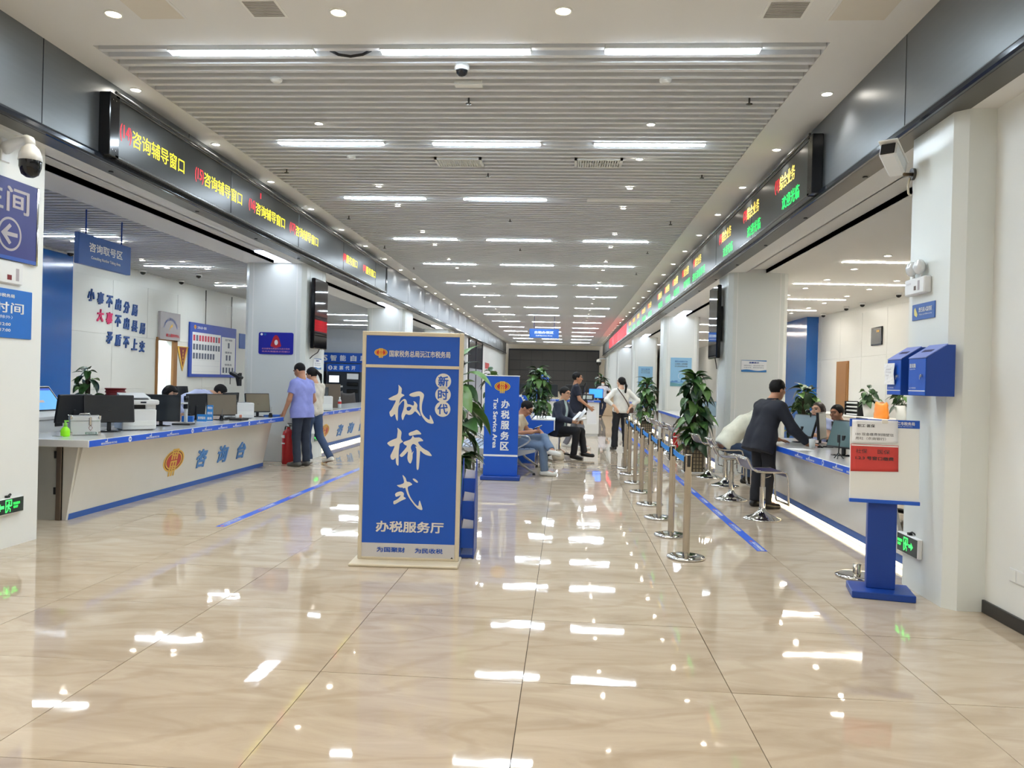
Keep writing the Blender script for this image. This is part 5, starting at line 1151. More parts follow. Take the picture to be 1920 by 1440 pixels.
# ------------------------------------------------------------------ floor tapes
for nm, x0, x1, y0, y1, s in (('left', -3.30, -3.215, 7.3, 21.0, 1), ('right', 1.735, 1.825, 7.15, 30.0, -1)):
    t = thing('floor_tape', 'blue printed waiting line tape on the floor along the %s counters' % nm, 'tape', ((x0+x1)/2, y0, .0), 0)
    h = (x1-x0)/2
    MB().box(-h, h, 0, y1-y0, .0002, .0016).build('tape', blue_strip, t)
    u = E_Y*s; v = E_X*(-s); y = .25
    while y < min(y1-y0, 9):
        o = Vector((0, y, .0019)); a = o + u*(-.25) - v*.012
        d = [(.022*math.cos(q), .018*math.sin(q)) for q in np.linspace(0, 6.283, 16, endpoint=False)]
        polyshape([d], tuple(o-u*.20), u, v, mat('tape_orange', (214,104,70), .5, noise=.05), 'tape_emblem', t)
        text('lettering', '沅江市税务局', white_let, t, tuple(o-u*.15-v*.006), u, v, .38, .034, bold=.012)
        text('lettering', '请在一米线外等候', white_let, t, tuple(o-u*.15-v*.026), u, v, .38, .012, bold=.0)
        y += .93
# ------------------------------------------------------------------ stanchions
belt_m = mat('belt_blue', (38,140,226), .5, noise=.05)
steel_post = mat('satin_steel', (188,180,168), .2, 1.0, noise=.05, nscale=5, stretch=(8,8,.3))
ST = [6.745, 7.71, 8.70, 9.65, 10.73, 11.72, 12.79, 13.69]
sb = MB().lathe([(.001,.03),(.06,.032),(.13,.026),(.155,.02),(.16,.012),(.16,.003),(.15,0),(.001,0)], n=36).mesh('base'); sb.materials.append(chrome)
sr = MB().lathe([(.152,.0),(.158,.0),(.158,.006),(.152,.006)], n=36).mesh('rubber_ring'); sr.materials.append(black_mat)
sp = MB().lathe([(.030,.028),(.030,.862),(.032,.864),(.032,.874),(.028,.878),(.001,.878)], n=24).mesh('post'); sp.materials.append(steel_post)
sc_ = MB().box(-.014, .014, .028, .036, .775, .872, b=.003).mesh('belt_slot'); sc_.materials.append(black_mat)
sd_ = MB().box(-.01, .01, .028, .036, .73, .86, b=.003).mesh('side_slot'); sd_.materials.append(black_mat)
def slots(t):
    for a in (0, 180): link('belt_slot', sc_, t, None, (0, 0, R(a)))
    for a in (90, -90): link('side_slot', sd_, t, None, (0, 0, R(a)))
for k, y in enumerate(ST):
    t = thing('stanchion', 'steel queue post with round base, %s in the row from the front' % ordn(k), 'post', (1.045, y, 0), 0, 'queue posts in the row')
    link('base', sb, t); link('rubber_ring', sr, t); link('post', sp, t); slots(t)
    if k < len(ST)-1:
        L_ = ST[k+1]-y; m = MB(); n = 6
        q = [(sx*.0012, .034+(L_-.068)*i/n, .80+zz-.012*math.sin(math.pi*i/n)) for i in range(n+1) for (sx, zz) in ((-1,0),(1,0),(1,.05),(-1,.05))]
        m.add(q, [(i*4+a, i*4+(a+1) % 4, i*4+4+(a+1) % 4, i*4+4+a) for i in range(n) for a in range(4)])
        m.build('belt', belt_m, t)
t = thing('stanchion', 'single steel queue post standing behind the tall leafy planter on the right', 'post', (2.44, 14.0, 0), 0)
for n_, m_ in (('base', sb), ('rubber_ring', sr), ('post', sp)): link(n_, m_, t)
slots(t)
t = thing('stanchion', 'short chrome post stub on a round base half hidden behind the blue podium foot', 'post', (2.30, 6.32, 0), 0)
link('base', sb, t); link('rubber_ring', sr, t)
link('post', MB().lathe([(.03,.02),(.03,.10),(.001,.102)], n=20).mesh('post_stub'), t).data.materials.append(steel_post)
# ------------------------------------------------------------------ bar stools (facing the counter: local +x)
stool_pad = mat('stool_pad', (44,40,84), .3, noise=.06)
def stool(label, x, y, rz, group=None):
    t = thing('bar_stool', label, 'stool', (x, y, 0), R(rz), group)
    MB().lathe([(.001,.012),(.2,.006),(.205,.0),(.2,.012),(.15,.03),(.09,.055),(.05,.085),(.034,.12),(.03,.14)], n=36).build('trumpet_base', chrome, t)
    MB().cyl((0,0,.13), (0,0,.36), .032, n=18).build('column', chrome, t); MB().cyl((0,0,.34), (0,0,.53), .024, n=18).build('gas_lift', steel_post, t)
    MB().box(-.08, .08, -.07, .07, .515, .535, b=.004).build('seat_plate', black_mat, t)
    prof = [(-.27,.685),(-.262,.70),(-.245,.69),(-.22,.64),(-.19,.585),(-.14,.555),(-.05,.548),(.08,.55),(.15,.552),(.185,.54),(.20,.50)]
    hw = .19; vs = []; fs = []
    for s_ in (0, 1):
        for (px, pz) in prof:
            for u in (-1, 1): vs.append((px, u*hw, pz-.012*s_))
    n = len(prof)
    for i in range(n-1):
        a = i*2; fs += [(a, a+1, a+3, a+2), (2*n+a+2, 2*n+a+3, 2*n+a+1, 2*n+a), (a, a+2, 2*n+a+2, 2*n+a), (a+3, a+1, 2*n+a+1, 2*n+a+3)]
    fs += [(0, 2*n, 2*n+1, 1), (2*n-2, 2*n-1, 4*n-1, 4*n-2)]
    MB().add(vs, fs, smooth=False).build('seat', stool_pad, t)
    path = []
    for u in (-1, 1):
        side = [(px, u*(hw+.01), pz-.006) for px, pz in prof] + [(.21,u*(hw+.008),.44),(.215,u*(hw+.004),.25),(.225,u*(hw-.01),.19)]
        path += side if u == -1 else side[::-1]
    MB().tube(path, .012, n=10, closed=True).build('tube_frame', chrome, t)
    for px, pz in ((-.262,.69),): MB().cyl((px, -hw, pz), (px, hw, pz), .013, n=10).build('top_bar', chrome, t)
    MB().tube([(.03,.0,.46),(.09,.05,.47),(.12,.09,.47)], .006).build('height_lever', chrome, t)
    return t
stool('chrome bar stool with purple pad, empty, nearest to the camera by the right counter', 2.20, 8.90, 6)
stool('empty chrome bar stool right behind the dark suited man', 2.16, 10.35, -4)
stool('chrome bar stool on which the man in the pale polo sits', 2.36, 11.75, 2)
stool('empty chrome bar stool half hidden beyond the polo mans seat', 2.3, 12.75, 8)
for k, (x, y) in enumerate(((2.25,15.6),(2.2,16.8),(2.2,18.1),(2.2,19.4))):
    stool('far chrome bar stool at the second right counter, %s after the tall planter' % ordn(k), x, y, random.uniform(-15,15), None)
for k, y in enumerate((24.3,26.2,28.0)): stool('distant chrome bar stool at the third right counter, %s one' % ordn(k), 2.2, y, 5)
# red extinguisher between far stools
extinguisher('red fire extinguisher among the far chrome stools at the right', 2.45, 17.4)
# ------------------------------------------------------------------ podium notice stand
t = thing('notice_podium', 'blue notice stand with tilted white board by the near right pillar', 'stand', (2.27, 5.79, 0), R(-12))
MB().box(-.205, .205, -.16, .16, 0, .05, b=.005).build('base', blue_deep, t)
MB().box(-.095, .095, -.025, .055, .05, .70, b=.004).build('column', blue_deep, t)
Mb = Matrix.Translation((0, -.055, .672)) @ Euler((R(-6), 0, 0)).to_matrix().to_4x4()
MB().box(-.225, .225, -.012, .012, 0, .58, b=.003, M=Mb).build('board', white_paint, t)
MB().box(-.228, .228, -.0145, .014, .525, .582, b=.002, M=Mb).build('header_band', blue, t)
MB().box(-.228, .228, -.03, .014, -.012, .014, b=.003, M=Mb).build('bottom_ledge', blue, t)
Mr = Mb.to_3x3()
def onb(x, z, l=-.0155): return tuple(Mb @ Vector((x, l, z)))
ux, uz = Mr @ E_X, Mr @ E_Z
text('lettering', '沅江市税务局', white_let, t, onb(.055, .545), ux, uz, .14, .025, bold=.01)
text('lettering', 'Yuanjiang Tax Service', white_let, t, onb(.06, .533), ux, uz, .12, .008, bold=0)
pt = thing('notice_paper', 'white printed paper taped to the podium board, curled at the top', 'paper', (0,0,0), 0); pt.parent = None
pt.matrix_world = Matrix.Translation((2.27, 5.79, 0)) @ Matrix.Rotation(R(-12), 4, 'Z')
def sheet(name, m, x0, x1, z0, z1, l, par, cur):
    vs = []; n = 8
    for j in range(n+1):
        for i in range(n+1):
            u, v = i/n, j/n; vs.append(Mb @ Vector((x0+(x1-x0)*u, l-cur*(max(0, v-.6)**2*3+.3*max(0, u-.8)+.05*math.sin(u*5+v*3)), z0+(z1-z0)*v+.012*u*(1-v))))
    o = MB().add(vs, [(j*(n+1)+i, j*(n+1)+i+1, (j+1)*(n+1)+i+1, (j+1)*(n+1)+i) for j in range(n) for i in range(n)], smooth=True).build(name, m, par)
    sd = o.modifiers.new('thick', 'SOLIDIFY'); sd.thickness = .0012; return o
sheet('sheet', paper, -.215, .085, .405, .575, -.019, pt, .012)
ink = mat('ink', (58,56,58), .6, noise=.05)
text('lettering', '职工 医保', ink, pt, onb(-.18, .522, -.0215), ux, uz, .115, .022, bold=.006)
text('lettering', '180 现金缴费到隔壁信', ink, pt, onb(-.192, .462, -.0215), ux, uz, .25, .021, bold=.004)
text('lettering', '用社（农商银行）', ink, pt, onb(-.192, .432, -.0215), ux, uz, .20, .021, bold=.004)
MB().box(-.02, .02, -.03, -.018, .555, .58, M=Mb, b=.002).build('tape_tab', mat('tape_clear', (226,220,206), .3, noise=.03), pt)
pr_ = thing('red_notice_paper', 'red printed paper taped under the white one on the podium board', 'paper', (0,0,0), 0)
pr_.matrix_world = pt.matrix_world.copy()
sheet('sheet', mat('red_paper', (206,64,58), .6, noise=.05), -.222, .09, .205, .40, -.0175, pr_, .003)
MB().box(-.218, .088, -.0215, -.0185, .388, .396, M=Mb).build('white_strip', paper, pr_)
text('lettering', '社保', ink, pr_, onb(-.188, .335, -.0205), ux, uz, .075, .032, bold=.004); text('lettering', '医保', ink, pr_, onb(-.045, .335, -.0205), ux, uz, .08, .032, bold=.004)
text('lettering', '1.2.3 号窗口缴费', ink, pr_, onb(-.19, .29, -.0205), ux, uz, .25, .026, bold=.008)
# ------------------------------------------------------------------ waiting bench (back to back rows along the hall)
bench_m = mat('bench_silver', (176,180,182), .3, .7, noise=.05); seat_blue = mat('bench_seat', (150,168,194), .3, .5, noise=.05); slot_m = mat('bench_slot', (52,58,78), .5, noise=.05)
def bench(label, x, y0, s, n):
    """row of perforated steel seats, backs at x, facing s*x, running to +y"""
    t = thing('waiting_bench', label, 'bench', (x, y0, 0), 0)
    MB().box(min(s*.1, s*.22), max(s*.1, s*.22), -.02, n*.6+.02, .30, .36, b=.008).build('beam', bench_m, t)
    for k in range(n):
        yb = k*.6
        m = MB()
        prof = [(.02,.40),(.12,.405),(.30,.425),(.44,.435),(.50,.425),(.52,.40)]
        q = []
        for zz in (0, -.014):
            for (a, z) in prof:
                q += [(s*a, yb+.03, z+zz), (s*a, yb+.57, z+zz)]
        nn = len(prof); fs = []
        for i in range(nn-1):
            a = i*2; fs += [(a, a+1, a+3, a+2), (2*nn+a+2, 2*nn+a+3, 2*nn+a+1, 2*nn+a), (a, a+2, 2*nn+a+2, 2*nn+a), (a+3, a+1, 2*nn+a+1, 2*nn+a+3)]
        fs += [(0,2*nn,2*nn+1,1),(2*nn-2,2*nn-1,4*nn-1,4*nn-2)]
        m.add(q, fs); m.build('seat', seat_blue, t)
        sl_ = MB()
        for j in range(5):
            a = .12+j*.075; z = .405+.02*min(1, (a-.1)/.2)+.004
            sl_.box(min(s*a, s*(a+.012)), max(s*a, s*(a+.012)), yb+.06, yb+.54, z, z+.006)
        sl_.build('seat_slot', slot_m, t)
        m = MB(); pb = [(.02,.41),(-.03,.52),(-.085,.70),(-.10,.76)]
        q = []
        for dd in (0, -.014):
            for (a, z) in pb: q += [(s*(a+dd), yb+.03, z), (s*(a+dd), yb+.57, z)]
        nn = len(pb); fs = []
        for i in range(nn-1):
            a = i*2; fs += [(a, a+1, a+3, a+2), (2*nn+a+2, 2*nn+a+3, 2*nn+a+1, 2*nn+a), (a, a+2, 2*nn+a+2, 2*nn+a), (a+3, a+1, 2*nn+a+1, 2*nn+a+3)]
        fs += [(0,2*nn,2*nn+1,1),(2*nn-2,2*nn-1,4*nn-1,4*nn-2)]
        m.add(q, fs); m.build('backrest', seat_blue, t)
    for y in (0, n*.6):
        pth = [(s*.02,y,.45),(s*.05,y,.60),(s*.12,y,.635),(s*.36,y,.63),(s*.42,y,.61),(s*.44,y,.57),(s*.41,y,.53),(s*.20,y,.40),(s*.16,y,.36)]
        MB().tube(pth, .013, n=8).build('armrest', bench_m, t)
        m = MB(); m.prism([(s*.0,.33),(s*.50,.395),(s*.50,.42),(s*.0,.40)], 'y', y-.02, y+.02) if False else None
        q = [(s*.0,.30),(s*.25,.31),(s*.52,.385),(s*.52,.42),(s*.0,.40)]
        vs = [(a, y-.022, z) for a, z in q]+[(a, y+.022, z) for a, z in q]; k = len(q)
        m.add(vs, [tuple(range(k)), tuple(range(k, 2*k))[::-1]]+[(i, (i+1) % k, k+(i+1) % k, k+i) for i in range(k)]); m.build('end_bracket', bench_m, t)
    for y in (.3, n*.6-.3):
        m = MB(); m.tube([(s*.16,y,.32),(s*.30,y,.16),(s*.50,y,.03)], [.026,.02,.015]); m.build('leg', bench_m, t)
        m = MB(); m.tube([(s*.16,y,.32),(s*.02,y,.18),(s*-.12,y,.03)], [.026,.02,.015]); m.build('leg', bench_m, t)
        for a in (.50, -.12): MB().cyl((s*a, y, 0), (s*a, y, .03), .026, .02, 12).build('foot_pad', black_mat, t)
    return t
bench('steel waiting bench whose seats face the right counters, behind the blue floor sign', -.97, 12.0, 1, 3)
bench('steel waiting bench whose seats face the left counters, behind the blue floor sign', -1.22, 12.2, -1, 3)
# ------------------------------------------------------------------ blue and white writing desk with document racks
t = thing('writing_desk', 'blue and white writing desk with slatted form racks behind the benches', 'desk', (-.58, 14.05, 0), 0)
pf = [(-.28,0),(.05,0),(.05,.36),(.06,.40),(.38,.60),(.38,.775),(-.02,.775),(-.22,1.18),(-.32,1.18)]
MB().prism(pf, 'y', 0, .04).build('side_panel', blue, t); MB().prism(pf, 'y', 1.56, 1.60).build('side_panel', blue, t)
ed = MB()
ed.box(-.02, .40, -.006, .046, .772, .795, b=.003); ed.box(.378, .395, -.006, .046, .60, .775)
ed.build('white_edge', white_paint, t)
MB().box(-.02, .39, .04, 1.56, .755, .785, b=.003).build('desk_top', grey_plastic, t)
MB().box(-.30, .04, .04, 1.56, .08, .75).build('cupboard', blue_deep, t); MB().box(-.28, .02, .04, 1.56, 0, .08).build('plinth', black_mat, t)
rk = MB()
for k in range(9):
    x = -.30+k*.032; z = 1.15-.045*k
    MB().box(x, x+.008, .05, 1.55, .79, z+.05).build('rack_slat', white_paint, t)
for k in range(4):
    MB().tube([(.06+k*.05,.25,.79),(.10+k*.05,.25,.93),(.06+k*.05,.25,.86)], .008).build('pen_clip', black_gloss, t); MB().ball((.075+k*.05,.2,.80), (.02,.03,.015), 10, 6).build('pen_base', chrome, t)
t = thing('round_stool', 'padded stool on which the man in the navy jacket sits', 'stool', (-.10, 15.25, 0), 0)
mb = MB()
for k in range(5): a = k*2*math.pi/5; mb.tube([(0,0,.09),(.15*math.cos(a), .15*math.sin(a), .075),(.27*math.cos(a), .27*math.sin(a), .05)], [.022,.018,.014])
mb.build('star_base', black_gloss, t); MB().cyl((0,0,.08), (0,0,.42), .022, n=12).build('column', chrome, t); MB().lathe([(.001,.42),(.19,.42),(.205,.44),(.2,.475),(.001,.485)], n=28).build('seat', black_fab, t)
t = thing('hand_bag', 'cream handbag with tan straps on the floor beside the navy jacket mans stool', 'bag', (-.12, 14.85, 0), R(20)); t.scale = (.62, .62, .75)
MB().lathe([(.001,.005),(.16,.005),(.19,.06),(.18,.15),(.12,.235),(.05,.26),(.001,.262)], n=20).build('body', mat('cream_leather', (226,218,202), .5, noise=.06, bump=.3, bscale=12), t)
for s_ in (-1, 1): MB().tube([(s_*.13,-.09,.14),(s_*.16,-.12,.20),(s_*.05,-.09,.27),(s_*-.05,-.1,.22)], .010).build('strap', mat('tan_leather', (150,110,66), .5, noise=.08), t)
for k in range(3): MB().tube([((.17-.02*k)*math.cos(a), (.17-.02*k)*math.sin(a), .09+.05*k) for a in np.linspace(0, 6.283, 20, endpoint=False)], .006, closed=True, n=6).build('trim_ring', MATS['tan_leather'], t)
# ------------------------------------------------------------------ central reception counter and things on it
t = thing('reception_counter', 'white reception counter with blue top edge in the middle of the hall', 'counter', (-.4, 21.8, 0), 0)
MB().box(-1.2, 1.32, 0, .9, .06, .96, b=.006).build('body', top_white, t); MB().box(-1.18, 1.30, .02, .88, 0, .06).build('plinth', front_grey, t)
MB().box(-1.24, 1.35, -.04, .92, .93, .985, b=.006).build('worktop', top_white, t); MB().box(-1.24, 1.35, -.042, -.04, .93, .982).build('edge_band', blue_strip, t); MB().box(1.35, 1.352, -.04, .92, .93, .982).build('edge_band', blue_strip, t)
for x in (-.9, -.1, .95): text('lettering', '便民办税', white_let, t, (x, -.0432, .942), E_X, E_Z, .22, .028, bold=.01)
for x in (-.4, .45): MB().box(x-.004, x+.004, -.003, 0, .06, .93).build('panel_joint', joint, t)
for k, (x, rz, sc2) in enumerate(((-1.16, 15, None), (-.5, 10, None), (.25, 160, None), (.84, -20, mat('monitor_screen_blue', (60,130,250), .2, noise=.1, emit=(50,120,255), estr=1.3, sample=False)))):
    monitor(('black monitor at the left end of the reception counter','black monitor behind the navy jacket mans head','black monitor behind the standing navy shirt man','bright blue lit monitor at the right end of the reception counter')[k], x, 22.25 if k != 2 else 22.1, rz, z=.985, w=.55 if k < 3 else .42, h=.36 if k < 3 else .27, lift=.05, tilt=4, screen=sc2)
t = thing('flip_calendar', 'small blue and white stand card between two reception monitors', 'card', (-.86, 22.1, .985), R(8)); MB().prism([(-.05,0),(.05,0),(.0,.24)], 'x', -.12, .12).build('card', blue_kick, t); MB().box(-.10, .10, -.045, -.035, .1, .16, M=Matrix.Rotation(R(-10), 4, 'X')).build('panel', white_let, t)
t = thing('receipt_printer', 'dark boxy printer with pale front at the right end of the reception counter', 'printer', (.58, 21.96, .985), R(-8)); MB().box(-.2, .2, -.14, .14, 0, .17, b=.02).build('body', black_mat, t); MB().box(-.16, .16, -.145, -.14, .03, .13, b=.004).build('front', mat('pale_front', (178,188,184), .4, noise=.05), t)
t = thing('side_sign', 'slim blue sign column seen side-on beyond the reception counter', 'sign', (-.66, 24.6, 0), R(70)); MB().box(-.28, .28, -.14, .14, 0, .06, b=.005).build('base', blue_deep, t); MB().box(-.2, .2, -.06, .06, .06, 1.68, b=.006).build('panel', blue, t)
t = thing('information_desk', 'pale wooden desk behind the woman in the mask', 'desk', (1.75, 36.0, 0), 0)
MB().box(-.75, .6, -.4, .4, 0, .95, b=.01).build('body', mat('pale_wood', (206,184,154), .45, noise=.06), t); MB().box(-.8, .62, -.45, .42, .95, 1.0, b=.006).build('top', front_gloss, t); MB().box(-.4, .2, -.1, 0, 1.0, 1.4, b=.01).build('monitor', black_mat, t)
# ------------------------------------------------------------------ plants
leaf_mats = [mat('leaf_green_%s' % n, c, .35, noise=.18, nscale=9, spec=.5) for n, c in (('dark',(44,76,40)),('mid',(62,100,52)),('light',(92,130,66)),('deep',(30,58,34)))]
def leaf_mesh(L_, W_, fold, droop, m, heart=True):
    vs = []; fs = []; n = 8
    for i in range(n+1):
        u = i/n; wd = W_*(math.sin(math.pi*min(1, u*.92+.08))**.8)*(1-.35*u) * (1.15 if u < .35 else 1)
        if i == n: wd = .0
        y = L_*u; z = -droop*u*u*L_
        back = -.10*L_*max(0, 1-u*5) if heart else 0
        vs += [(-wd, y+back, z+fold*wd), (-wd*.5, y+back*.5, z+fold*wd*.35), (0, y, z), (wd*.5, y+back*.5, z+fold*wd*.35), (wd, y+back, z+fold*wd)]
    for i in range(n):
        for j in range(4): a = i*5+j; fs.append((a, a+1, a+6, a+5))
    me = MB().add(vs, fs, smooth=True).mesh('leaf'); me.materials.append(m); return me
LEAF = [leaf_mesh(L_, W_, f, d, leaf_mats[k % 4]) for k, (L_, W_, f, d) in enumerate([(.17,.066,.35,.45),(.20,.078,.25,.6),(.14,.055,.45,.3),(.22,.085,.3,.75),(.16,.062,.2,.55),(.19,.07,.4,.35),(.24,.092,.28,.5),(.13,.05,.35,.6)])]
SLIM = [leaf_mesh(L_, W_, f, d, leaf_mats[k % 3], False) for k, (L_, W_, f, d) in enumerate([(.16,.04,.3,.4),(.20,.045,.25,.7),(.13,.035,.4,.3),(.18,.05,.3,.55)])]
def put_leaf(t, me, p, az, el, s, roll=0):
    o = link('leaf', me, t, p); o.rotation_euler = (Euler((R(el), R(roll), 0)).to_matrix().to_4x4() @ Matrix.Identity(4)).to_euler()
    o.rotation_euler = (Matrix.Rotation(R(az), 4, 'Z') @ Matrix.Rotation(R(el), 4, 'X') @ Matrix.Rotation(R(roll), 4, 'Y')).to_euler()
    o.scale = (s, s, s); return o
def pole_plant(name, label, x, y, z, pot, h, r, n, seed, size=1.0, pole=True, wild=0.0):
    rnd = random.Random(seed)
    t = thing(name, label, 'plant', (x, y, z), 0)
    pot_h = .45
    if pot == 'lattice':
        bk = mat('pot_brown', (62,54,42), .5, noise=.12)
        MB().box(-.15, .15, -.15, .15, 0, pot_h, b=.02).build('pot', bk, t)
        pm = MB().box(-.018, .018, -.004, 0, -.024, .024, b=.003).mesh('pot_tile'); pm.materials.append(mat('pot_tile', (134,120,92), .45, noise=.2))
        for a in range(4):
            for i in range(5):
                for j in range(6):
                    o = link('pot_tile', pm, t); o.matrix_local = Matrix.Rotation(R(90*a), 4, 'Z') @ Matrix.Translation(((i-2)*.052, -.150, .05+j*.062))
        MB().box(-.165, .165, -.165, .165, pot_h-.03, pot_h+.02, b=.01).build('rim', bk, t); MB().box(-.17, .17, -.17, .17, 0, .02, b=.006).build('saucer', grey_plastic, t)
    elif pot == 'white':
        MB().lathe([(.001,0),(.10,0),(.14,.28),(.13,.28),(.1,.03),(.001,.03)], n=28).build('pot', white_paint, t); pot_h = .27
    elif pot == 'round':
        MB().lathe([(.001,0),(.13,0),(.17,.36),(.155,.36),(.12,.03),(.001,.03)], n=28).build('pot', mat('pot_dark', (70,66,60), .5, noise=.1), t); pot_h = .35
    else: pot_h = 0
    MB().lathe([(.001,0),(.12 if pot else .03,0)], (0,0,pot_h-.02), 16).build('soil', mat('soil', (52,40,30), .9, noise=.2), t)
    if pole: MB().cyl((0,0,pot_h-.03), (0,0,pot_h+h*.92), .035*min(1, size), n=10).build('moss_pole', mat('moss_pole', (58,52,38), .9, noise=.3, nscale=40), t)
    st_ = MB()
    for k in range(n):
        v = (k+.5)/n; zz = pot_h+.02+h*(v**.9); a = rnd.uniform(0, 360); rr = r*(.25+.75*math.sin(math.pi*min(1, .12+v*.86))**.6)*rnd.uniform(.35, 1)
        rr *= 1 if v < .85 else .7
        px, py = rr*math.sin(R(a))*-1, rr*math.cos(R(a)); pz = zz+rnd.uniform(-.05,.05)
        el = rnd.uniform(-65, 15)+ (45 if v > .85 else 0) + rnd.uniform(-wild, wild)
        put_leaf(t, LEAF[rnd.randrange(8)], (px*.62, py*.62, pz), a+rnd.uniform(-35,35), el, size*rnd.uniform(.75,1.15), rnd.uniform(-25,25))
        if k % 2 == 0: st_.tube([(0,0,max(pot_h, pz-.12)), (px*.3, py*.3, pz-.02), (px*.62, py*.62, pz)], .0045, n=5)
    st_.build('stems', leaf_mats[1], t)['kind'] = 'stuff'
    return t
pole_plant('potted_plant', 'tall leafy pole plant in a square brown lattice pot by the second right pillar', 2.16, 13.45, 0, 'lattice', 1.20, .36, 150, 1, 1.15)
pole_plant('potted_plant', 'smaller leafy pole plant in a lattice pot farther along the right counters', 2.20, 21.7, 0, 'lattice', 1.12, .38, 130, 2, 1.05)
pole_plant('potted_plant', 'leafy pole plant growing out past the right edge of the big blue sign', -1.14, 7.95, 0, 'round', 1.38, .36, 110, 3, 1.25, wild=15)
pole_plant('potted_plant', 'bushy green plant standing behind the blue floor sign', -.62, 15.6+2.2, 0, 'round', 1.38, .46, 230, 4, 1.0)
pole_plant('potted_plant', 'green pole plant with dark pole on the grey cabinet behind the left counter', -6.62, 10.5, .97, None, .50, .20, 32, 5, .95)
pole_plant('potted_plant', 'dark bushy plant in front of the blue panel behind the suited man', 4.3, 14.6, .0, 'round', 1.15, .35, 80, 6, 1.1)
pole_plant('potted_plant', 'small green plant in a white pot on the right wing cabinet', 6.2, 16.6, .91, 'white', .28, .24, 34, 7, .8, False)
pole_plant('potted_plant', 'small green plant cut off by the near right pillar edge, on the cabinet', 6.2, 15.0, .91, 'white', .26, .24, 34, 8, .8, False)
pole_plant('potted_plant', 'bush behind the woman in the mask at the far right', 1.62, 37.2, 0, 'round', 1.4, .5, 90, 9, 1.5)
pole_plant('potted_plant', 'thin leafy plant on the far left beyond the benches', -1.75, 18.5, 0, 'round', 1.3, .32, 90, 10, 1.0)
# spiky plant on the right counter by the podium
t = thing('spider_plant', 'arching green plant on the right counter behind the podium board', 'plant', (2.98, 7.75, .770), 0)
MB().lathe([(.001,0),(.055,0),(.07,.10),(.062,.10),(.05,.015),(.001,.015)], n=20).build('pot', white_paint, t)
rnd = random.Random(4)
for k in range(26): put_leaf(t, SLIM[k % 4], (rnd.uniform(-.03,.03), rnd.uniform(-.03,.03), .09), rnd.uniform(0,360), rnd.uniform(20,75), rnd.uniform(.9,1.4), rnd.uniform(-20,20))
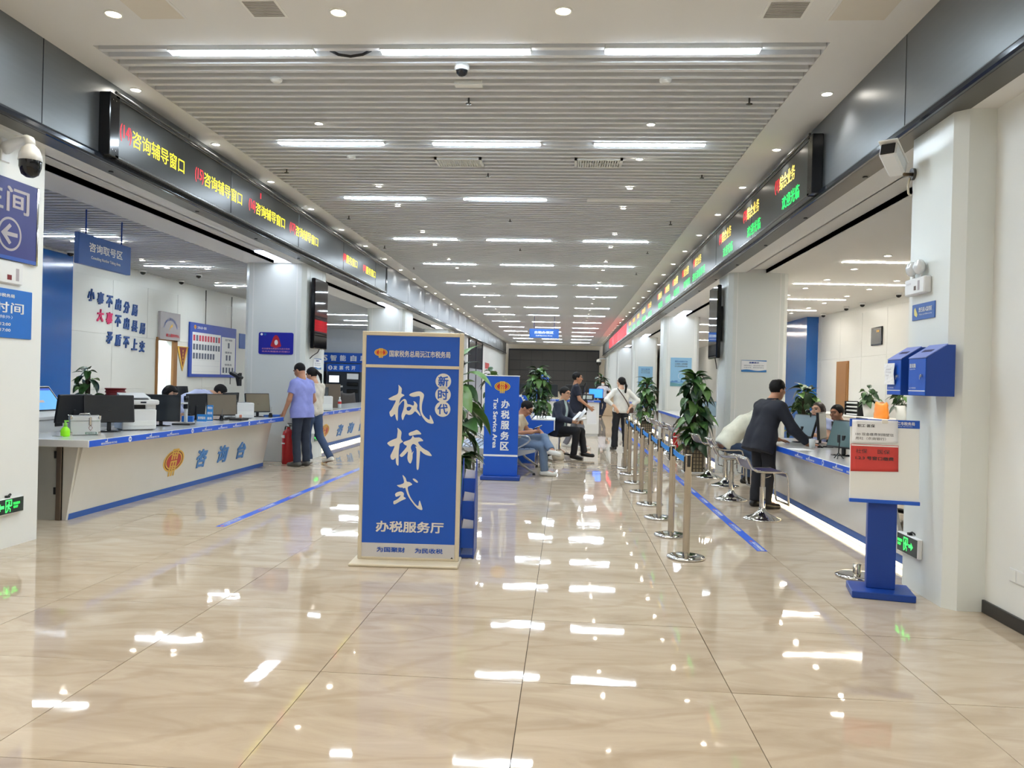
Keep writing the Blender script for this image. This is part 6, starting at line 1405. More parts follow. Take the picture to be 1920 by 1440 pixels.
# ------------------------------------------------------------------ people: implicit-surface bodies
def smin(a, b, k):
    h = np.clip(.5+.5*(b-a)/k, 0, 1); return b*(1-h)+a*h-k*h*(1-h)
class Field:
    def __init__(s, lo, hi, h):
        s.h = h; s.lo = np.array(lo, float); n = np.ceil((np.array(hi)-s.lo)/h).astype(int)+1
        s.ax = [s.lo[i]+h*np.arange(n[i]) for i in range(3)]; s.f = np.full(n, .25, 'f')
    def sub(s, lo, hi):
        sl = []
        for i in range(3):
            a = int(np.searchsorted(s.ax[i], lo[i])); b = int(np.searchsorted(s.ax[i], hi[i]))
            if b <= a: return None, None
            sl.append(slice(a, b))
        X = np.meshgrid(*[s.ax[i][sl[i]] for i in range(3)], indexing='ij', sparse=True)
        return tuple(sl), X
    def op(s, prim, mode='add'):
        kind, k, cut = prim[0], prim[1], prim[2]
        if kind == 'cap':
            a, b, ra, rb = [np.array(q, float) if i < 2 else q for i, q in enumerate(prim[3:7])]
            m = max(ra, rb)+k+.02; sl, X = s.sub(np.minimum(a, b)-m, np.maximum(a, b)+m)
            if sl is None: return
            d = b-a; dd = max(float(d@d), 1e-9)
            t = np.clip(((X[0]-a[0])*d[0]+(X[1]-a[1])*d[1]+(X[2]-a[2])*d[2])/dd, 0, 1)
            g = np.sqrt((X[0]-a[0]-t*d[0])**2+(X[1]-a[1]-t*d[1])**2+(X[2]-a[2]-t*d[2])**2)-(ra+(rb-ra)*t)
        else:
            c, r_, Rm = np.array(prim[3], float), np.array(prim[4], float), prim[5]
            m = r_.max()+k+.02; sl, X = s.sub(c-m, c+m)
            if sl is None: return
            P = [X[i]-c[i] for i in range(3)]
            if Rm is not None: P = [sum(Rm[j][i]*P[j] for j in range(3)) for i in range(3)]
            q = np.sqrt((P[0]/r_[0])**2+(P[1]/r_[1])**2+(P[2]/r_[2])**2)
            q2 = np.sqrt((P[0]/r_[0]**2)**2+(P[1]/r_[1]**2)**2+(P[2]/r_[2]**2)**2)+1e-6
            g = q*(q-1)/q2
        for (p, n) in (cut or ()):
            g = np.maximum(g, (X[0]-p[0])*n[0]+(X[1]-p[1])*n[1]+(X[2]-p[2])*n[2])
        cur = s.f[sl]
        if mode == 'add': s.f[sl] = smin(cur, g, k)
        else: s.f[sl] = -smin(-cur, g, k)
    def noise(s, amp, fr, seed=0):
        X = np.meshgrid(*s.ax, indexing='ij', sparse=True)
        s.f += amp*(np.sin(X[2]*fr+2.3*np.sin(X[0]*fr*.5+seed)+1.7*np.sin(X[1]*fr*.6))*np.sin(X[0]*fr*.45+X[1]*fr*.55+seed*1.7)).astype('f')
    def cutplane(s, p, n):
        X = np.meshgrid(*s.ax, indexing='ij', sparse=True)
        s.f = np.maximum(s.f, ((X[0]-p[0])*n[0]+(X[1]-p[1])*n[1]+(X[2]-p[2])*n[2]).astype('f'))
    def nets(s):
        f = s.f; ins = f < 0; n = np.array(f.shape)-1
        c = [ins[i:n[0]+i, j:n[1]+j, k:n[2]+k] for i in (0,1) for j in (0,1) for k in (0,1)]
        cnt = sum(x.astype(np.int8) for x in c); act = (cnt > 0) & (cnt < 8)
        ids = np.full(act.shape, -1, np.int64); I = np.argwhere(act); ids[act] = np.arange(len(I))
        acc = np.zeros((len(I), 3)); w_ = np.zeros(len(I))
        cor = np.array([(i,j,k) for i in (0,1) for j in (0,1) for k in (0,1)])
        vals = np.stack([f[I[:,0]+a, I[:,1]+b, I[:,2]+d] for a,b,d in cor], 1)
        for a in range(8):
            for b in range(a+1, 8):
                if np.abs(cor[a]-cor[b]).sum() != 1: continue
                va, vb = vals[:,a], vals[:,b]; m = (va < 0) != (vb < 0)
                t = np.where(m, va/np.where(m, va-vb, 1), 0)
                acc += m[:,None]*(cor[a]+t[:,None]*(cor[b]-cor[a])); w_ += m
        V = (I+acc/np.maximum(w_, 1)[:,None])*s.h+s.lo
        Q = []
        for ax in range(3):
            u, v = (ax+1) % 3, (ax+2) % 3
            sl0 = [slice(None)]*3; sl1 = [slice(None)]*3; sl0[ax] = slice(0, n[ax]); sl1[ax] = slice(1, n[ax]+1)
            for q in (u, v): sl0[q] = slice(1, n[q]); sl1[q] = slice(1, n[q])
            A, B = ins[tuple(sl0)], ins[tuple(sl1)]; E = np.argwhere(A != B)
            if not len(E): continue
            fl = A[E[:,0],E[:,1],E[:,2]]
            g = E.copy(); g[:,u] += 1; g[:,v] += 1
            def cid(du, dv):
                h = g.copy(); h[:,u] -= du; h[:,v] -= dv; return ids[h[:,0],h[:,1],h[:,2]]
            q = np.stack([cid(1,1), cid(0,1), cid(0,0), cid(1,0)], 1)
            q = np.where(fl[:,None], q, q[:,::-1]); Q.append(q)
        Q = np.concatenate(Q) if Q else np.zeros((0,4), int)
        return V, Q[(Q >= 0).all(1)]
def to_mesh(name, parts, mats, colour=None):
    V = np.concatenate([p[0] for p in parts]); off = np.cumsum([0]+[len(p[0]) for p in parts[:-1]])
    Q = np.concatenate([p[1]+o for p, o in zip(parts, off)])
    me = bpy.data.meshes.new(name); me.vertices.add(len(V)); me.vertices.foreach_set('co', V.astype('f').ravel())
    me.loops.add(len(Q)*4); me.loops.foreach_set('vertex_index', Q.astype('i').ravel())
    me.polygons.add(len(Q)); me.polygons.foreach_set('loop_start', np.arange(0, len(Q)*4, 4, dtype='i')); me.polygons.foreach_set('loop_total', np.full(len(Q), 4, 'i'))
    me.polygons.foreach_set('use_smooth', np.ones(len(Q), bool))
    for m in mats: me.materials.append(m)
    if colour is not None:
        me.polygons.foreach_set('material_index', colour(V[Q].mean(1)).astype('i'))
    me.update(); me.validate(); return me
def cap(a, b, ra, rb=None, k=.03, cut=None): return ('cap', k, cut, a, b, ra, ra if rb is None else rb)
def ell(c, r, Rm=None, k=.02, cut=None): return ('ell', k, cut, c, r, Rm)
def V3(*a): return np.array(a, float)
def lerp(a, b, t): return a+(b-a)*t
def unit(v): return v/np.linalg.norm(v)
SKIN = [mat('skin_%d' % k, c, .5, noise=.05) for k, c in enumerate(((206,158,126),(186,134,104),(222,178,150)))]
LIP = mat('lips', (170,96,84), .5, noise=.05); EYEM = mat('eye_dark', (34,26,24), .2, noise=.05)
HAIR = mat('hair_black', (19,17,17), .6, spec=.25, noise=.25, nscale=60, stretch=(1,1,.2)); HAIRB = mat('hair_dark_brown', (44,30,26), .4, noise=.25, nscale=60)
def hand_prims(wr, fdir, pn, curl, side):
    """palm and five separate fingers; pn = palm normal (the way the palm faces), side=+1 right hand"""
    f = unit(fdir); pn = unit(pn-f*float(pn@f)); sd = np.cross(f, pn)*(side)   # towards the thumb
    P = [cap(wr-f*.03, wr+f*.02, .027, .025, .015)]
    for q in (-.026, -.009, .009, .026): P.append(cap(wr+f*.015+sd*q*.6, wr+f*.085+sd*q, .0145, .0115, .012))
    for q, L_ in ((.028,.068),(.0095,.076),(-.0095,.071),(-.028,.055)):
        a = wr+f*.085+sd*q; c1, c2 = math.cos(curl*.6), math.sin(curl*.6); d1 = f*c1+pn*c2
        b = a+d1*L_*.5; d2 = f*math.cos(curl*1.4)+pn*math.sin(curl*1.4); c = b+d2*L_*.5
        P += [cap(a, b, .0098, .0088, .003), cap(b, c, .0088, .0072, .003)]
    a = wr+f*.025+sd*.026; b = a+unit(f*.6+sd*.75+pn*.25)*.042; c = b+unit(f*.9+sd*.2+pn*.35)*.034
    P += [cap(a, b, .0125, .011, .008), cap(b, c, .0105, .0085, .003)]
    return P
def person(label, loc, rz, J, look, cloth, H=1.68, res=.0125, female=False, skin=0, hair='short', group=None, glasses=False, mask=False, hands=None):
    """J: joints in the person's own frame (x right, y forward, z up).  Only arms/legs/spine that differ from standing are passed."""
    t = thing('person', label, 'person', loc, rz, group)
    s = H/1.70
    D = dict(pel=V3(0,0,.93), wai=V3(0,.0,1.07), che=V3(0,.0,1.27), nec=V3(0,-.01,1.44), hea=V3(0,.025,1.575),
             sR=V3(.18,-.01,1.385), sL=V3(-.18,-.01,1.385), eR=V3(.235,-.03,1.10), eL=V3(-.235,-.03,1.10), wR=V3(.24,.04,.86), wL=V3(-.24,.04,.86),
             hR=V3(.088,0,.90), hL=V3(-.088,0,.90), kR=V3(.095,.02,.49), kL=V3(-.095,.02,.49), aR=V3(.10,-.02,.08), aL=V3(-.10,-.02,.08), tR=V3(.12,.14,.03), tL=V3(-.12,.14,.03))
    D = {k: v*s for k, v in D.items()}
    for k, v in J.items(): D[k] = V3(*v)
    J = D
    fs = .92 if female else 1.0; bulk = cloth.get('bulk', 1.0)
    zup = unit(J['nec']-J['pel']); lat = unit(J['sR']-J['sL'])
    fwd = unit(np.cross(zup, lat)); 
    hz = look.get('yaw', 0); hp = look.get('pitch', 0)
    cy, sy_ = math.cos(R(hz)), math.sin(R(hz)); cp, sp_ = math.cos(R(hp)), math.sin(R(hp))
    hf = V3(-sy_*cp, cy*cp, sp_); hr = V3(cy, sy_, 0); hu = np.cross(hr, hf)
    RT_ = np.array([hr, hf, hu]).T                       # columns: head right, forward, up
    Rm = [[RT_[j][i] for i in range(3)] for j in range(3)]
    hc = J['hea']; W = lambda x, y, z: hc+s*(hr*x+hf*y+hu*z)
    # ---- skin
    def torso(gr, hem=None, sh=1.0):
        P = []
        wl = .075*s*fs
        for q in (-1, 1):
            o = lat*q
            P += [cap(J['pel']+o*.075*s, J['wai']+o*.062*s*fs, (.108+gr)*s*bulk, (.098+gr)*s*bulk*fs, .05), cap(J['wai']+o*.062*s*fs, J['che']+o*.078*s*fs, (.098+gr)*s*bulk*fs, (.108+gr)*s*fs, .05)]
        dz = zup*.018*s
        P += [cap(J['sL']*.86+J['sR']*.14-dz, J['sR']*.86+J['sL']*.14-dz, (.050+gr)*s*sh*fs, None, .05), cap(J['che'], J['nec'], (.092+gr)*s*fs, (.052+gr*.6)*s, .05)]
        P += [cap(J['nec']-zup*.005*s, J['s'+q]-dz, (.046+gr*.5)*s*fs, (.040+gr)*s*fs, .04) for q in 'RL']
        if female: P += [ell(J['che']+fwd*.085*s+lat*q*.062*s-zup*.02*s, V3(.062,.06,.065)*s, None, .04) for q in (-1, 1)]
        return P
    def arm(q, gr, to=2.0):
        P = [cap(J['s'+q]-zup*.022*s, lerp(J['s'+q], J['e'+q], min(1, to)), (.046+gr)*s*fs, (lerp(.050,.040,min(1,to))+gr)*s*fs, .03)]
        if to > 1: P.append(cap(J['e'+q], lerp(J['e'+q], J['w'+q], min(1, to-1)), (.040+gr)*s*fs, (lerp(.040,.026,min(1,to-1))+gr)*s*fs, .02))
        return P
    def leg(q, gr, r1=.082, r2=.056, r3=.040):
        return [cap(J['h'+q], J['k'+q], (r1+gr)*s, (r2+gr)*s, .035), cap(J['k'+q], J['a'+q], (r2+gr)*s, (r3+gr)*s, .03)]
    lo = np.min([v for v in J.values()], 0)-.28; hi = np.max([v for v in J.values()], 0)+.28; lo[2] = max(lo[2], -.02); hi[2] = hc[2]+.05
    hp_ = dict(R=dict(curl=.45, pn=None), L=dict(curl=.45, pn=None))
    for q, v in (hands or {}).items(): hp_[q].update(v)
    HP = {}
    for q, sg in (('R', 1), ('L', -1)):
        fd = hp_[q].get('dir'); fd = V3(*fd) if fd is not None else unit(J['w'+q]-J['e'+q])
        pn = hp_[q].get('pn'); pn = V3(*pn) if pn is not None else -lat*sg
        HP[q] = hand_prims(J['w'+q]+unit(J['w'+q]-J['e'+q])*.01, fd, pn, hp_[q]['curl'], sg)
    neck = [cap(lerp(J['che'], J['nec'], .7), hc-hu*.05*s-hf*.02*s, .056*s*fs, .053*s*fs, .02)]
    body = torso(-.012)+neck+sum([arm(q, 0)+leg(q, -.008) for q in 'RL'], [])+HP['R']+HP['L']
    F = Field(lo, hi, res)
    for p in body: F.op(p)
    F.op(cap(J['aR'], J['tR'], .03*s)); F.op(cap(J['aL'], J['tL'], .03*s))
    F.op(ell(hc, V3(.07,.085,.10)*s, Rm))
    parts = [F.nets()]
    hm = V3(.16,.16,.19)*s; G = Field(hc-hm, hc+hm*V3(1,1,.95), .0052 if res < .02 else .009)
    w_ = .95 if female else 1.0
    hd = [ell(W(0,-.012,.035), V3(.076*w_,.094,.088)*s, Rm, .02), ell(W(0,.018,-.03), V3(.064*w_,.072,.088)*s, Rm, .03), ell(W(0,.042,-.088), V3(.036*w_,.034,.03)*s, Rm, .03),
          cap(W(0,.086,.022), W(0,.106,-.022), .010*s, .0145*s, .014), ell(W(0,.082,.048), V3(.05,.02,.014)*s, Rm, .02), ell(W(0,.086,-.058), V3(.024,.014,.012)*s, Rm, .010),
          ell(W(.038,.066,-.014), V3(.024,.022,.02)*s, Rm, .02), ell(W(-.038,.066,-.014), V3(.024,.022,.02)*s, Rm, .02)]
    for q in (-1, 1): hd.append(ell(W(q*.076*w_,-.012,-.002), V3(.011,.022,.033)*s, Rm, .008))
    for p in hd+neck+[cap(J['sL'], J['sR'], .045*s, None, .05), cap(J['che'], J['nec'], .08*s, .05*s, .05)]: G.op(p)
    for q in (-1, 1): G.op(ell(W(q*.031,.096,.022), V3(.019,.016,.012)*s, Rm, .010), 'sub')
    for q in (-1, 1): G.op(ell(W(q*.031,.074,.022), V3(.015,.015,.013)*s, Rm, .003))
    parts.append(G.nets())
    if res < .02:
        for q in 'RL':
            c_ = J['w'+q]+unit(J['w'+q]-J['e'+q])*.08; m = V3(.15,.15,.15); Hf = Field(c_-m, c_+m, .0058)
            for p in HP[q]+arm(q, 0): Hf.op(p)
            parts.append(Hf.nets())
    def colour(C):
        d = (C-hc)@RT_/s; x, y, z = np.abs(d[:,0]), d[:,1], d[:,2]
        m = np.zeros(len(C), int)
        m[(x > .018) & (x < .046) & (y > .055) & (np.abs(z-.022) < .0065)] = 1
        m[(x > .014) & (x < .05) & (y > .06) & (np.abs(z-.0455-.05*(.03-x)) < .0045)] = 3
        m[(x < .022) & (y > .07) & (np.abs(z+.058) < .007)] = 2
        return m
    o = link('body', to_mesh('body', parts, [SKIN[skin], EYEM, LIP, HAIR], colour), t)
    # ---- hair
    Fh = Field(hc-V3(.2,.2,.5)*s, hc+V3(.2,.2,.17)*s, .0075 if res < .02 else .012)
    hm_ = HAIRB if hair == 'long' else HAIR
    if hair in ('short', 'thin', 'buzz'):
        th = .012 if hair != 'buzz' else .004
        fr = [(W(0,.066,.055), hf*.8-hu*.6), (W(0,-.02,-.045), -hu*.9+hf*.25)]
        Fh.op(ell(W(0,-.016,.04), V3(.080*w_+th*.6,.096+th,.092+th)*s, Rm, .01, [(W(0,.062,.074), unit(hf*.86-hu*.5)), (W(0,-.06,-.062), unit(-hu+hf*.55))]))
        for q in (-1, 1): Fh.op(ell(W(q*.095,.012,-.035), V3(.034,.05,.055)*s, Rm, .004), 'sub')
        if hair == 'thin': Fh.op(ell(W(.0,-.05,.135), V3(.035,.05,.03)*s, Rm, .01), 'sub')
    else:
        Fh.op(ell(W(0,-.018,.036), V3(.088,.106,.104)*s, Rm, .01, [(W(0,.055,.082), unit(hf*.85-hu*.5)), (W(0,-.02,-.075), -hu)]))
        if hair == 'ponytail':
            Fh.op(ell(W(0,-.118,.03), V3(.026,.026,.026)*s, Rm, .015)); Fh.op(cap(W(0,-.125,.02), W(0,-.165,-.06), .024*s, .028*s, .01)); Fh.op(cap(W(0,-.165,-.06), W(0,-.155,-.20), .028*s, .022*s, .02)); Fh.op(cap(W(0,-.155,-.2), W(0,-.13,-.29), .022*s, .004*s, .01))
        if hair == 'long':
            for q in (-1, 1):
                Fh.op(cap(W(q*.068,-.02,.0), W(q*.082,.015,-.14), .032*s, .034*s, .03)); Fh.op(cap(W(q*.082,.015,-.14), W(q*.085,.03,-.30), .034*s, .014*s, .03))
            Fh.op(cap(W(0,-.07,0), W(0,-.075,-.26), .07*s, .05*s, .04))
        if hair == 'bob':
            for q in (-1, 1): Fh.op(cap(W(q*.066,-.03,.0), W(q*.07,-.02,-.085), .034*s, .026*s, .03))
            Fh.op(cap(W(0,-.07,0), W(0,-.06,-.09), .06*s, .045*s, .04)); Fh.op(ell(W(0,.072,.075), V3(.06,.026,.03)*s, Rm, .02))
    Fh.noise(.0018, 160, 1)
    link('hair', to_mesh('hair', [Fh.nets()], [hm_]), t)
    # ---- top
    top = cloth['top']; gr = cloth.get('ease', .012)
    T = Field(lo, hi, res)
    sl = cloth.get('sleeve', .62)
    for p in torso(gr): T.op(p)
    for q in 'RL':
        P = arm(q, gr+.006, sl)
        a, b = (J['s'+q], J['e'+q]) if sl <= 1 else (J['e'+q], J['w'+q]); u = sl if sl <= 1 else sl-1
        P[-1] = P[-1][:2]+([(lerp(a, b, u), unit(b-a))],)+P[-1][3:]
        for p in P: T.op(p)
    hem = cloth.get('hem', .0); hp0 = J['pel']-zup*(.06+hem)*s
    if hem > .04:
        ext = cloth.get('skirtdir')
        for q in (-1, 1):
            e0 = hp0+lat*q*.09*s+(V3(*ext) if ext else 0); T.op(cap(J['pel']+lat*q*.08*s, e0, (.115+gr)*s*bulk, (.115+gr)*s*bulk, .05))
    T.noise(cloth.get('fold', .0035), 38, len(label)); T.cutplane(hp0 if not cloth.get('hemcut') else V3(*cloth['hemcut'][0]), -zup if not cloth.get('hemcut') else V3(*cloth['hemcut'][1]))
    T.cutplane(J['nec']+zup*.012*s, unit(zup*.9-fwd*.42) if not cloth.get('open') else unit(zup*.8-fwd*.6))
    if cloth.get('open'):
        ins = (lambda C: ((np.abs((C-J['che'])@lat) < .058*s) & (((C-J['che'])@fwd) > .02*s)).astype(int)); tm_ = [top, cloth['open']]
    else: ins, tm_ = None, [top]
    tp = link('jacket' if cloth.get('open') or cloth.get('jacket') else 'shirt', to_mesh('shirt', [T.nets()], tm_, ins), t)
    if cloth.get('collar'):
        K = Field(J['nec']-V3(.16,.16,.1), J['nec']+V3(.16,.16,.14), .007)
        K.op(cap(J['nec']-zup*.02*s, J['nec']+zup*.035*s+fwd*.0, .072*s*fs, .066*s*fs, .005, [(J['nec']+zup*.032*s, unit(zup*.9-fwd*.35)), (J['nec']-zup*.03*s, -zup)]))
        link('collar', to_mesh('collar', [K.nets()], [cloth['collar']]), t)
    # ---- trousers
    B = Field(lo, hi, res); g2 = cloth.get('leg', .014)
    for q in (-1, 1): B.op(cap(J['pel']+lat*q*.07*s+zup*.05*s, J['h'+('R' if q > 0 else 'L')], .108*s*bulk, .1*s*bulk, .05, [(J['pel']+zup*.08*s, zup)]))
    for q in 'RL':
        P = leg(q, g2, r3=cloth.get('cuff', .048)); P[-1] = P[-1][:2]+([(lerp(J['k'+q], J['a'+q], 1.02), unit(J['a'+q]-J['k'+q]))],)+P[-1][3:]
        for p in P: B.op(p)
    B.noise(.004, 34, 3+len(label))
    link('trousers', to_mesh('trousers', [B.nets()], [cloth['bottom']]), t)
    # ---- shoes
    for q in 'RL':
        a, b = J['a'+q], J['t'+q]; d = b-a; S_ = Field(np.minimum(a, b)-.12, np.maximum(a, b)+.12, .008)
        f_ = unit(V3(d[0], d[1], d[2]+ (a[2]-b[2])*.75)); up_ = unit(np.cross(np.cross(f_, V3(0,0,1)), f_))
        sole = min(a[2]-.078*s, b[2]-.028*s) if abs(up_[2]) > .9 else None
        hl = a-f_*.035*s-up_*.04*s
        S_.op(cap(hl, hl+f_*.21*s+up_*.0, .042*s, .036*s, .02)); S_.op(cap(a-up_*.02*s, hl+f_*.12*s, .045*s, .036*s, .03))
        S_.cutplane(a-up_*.078*s, -up_)
        sp0 = a-up_*.066*s
        def sc2(C, sp0=sp0, up_=up_): return (((C-sp0)@up_) < .002).astype(int)
        link('shoe', to_mesh('shoe', [S_.nets()], [cloth['shoe'], cloth.get('sole', cloth['shoe'])], sc2), t)
    if glasses:
        g = MB()
        for q in (-1, 1):
            g.tube([tuple(W(q*.034+.026*math.cos(a), .108, .020+.018*math.sin(a))) for a in np.linspace(0, 6.283, 16, endpoint=False)], .0028, n=6, closed=True)
            g.tube([tuple(W(q*.06,.106,.026)), tuple(W(q*.082,.06,.026)), tuple(W(q*.084,-.02,.02))], .0026, n=6)
        g.tube([tuple(W(-.01,.11,.026)), tuple(W(.01,.11,.026))], .0026, n=6)
        g.build('glasses', black_gloss, t)
    if mask:
        K = Field(hc-V3(.14,.14,.16)*s, hc+V3(.14,.14,.05)*s, .009)
        K.op(ell(W(0,.03,-.045), V3(.074,.092,.072)*s, Rm, .01, [(W(0,.1,.002), hu), (W(0,.02,0), -hf)])); link('face_mask', to_mesh('face_mask', [K.nets()], [paper]), t)
    return t, W, J
def cl(name, rgb, **k): return mat('cloth_'+name, rgb, .85, noise=.10, nscale=30, bump=.25, bscale=220, **k)
jeans = cl('jeans', (58,76,106)); jeans_l = cl('light_jeans', (104,124,150)); dark_p = cl('dark_trousers', (30,31,36)); navy_p = cl('navy_trousers', (34,40,58)); grey_p = cl('grey_trousers', (118,118,126))
shoe_b = mat('shoe_black', (24,23,23), .4, noise=.1); shoe_w = mat('shoe_white', (222,220,212), .5, noise=.05); shoe_g = mat('shoe_grey', (84,82,78), .6, noise=.1)
sh_blue = cl('uniform_blue', (182,190,224)); 

# --- couple at the left counter: seen from behind and the side, facing the counter (-x)
person('man in lilac tee shirt and dark jeans standing at the end of the left counter', (-4.24, 12.45, 0), R(62),
       dict(hea=(.0,.075,1.535), nec=(0,.03,1.42), sR=(.175,.02,1.355), sL=(-.175,.02,1.355), eL=(-.23,.05,1.07), wL=(-.25,.15,.845), eR=(.25,.0,1.07), wR=(.22,.16,.85)),
       dict(yaw=6, pitch=-28), dict(top=cl('lilac', (142,150,216)), bottom=cl('dark_jeans', (44,52,68)), shoe=shoe_g, sleeve=.62, hem=.07, bulk=1.03), H=1.66, skin=1, hair='buzz',
       hands=dict(L=dict(curl=.9, dir=(.05,.5,-.85), pn=(.9,.2,0)), R=dict(curl=.8)))
person('woman with long ponytail, cream top and jeans beside the man in lilac', (-4.20, 12.90, 0), R(62),
       dict(tL=(-.10,.13,.03), aL=(-.09,-.02,.08), kL=(-.09,.05,.47), kR=(.085,-.06,.47), aR=(.09,-.32,.12), tR=(.10,-.22,.035), hea=(0,.06,1.475), eL=(-.2,.06,1.03), wL=(-.15,.24,.98), eR=(.2,.05,1.03), wR=(.14,.24,.98)),
       dict(yaw=10, pitch=-22), dict(top=cl('cream', (214,208,194)), bottom=jeans, shoe=shoe_w, sole=mat('sole_brown', (110,84,66), .6, noise=.1), sleeve=1.85, hem=.03), H=1.60, female=True, hair='ponytail', skin=0)
# --- staff behind the left counter
SITL = dict(pel=(0,-.05,.55), wai=(0,-.03,.69), che=(0,.02,.88), nec=(0,.06,1.04), hR=(.09,-.02,.53), hL=(-.09,-.02,.53), kR=(.12,.40,.52), kL=(-.12,.40,.52), aR=(.12,.38,.09), aL=(-.12,.38,.09), tR=(.13,.52,.03), tL=(-.13,.52,.03))
person('clerk with dark bob hair in pale uniform sitting behind the left document camera', (-5.75, 10.95, 0), R(-115),
       dict(SITL, sR=(.17,.05,.99), sL=(-.17,.05,.99), hea=(0,.12,1.145), eR=(.22,.2,.78), eL=(-.22,.2,.78), wR=(.12,.40,.815), wL=(-.12,.40,.815)),
       dict(yaw=20, pitch=-18), dict(top=sh_blue, bottom=navy_p, shoe=shoe_b, sleeve=.62, hem=-.04, collar=sh_blue), H=1.6, female=True, hair='bob', skin=2)
person('clerk in pale blue uniform bending over the desk near the pillar', (-6.05, 12.15, 0), R(-58),
       dict(pel=(0,-.1,.90), wai=(0,.03,1.01), che=(0,.22,1.10), nec=(0,.38,1.13), sR=(.18,.34,1.09), sL=(-.18,.34,1.09), hea=(0,.52,1.15), hR=(.09,-.1,.87), hL=(-.09,-.1,.87), kR=(.1,-.04,.47), kL=(-.1,-.04,.47), eR=(.22,.42,.86), eL=(-.22,.42,.86), wR=(.14,.55,.80), wL=(-.14,.55,.80)),
       dict(yaw=0, pitch=-45), dict(top=sh_blue, bottom=navy_p, shoe=shoe_b, sleeve=.62, hem=-.02, collar=sh_blue), H=1.66, hair='short', skin=0)
# --- bench: man with phone, legs crossed, faces +x
person('man in cream tee shirt sitting cross-legged on the bench looking at a phone', (-.93, 12.38, 0), R(-98),
       dict(pel=(0,.13,.52), wai=(0,.14,.63), che=(0,.17,.79), nec=(0,.24,.93), sR=(.18,.21,.885), sL=(-.18,.21,.885), hea=(0,.315,1.03), hR=(.09,.12,.50), hL=(-.09,.12,.50), kL=(-.03,.60,.585), aL=(.20,.76,.42), tL=(.27,.87,.37), kR=(.06,.60,.46), aR=(.05,.64,.08), tR=(.05,.81,.03),
            eR=(.24,.22,.66), wR=(.11,.43,.675), eL=(-.24,.30,.67), wL=(-.15,.52,.67)),
       dict(yaw=0, pitch=-38), dict(top=cl('tee_cream', (222,208,182)), bottom=jeans_l, shoe=shoe_w, sole=mat('sole_grey', (170,168,160), .6, noise=.1), sleeve=.6, hem=-.04), H=1.66, hair='buzz', skin=1, glasses=True,
       hands=dict(R=dict(curl=1.0, dir=(-.5,.8,.2), pn=(0,.1,1)), L=dict(curl=.7, dir=(.3,.75,-.5), pn=(0,-.3,-1))))
tag(MB().box(-.038, .038, -.075, .075, -.005, .005, b=.004).build('phone', black_gloss, None, (-.43, 12.30, .745), (R(20), R(-25), R(-60))), 'dark phone in the hand of the sitting man in the cream tee', 'phone')
# --- seated man in navy jacket with papers, faces right and towards the camera
pn_, W_, J_ = person('man with glasses in navy jacket sitting on a stool holding white papers', (-.12, 15.25, 0), R(-112),
       dict(pel=(0,-.02,.57), wai=(0,.0,.71), che=(0,.03,.93), nec=(0,.06,1.10), sR=(.2,.04,1.04), sL=(-.2,.04,1.04), hea=(0,.11,1.235), hR=(.09,0,.53), hL=(-.09,0,.53), kR=(.13,.42,.55), kL=(-.10,.42,.53), aR=(.12,.36,.09), aL=(-.08,.50,.13), tR=(.14,.50,.03), tL=(-.10,.66,.08),
            eR=(.27,.12,.78), wR=(.14,.34,.72), eL=(-.27,.14,.80), wL=(-.14,.38,.70)),
       dict(yaw=-8, pitch=-6), dict(top=cl('navy_jacket', (38,44,62)), open=cl('mint_shirt', (176,196,196)), bottom=dark_p, shoe=shoe_b, sleeve=1.92, hem=.09, ease=.022, collar=cl('collar_cream', (206,206,190))), H=1.70, hair='short', skin=0, glasses=True,
       hands=dict(R=dict(curl=.9, dir=(-.6,.7,-.1)), L=dict(curl=.9, dir=(.6,.7,.0))))
for k, (x, y, z, rx, ry, rz_) in enumerate(((.20,15.10,.80,40,-14,-70), (.30,15.0,.83,52,22,-95), (.26,15.08,.745,8,4,-80))):
    g = MB(); n = 6
    vs = [((i/n-.5)*.21, (j/n-.5)*.29, .02*math.sin(i*.9+k)+.012*(j/n)**2) for j in range(n+1) for i in range(n+1)]
    o = g.add(vs, [(j*7+i, j*7+i+1, j*7+i+8, j*7+i+7) for j in range(n) for i in range(n)], smooth=True).build('paper_sheet', paper, None, (x, y, z), (R(rx), R(ry), R(rz_)))
    sd = o.modifiers.new('thick', 'SOLIDIFY'); sd.thickness = .0015
    tag(o, ('white paper held up in the seated navy jacket mans right hand','white paper curling from the seated navy jacket mans left hand','white papers lying on the lap of the man in the navy jacket')[k], 'paper')
# --- standing man in navy tee with paper, walking to the right
person('standing man in navy tee shirt and grey trousers holding a white sheet', (.22, 17.45, 0), R(-86),
       dict(kR=(.09,.12,.49), aR=(.10,.14,.08), tR=(.11,.32,.03), kL=(-.09,-.02,.48), aL=(-.10,-.20,.10), tL=(-.10,-.04,.04), eR=(.24,.06,1.10), wR=(.2,.28,.93), eL=(-.24,-.02,1.1), wL=(-.22,.16,.9)),
       dict(yaw=0, pitch=0), dict(top=cl('navy_tee', (30,34,50)), bottom=grey_p, shoe=shoe_w, sleeve=.72, hem=.06, bulk=1.1), H=1.68, hair='short', skin=1, glasses=True, hands=dict(R=dict(curl=1.2)))
o = tag(MB().box(-.105, .105, -.001, .001, -.30, 0).build('paper_sheet', paper, None, (.56, 17.30, .86), (0, R(-3), R(6))), 'white sheet hanging from the hand of the standing man in navy', 'paper')
t = thing('shoulder_bag', 'black shoulder bag hanging at the far side of the standing man in navy', 'bag', (.40, 17.74, .75), R(-70))
MB().box(-.14, .14, -.05, .05, 0, .34, b=.03).build('body', black_fab, t); MB().tube([(-.12,0,.33),(-.10,.03,.6),(0,.04,.72),(.10,.03,.6),(.12,0,.33)], .012).build('strap', black_fab, t)
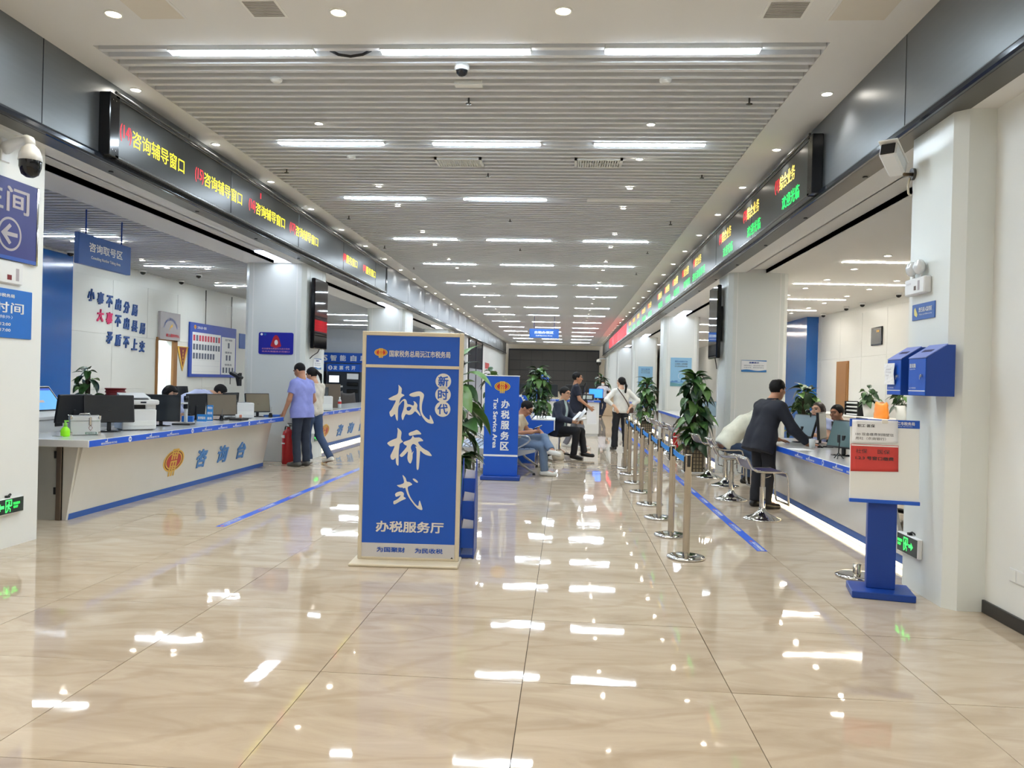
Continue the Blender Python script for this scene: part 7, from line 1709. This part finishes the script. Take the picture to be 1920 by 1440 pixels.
# --- woman with ponytail in white blouse, hands on hips, seen from behind
pw, W_, J_ = person('woman with ponytail in white blouse and black trousers seen from behind, hands on hips', (1.21, 17.5, 0), R(14),
       dict(eR=(.36,-.09,1.10), wR=(.19,-.10,.96), eL=(-.36,-.09,1.10), wL=(-.18,-.12,.96), aR=(.14,-.02,.08), aL=(-.13,-.02,.08), kR=(.11,.02,.48), kL=(-.11,.02,.48), tR=(.16,.13,.03), tL=(-.15,.13,.03)),
       dict(yaw=32, pitch=4), dict(top=cl('white_blouse', (228,228,222)), bottom=dark_p, shoe=shoe_b, sleeve=1.72, hem=.0, ease=.016, leg=.018, cuff=.062), H=1.60, female=True, hair='ponytail', skin=2,
       hands=dict(R=dict(curl=.3, dir=(-.4,-.3,-.8), pn=(-.6,.6,0)), L=dict(curl=.3, dir=(.4,-.2,-.8), pn=(.6,.6,0))))
st_ = MB().tube([(-.10,-.06,1.36),(-.08,-.135,1.30),(.0,-.15,1.20),(.10,-.15,1.05),(.17,-.10,.93),(.19,.0,.90)], .011, n=8).build('bag_strap', mat('strap_brown', (70,48,34), .5, noise=.1), None)
t = thing('shoulder_bag', 'small brown shoulder bag at the right hip of the woman in the white blouse', 'bag', (1.21, 17.5, 0), R(14)); st_.parent = t
MB().box(.14, .26, -.13, .0, .82, .94, b=.02).build('body', MATS['strap_brown'], t)
# --- woman in mask, far
person('distant woman in white face mask, pale uniform shirt and dark trousers', (1.58, 34.2, 0), R(180-6),
       dict(eR=(.33,-.08,1.08), wR=(.17,-.02,.94), eL=(-.33,-.08,1.08), wL=(-.17,-.02,.94), aL=(.04,.05,.08), tL=(.04,.18,.03)), dict(yaw=0, pitch=-4),
       dict(top=cl('uniform_white', (214,214,226)), bottom=navy_p, shoe=shoe_b, sleeve=.6, hem=-.01, collar=cl('lanyard', (60,70,120))), H=1.58, female=True, hair='bob', skin=2, mask=True, res=.02)
# --- right counter: man in pale polo leaning on it
person('man in pale polo shirt and jeans leaning on the right counter from a bar stool', (2.36, 11.75, 0), R(-84),
       dict(pel=(0,.0,.63), wai=(0,.09,.76), che=(0,.27,.93), nec=(0,.42,1.07), sR=(.2,.36,1.0), sL=(-.2,.36,1.0), hea=(0,.53,1.155), hR=(.09,.03,.60), hL=(-.09,.03,.60), kR=(.13,.36,.50), kL=(-.13,.36,.52), aR=(.12,.30,.16), aL=(-.12,.34,.10), tR=(.13,.43,.08), tL=(-.13,.48,.05),
            eR=(.26,.50,.83), wR=(.06,.62,.83), eL=(-.26,.52,.83), wL=(-.05,.64,.835)),
       dict(yaw=-4, pitch=-22), dict(top=cl('polo', (222,222,204)), bottom=jeans, shoe=shoe_b, sleeve=.72, hem=.02, bulk=1.12, collar=cl('polo', (222,222,204))), H=1.70, hair='buzz', skin=1,
       hands=dict(R=dict(curl=1.1, dir=(-.8,.4,0), pn=(0,0,-1)), L=dict(curl=.8, dir=(.8,.4,0), pn=(0,0,-1))))
# --- man in dark suit standing at the right counter
person('man in dark suit standing with one hand on the right counter, seen from behind', (2.40, 9.75, 0), R(-64),
       dict(pel=(0,-.03,.87), wai=(0,.0,.98), che=(0,.06,1.16), nec=(0,.125,1.305), hea=(0,.20,1.43), sR=(.19,.10,1.245), sL=(-.19,.10,1.245), eR=(.27,.21,.97), wR=(.31,.42,.80), eL=(-.23,.12,.98), wL=(-.15,.34,.82)),
       dict(yaw=4, pitch=-10), dict(top=cl('dark_suit', (33,36,46)), jacket=True, bottom=dark_p, shoe=shoe_b, sleeve=1.9, hem=.14, ease=.022, leg=.02, collar=cl('suit_collar', (33,36,46))), H=1.66, hair='thin', skin=1,
       hands=dict(R=dict(curl=.15, dir=(.35,.8,-.08), pn=(0,0,-1)), L=dict(curl=.3, dir=(.2,.9,-.1), pn=(0,0,-1))))
# --- clerks behind the right counter
SITR = dict(SITL)
person('clerk with long brown hair in pale uniform behind the right counter', (3.72, 11.75, 0), R(128),
       dict(SITR, sR=(.165,.05,.99), sL=(-.165,.05,.99), hea=(0,.10,1.14), eR=(.21,.18,.78), eL=(-.21,.18,.78), wR=(.13,.40,.81), wL=(-.13,.40,.81)), dict(yaw=-4, pitch=2),
       dict(top=sh_blue, bottom=navy_p, shoe=shoe_b, sleeve=.6, hem=-.04, collar=cl('uniform_collar', (200,206,234))), H=1.62, female=True, hair='long', skin=2)
person('man in dark jacket sitting behind the right counter next to the long-haired clerk', (4.05, 11.9, 0), R(120),
       dict(SITR, sR=(.19,.05,.97), sL=(-.19,.05,.97), hea=(0,.10,1.10), nec=(0,.06,1.0), eR=(.24,.18,.76), eL=(-.24,.18,.76), wR=(.13,.40,.81), wL=(-.13,.40,.81)), dict(yaw=0, pitch=-4),
       dict(top=cl('black_jacket', (36,38,44)), bottom=navy_p, shoe=shoe_b, sleeve=1.9, hem=-.02), H=1.66, hair='short', skin=1)
office_chair('black office chair of the long-haired clerk at the right counter', 3.80, 11.85, 218, 1.0)
office_chair('black rounded office chair behind the nearest right monitor', 3.75, 9.3, 250, 1.12)
office_chair('black office chair near the brown door behind the right counter', 4.15, 12.1, 210, .95)
t = thing('desk_webcam', 'small black webcam on an arm above the right staff monitor', 'camera', (3.12, 10.28, .785), 0); MB().tube([(0,0,0),(0,0,.30),(-.02,-.03,.37),(-.05,-.06,.39)], .008).build('arm', black_mat, t); MB().ball((-.06,-.07,.39), (.03,.03,.024), 12, 8).build('head', black_gloss, t)
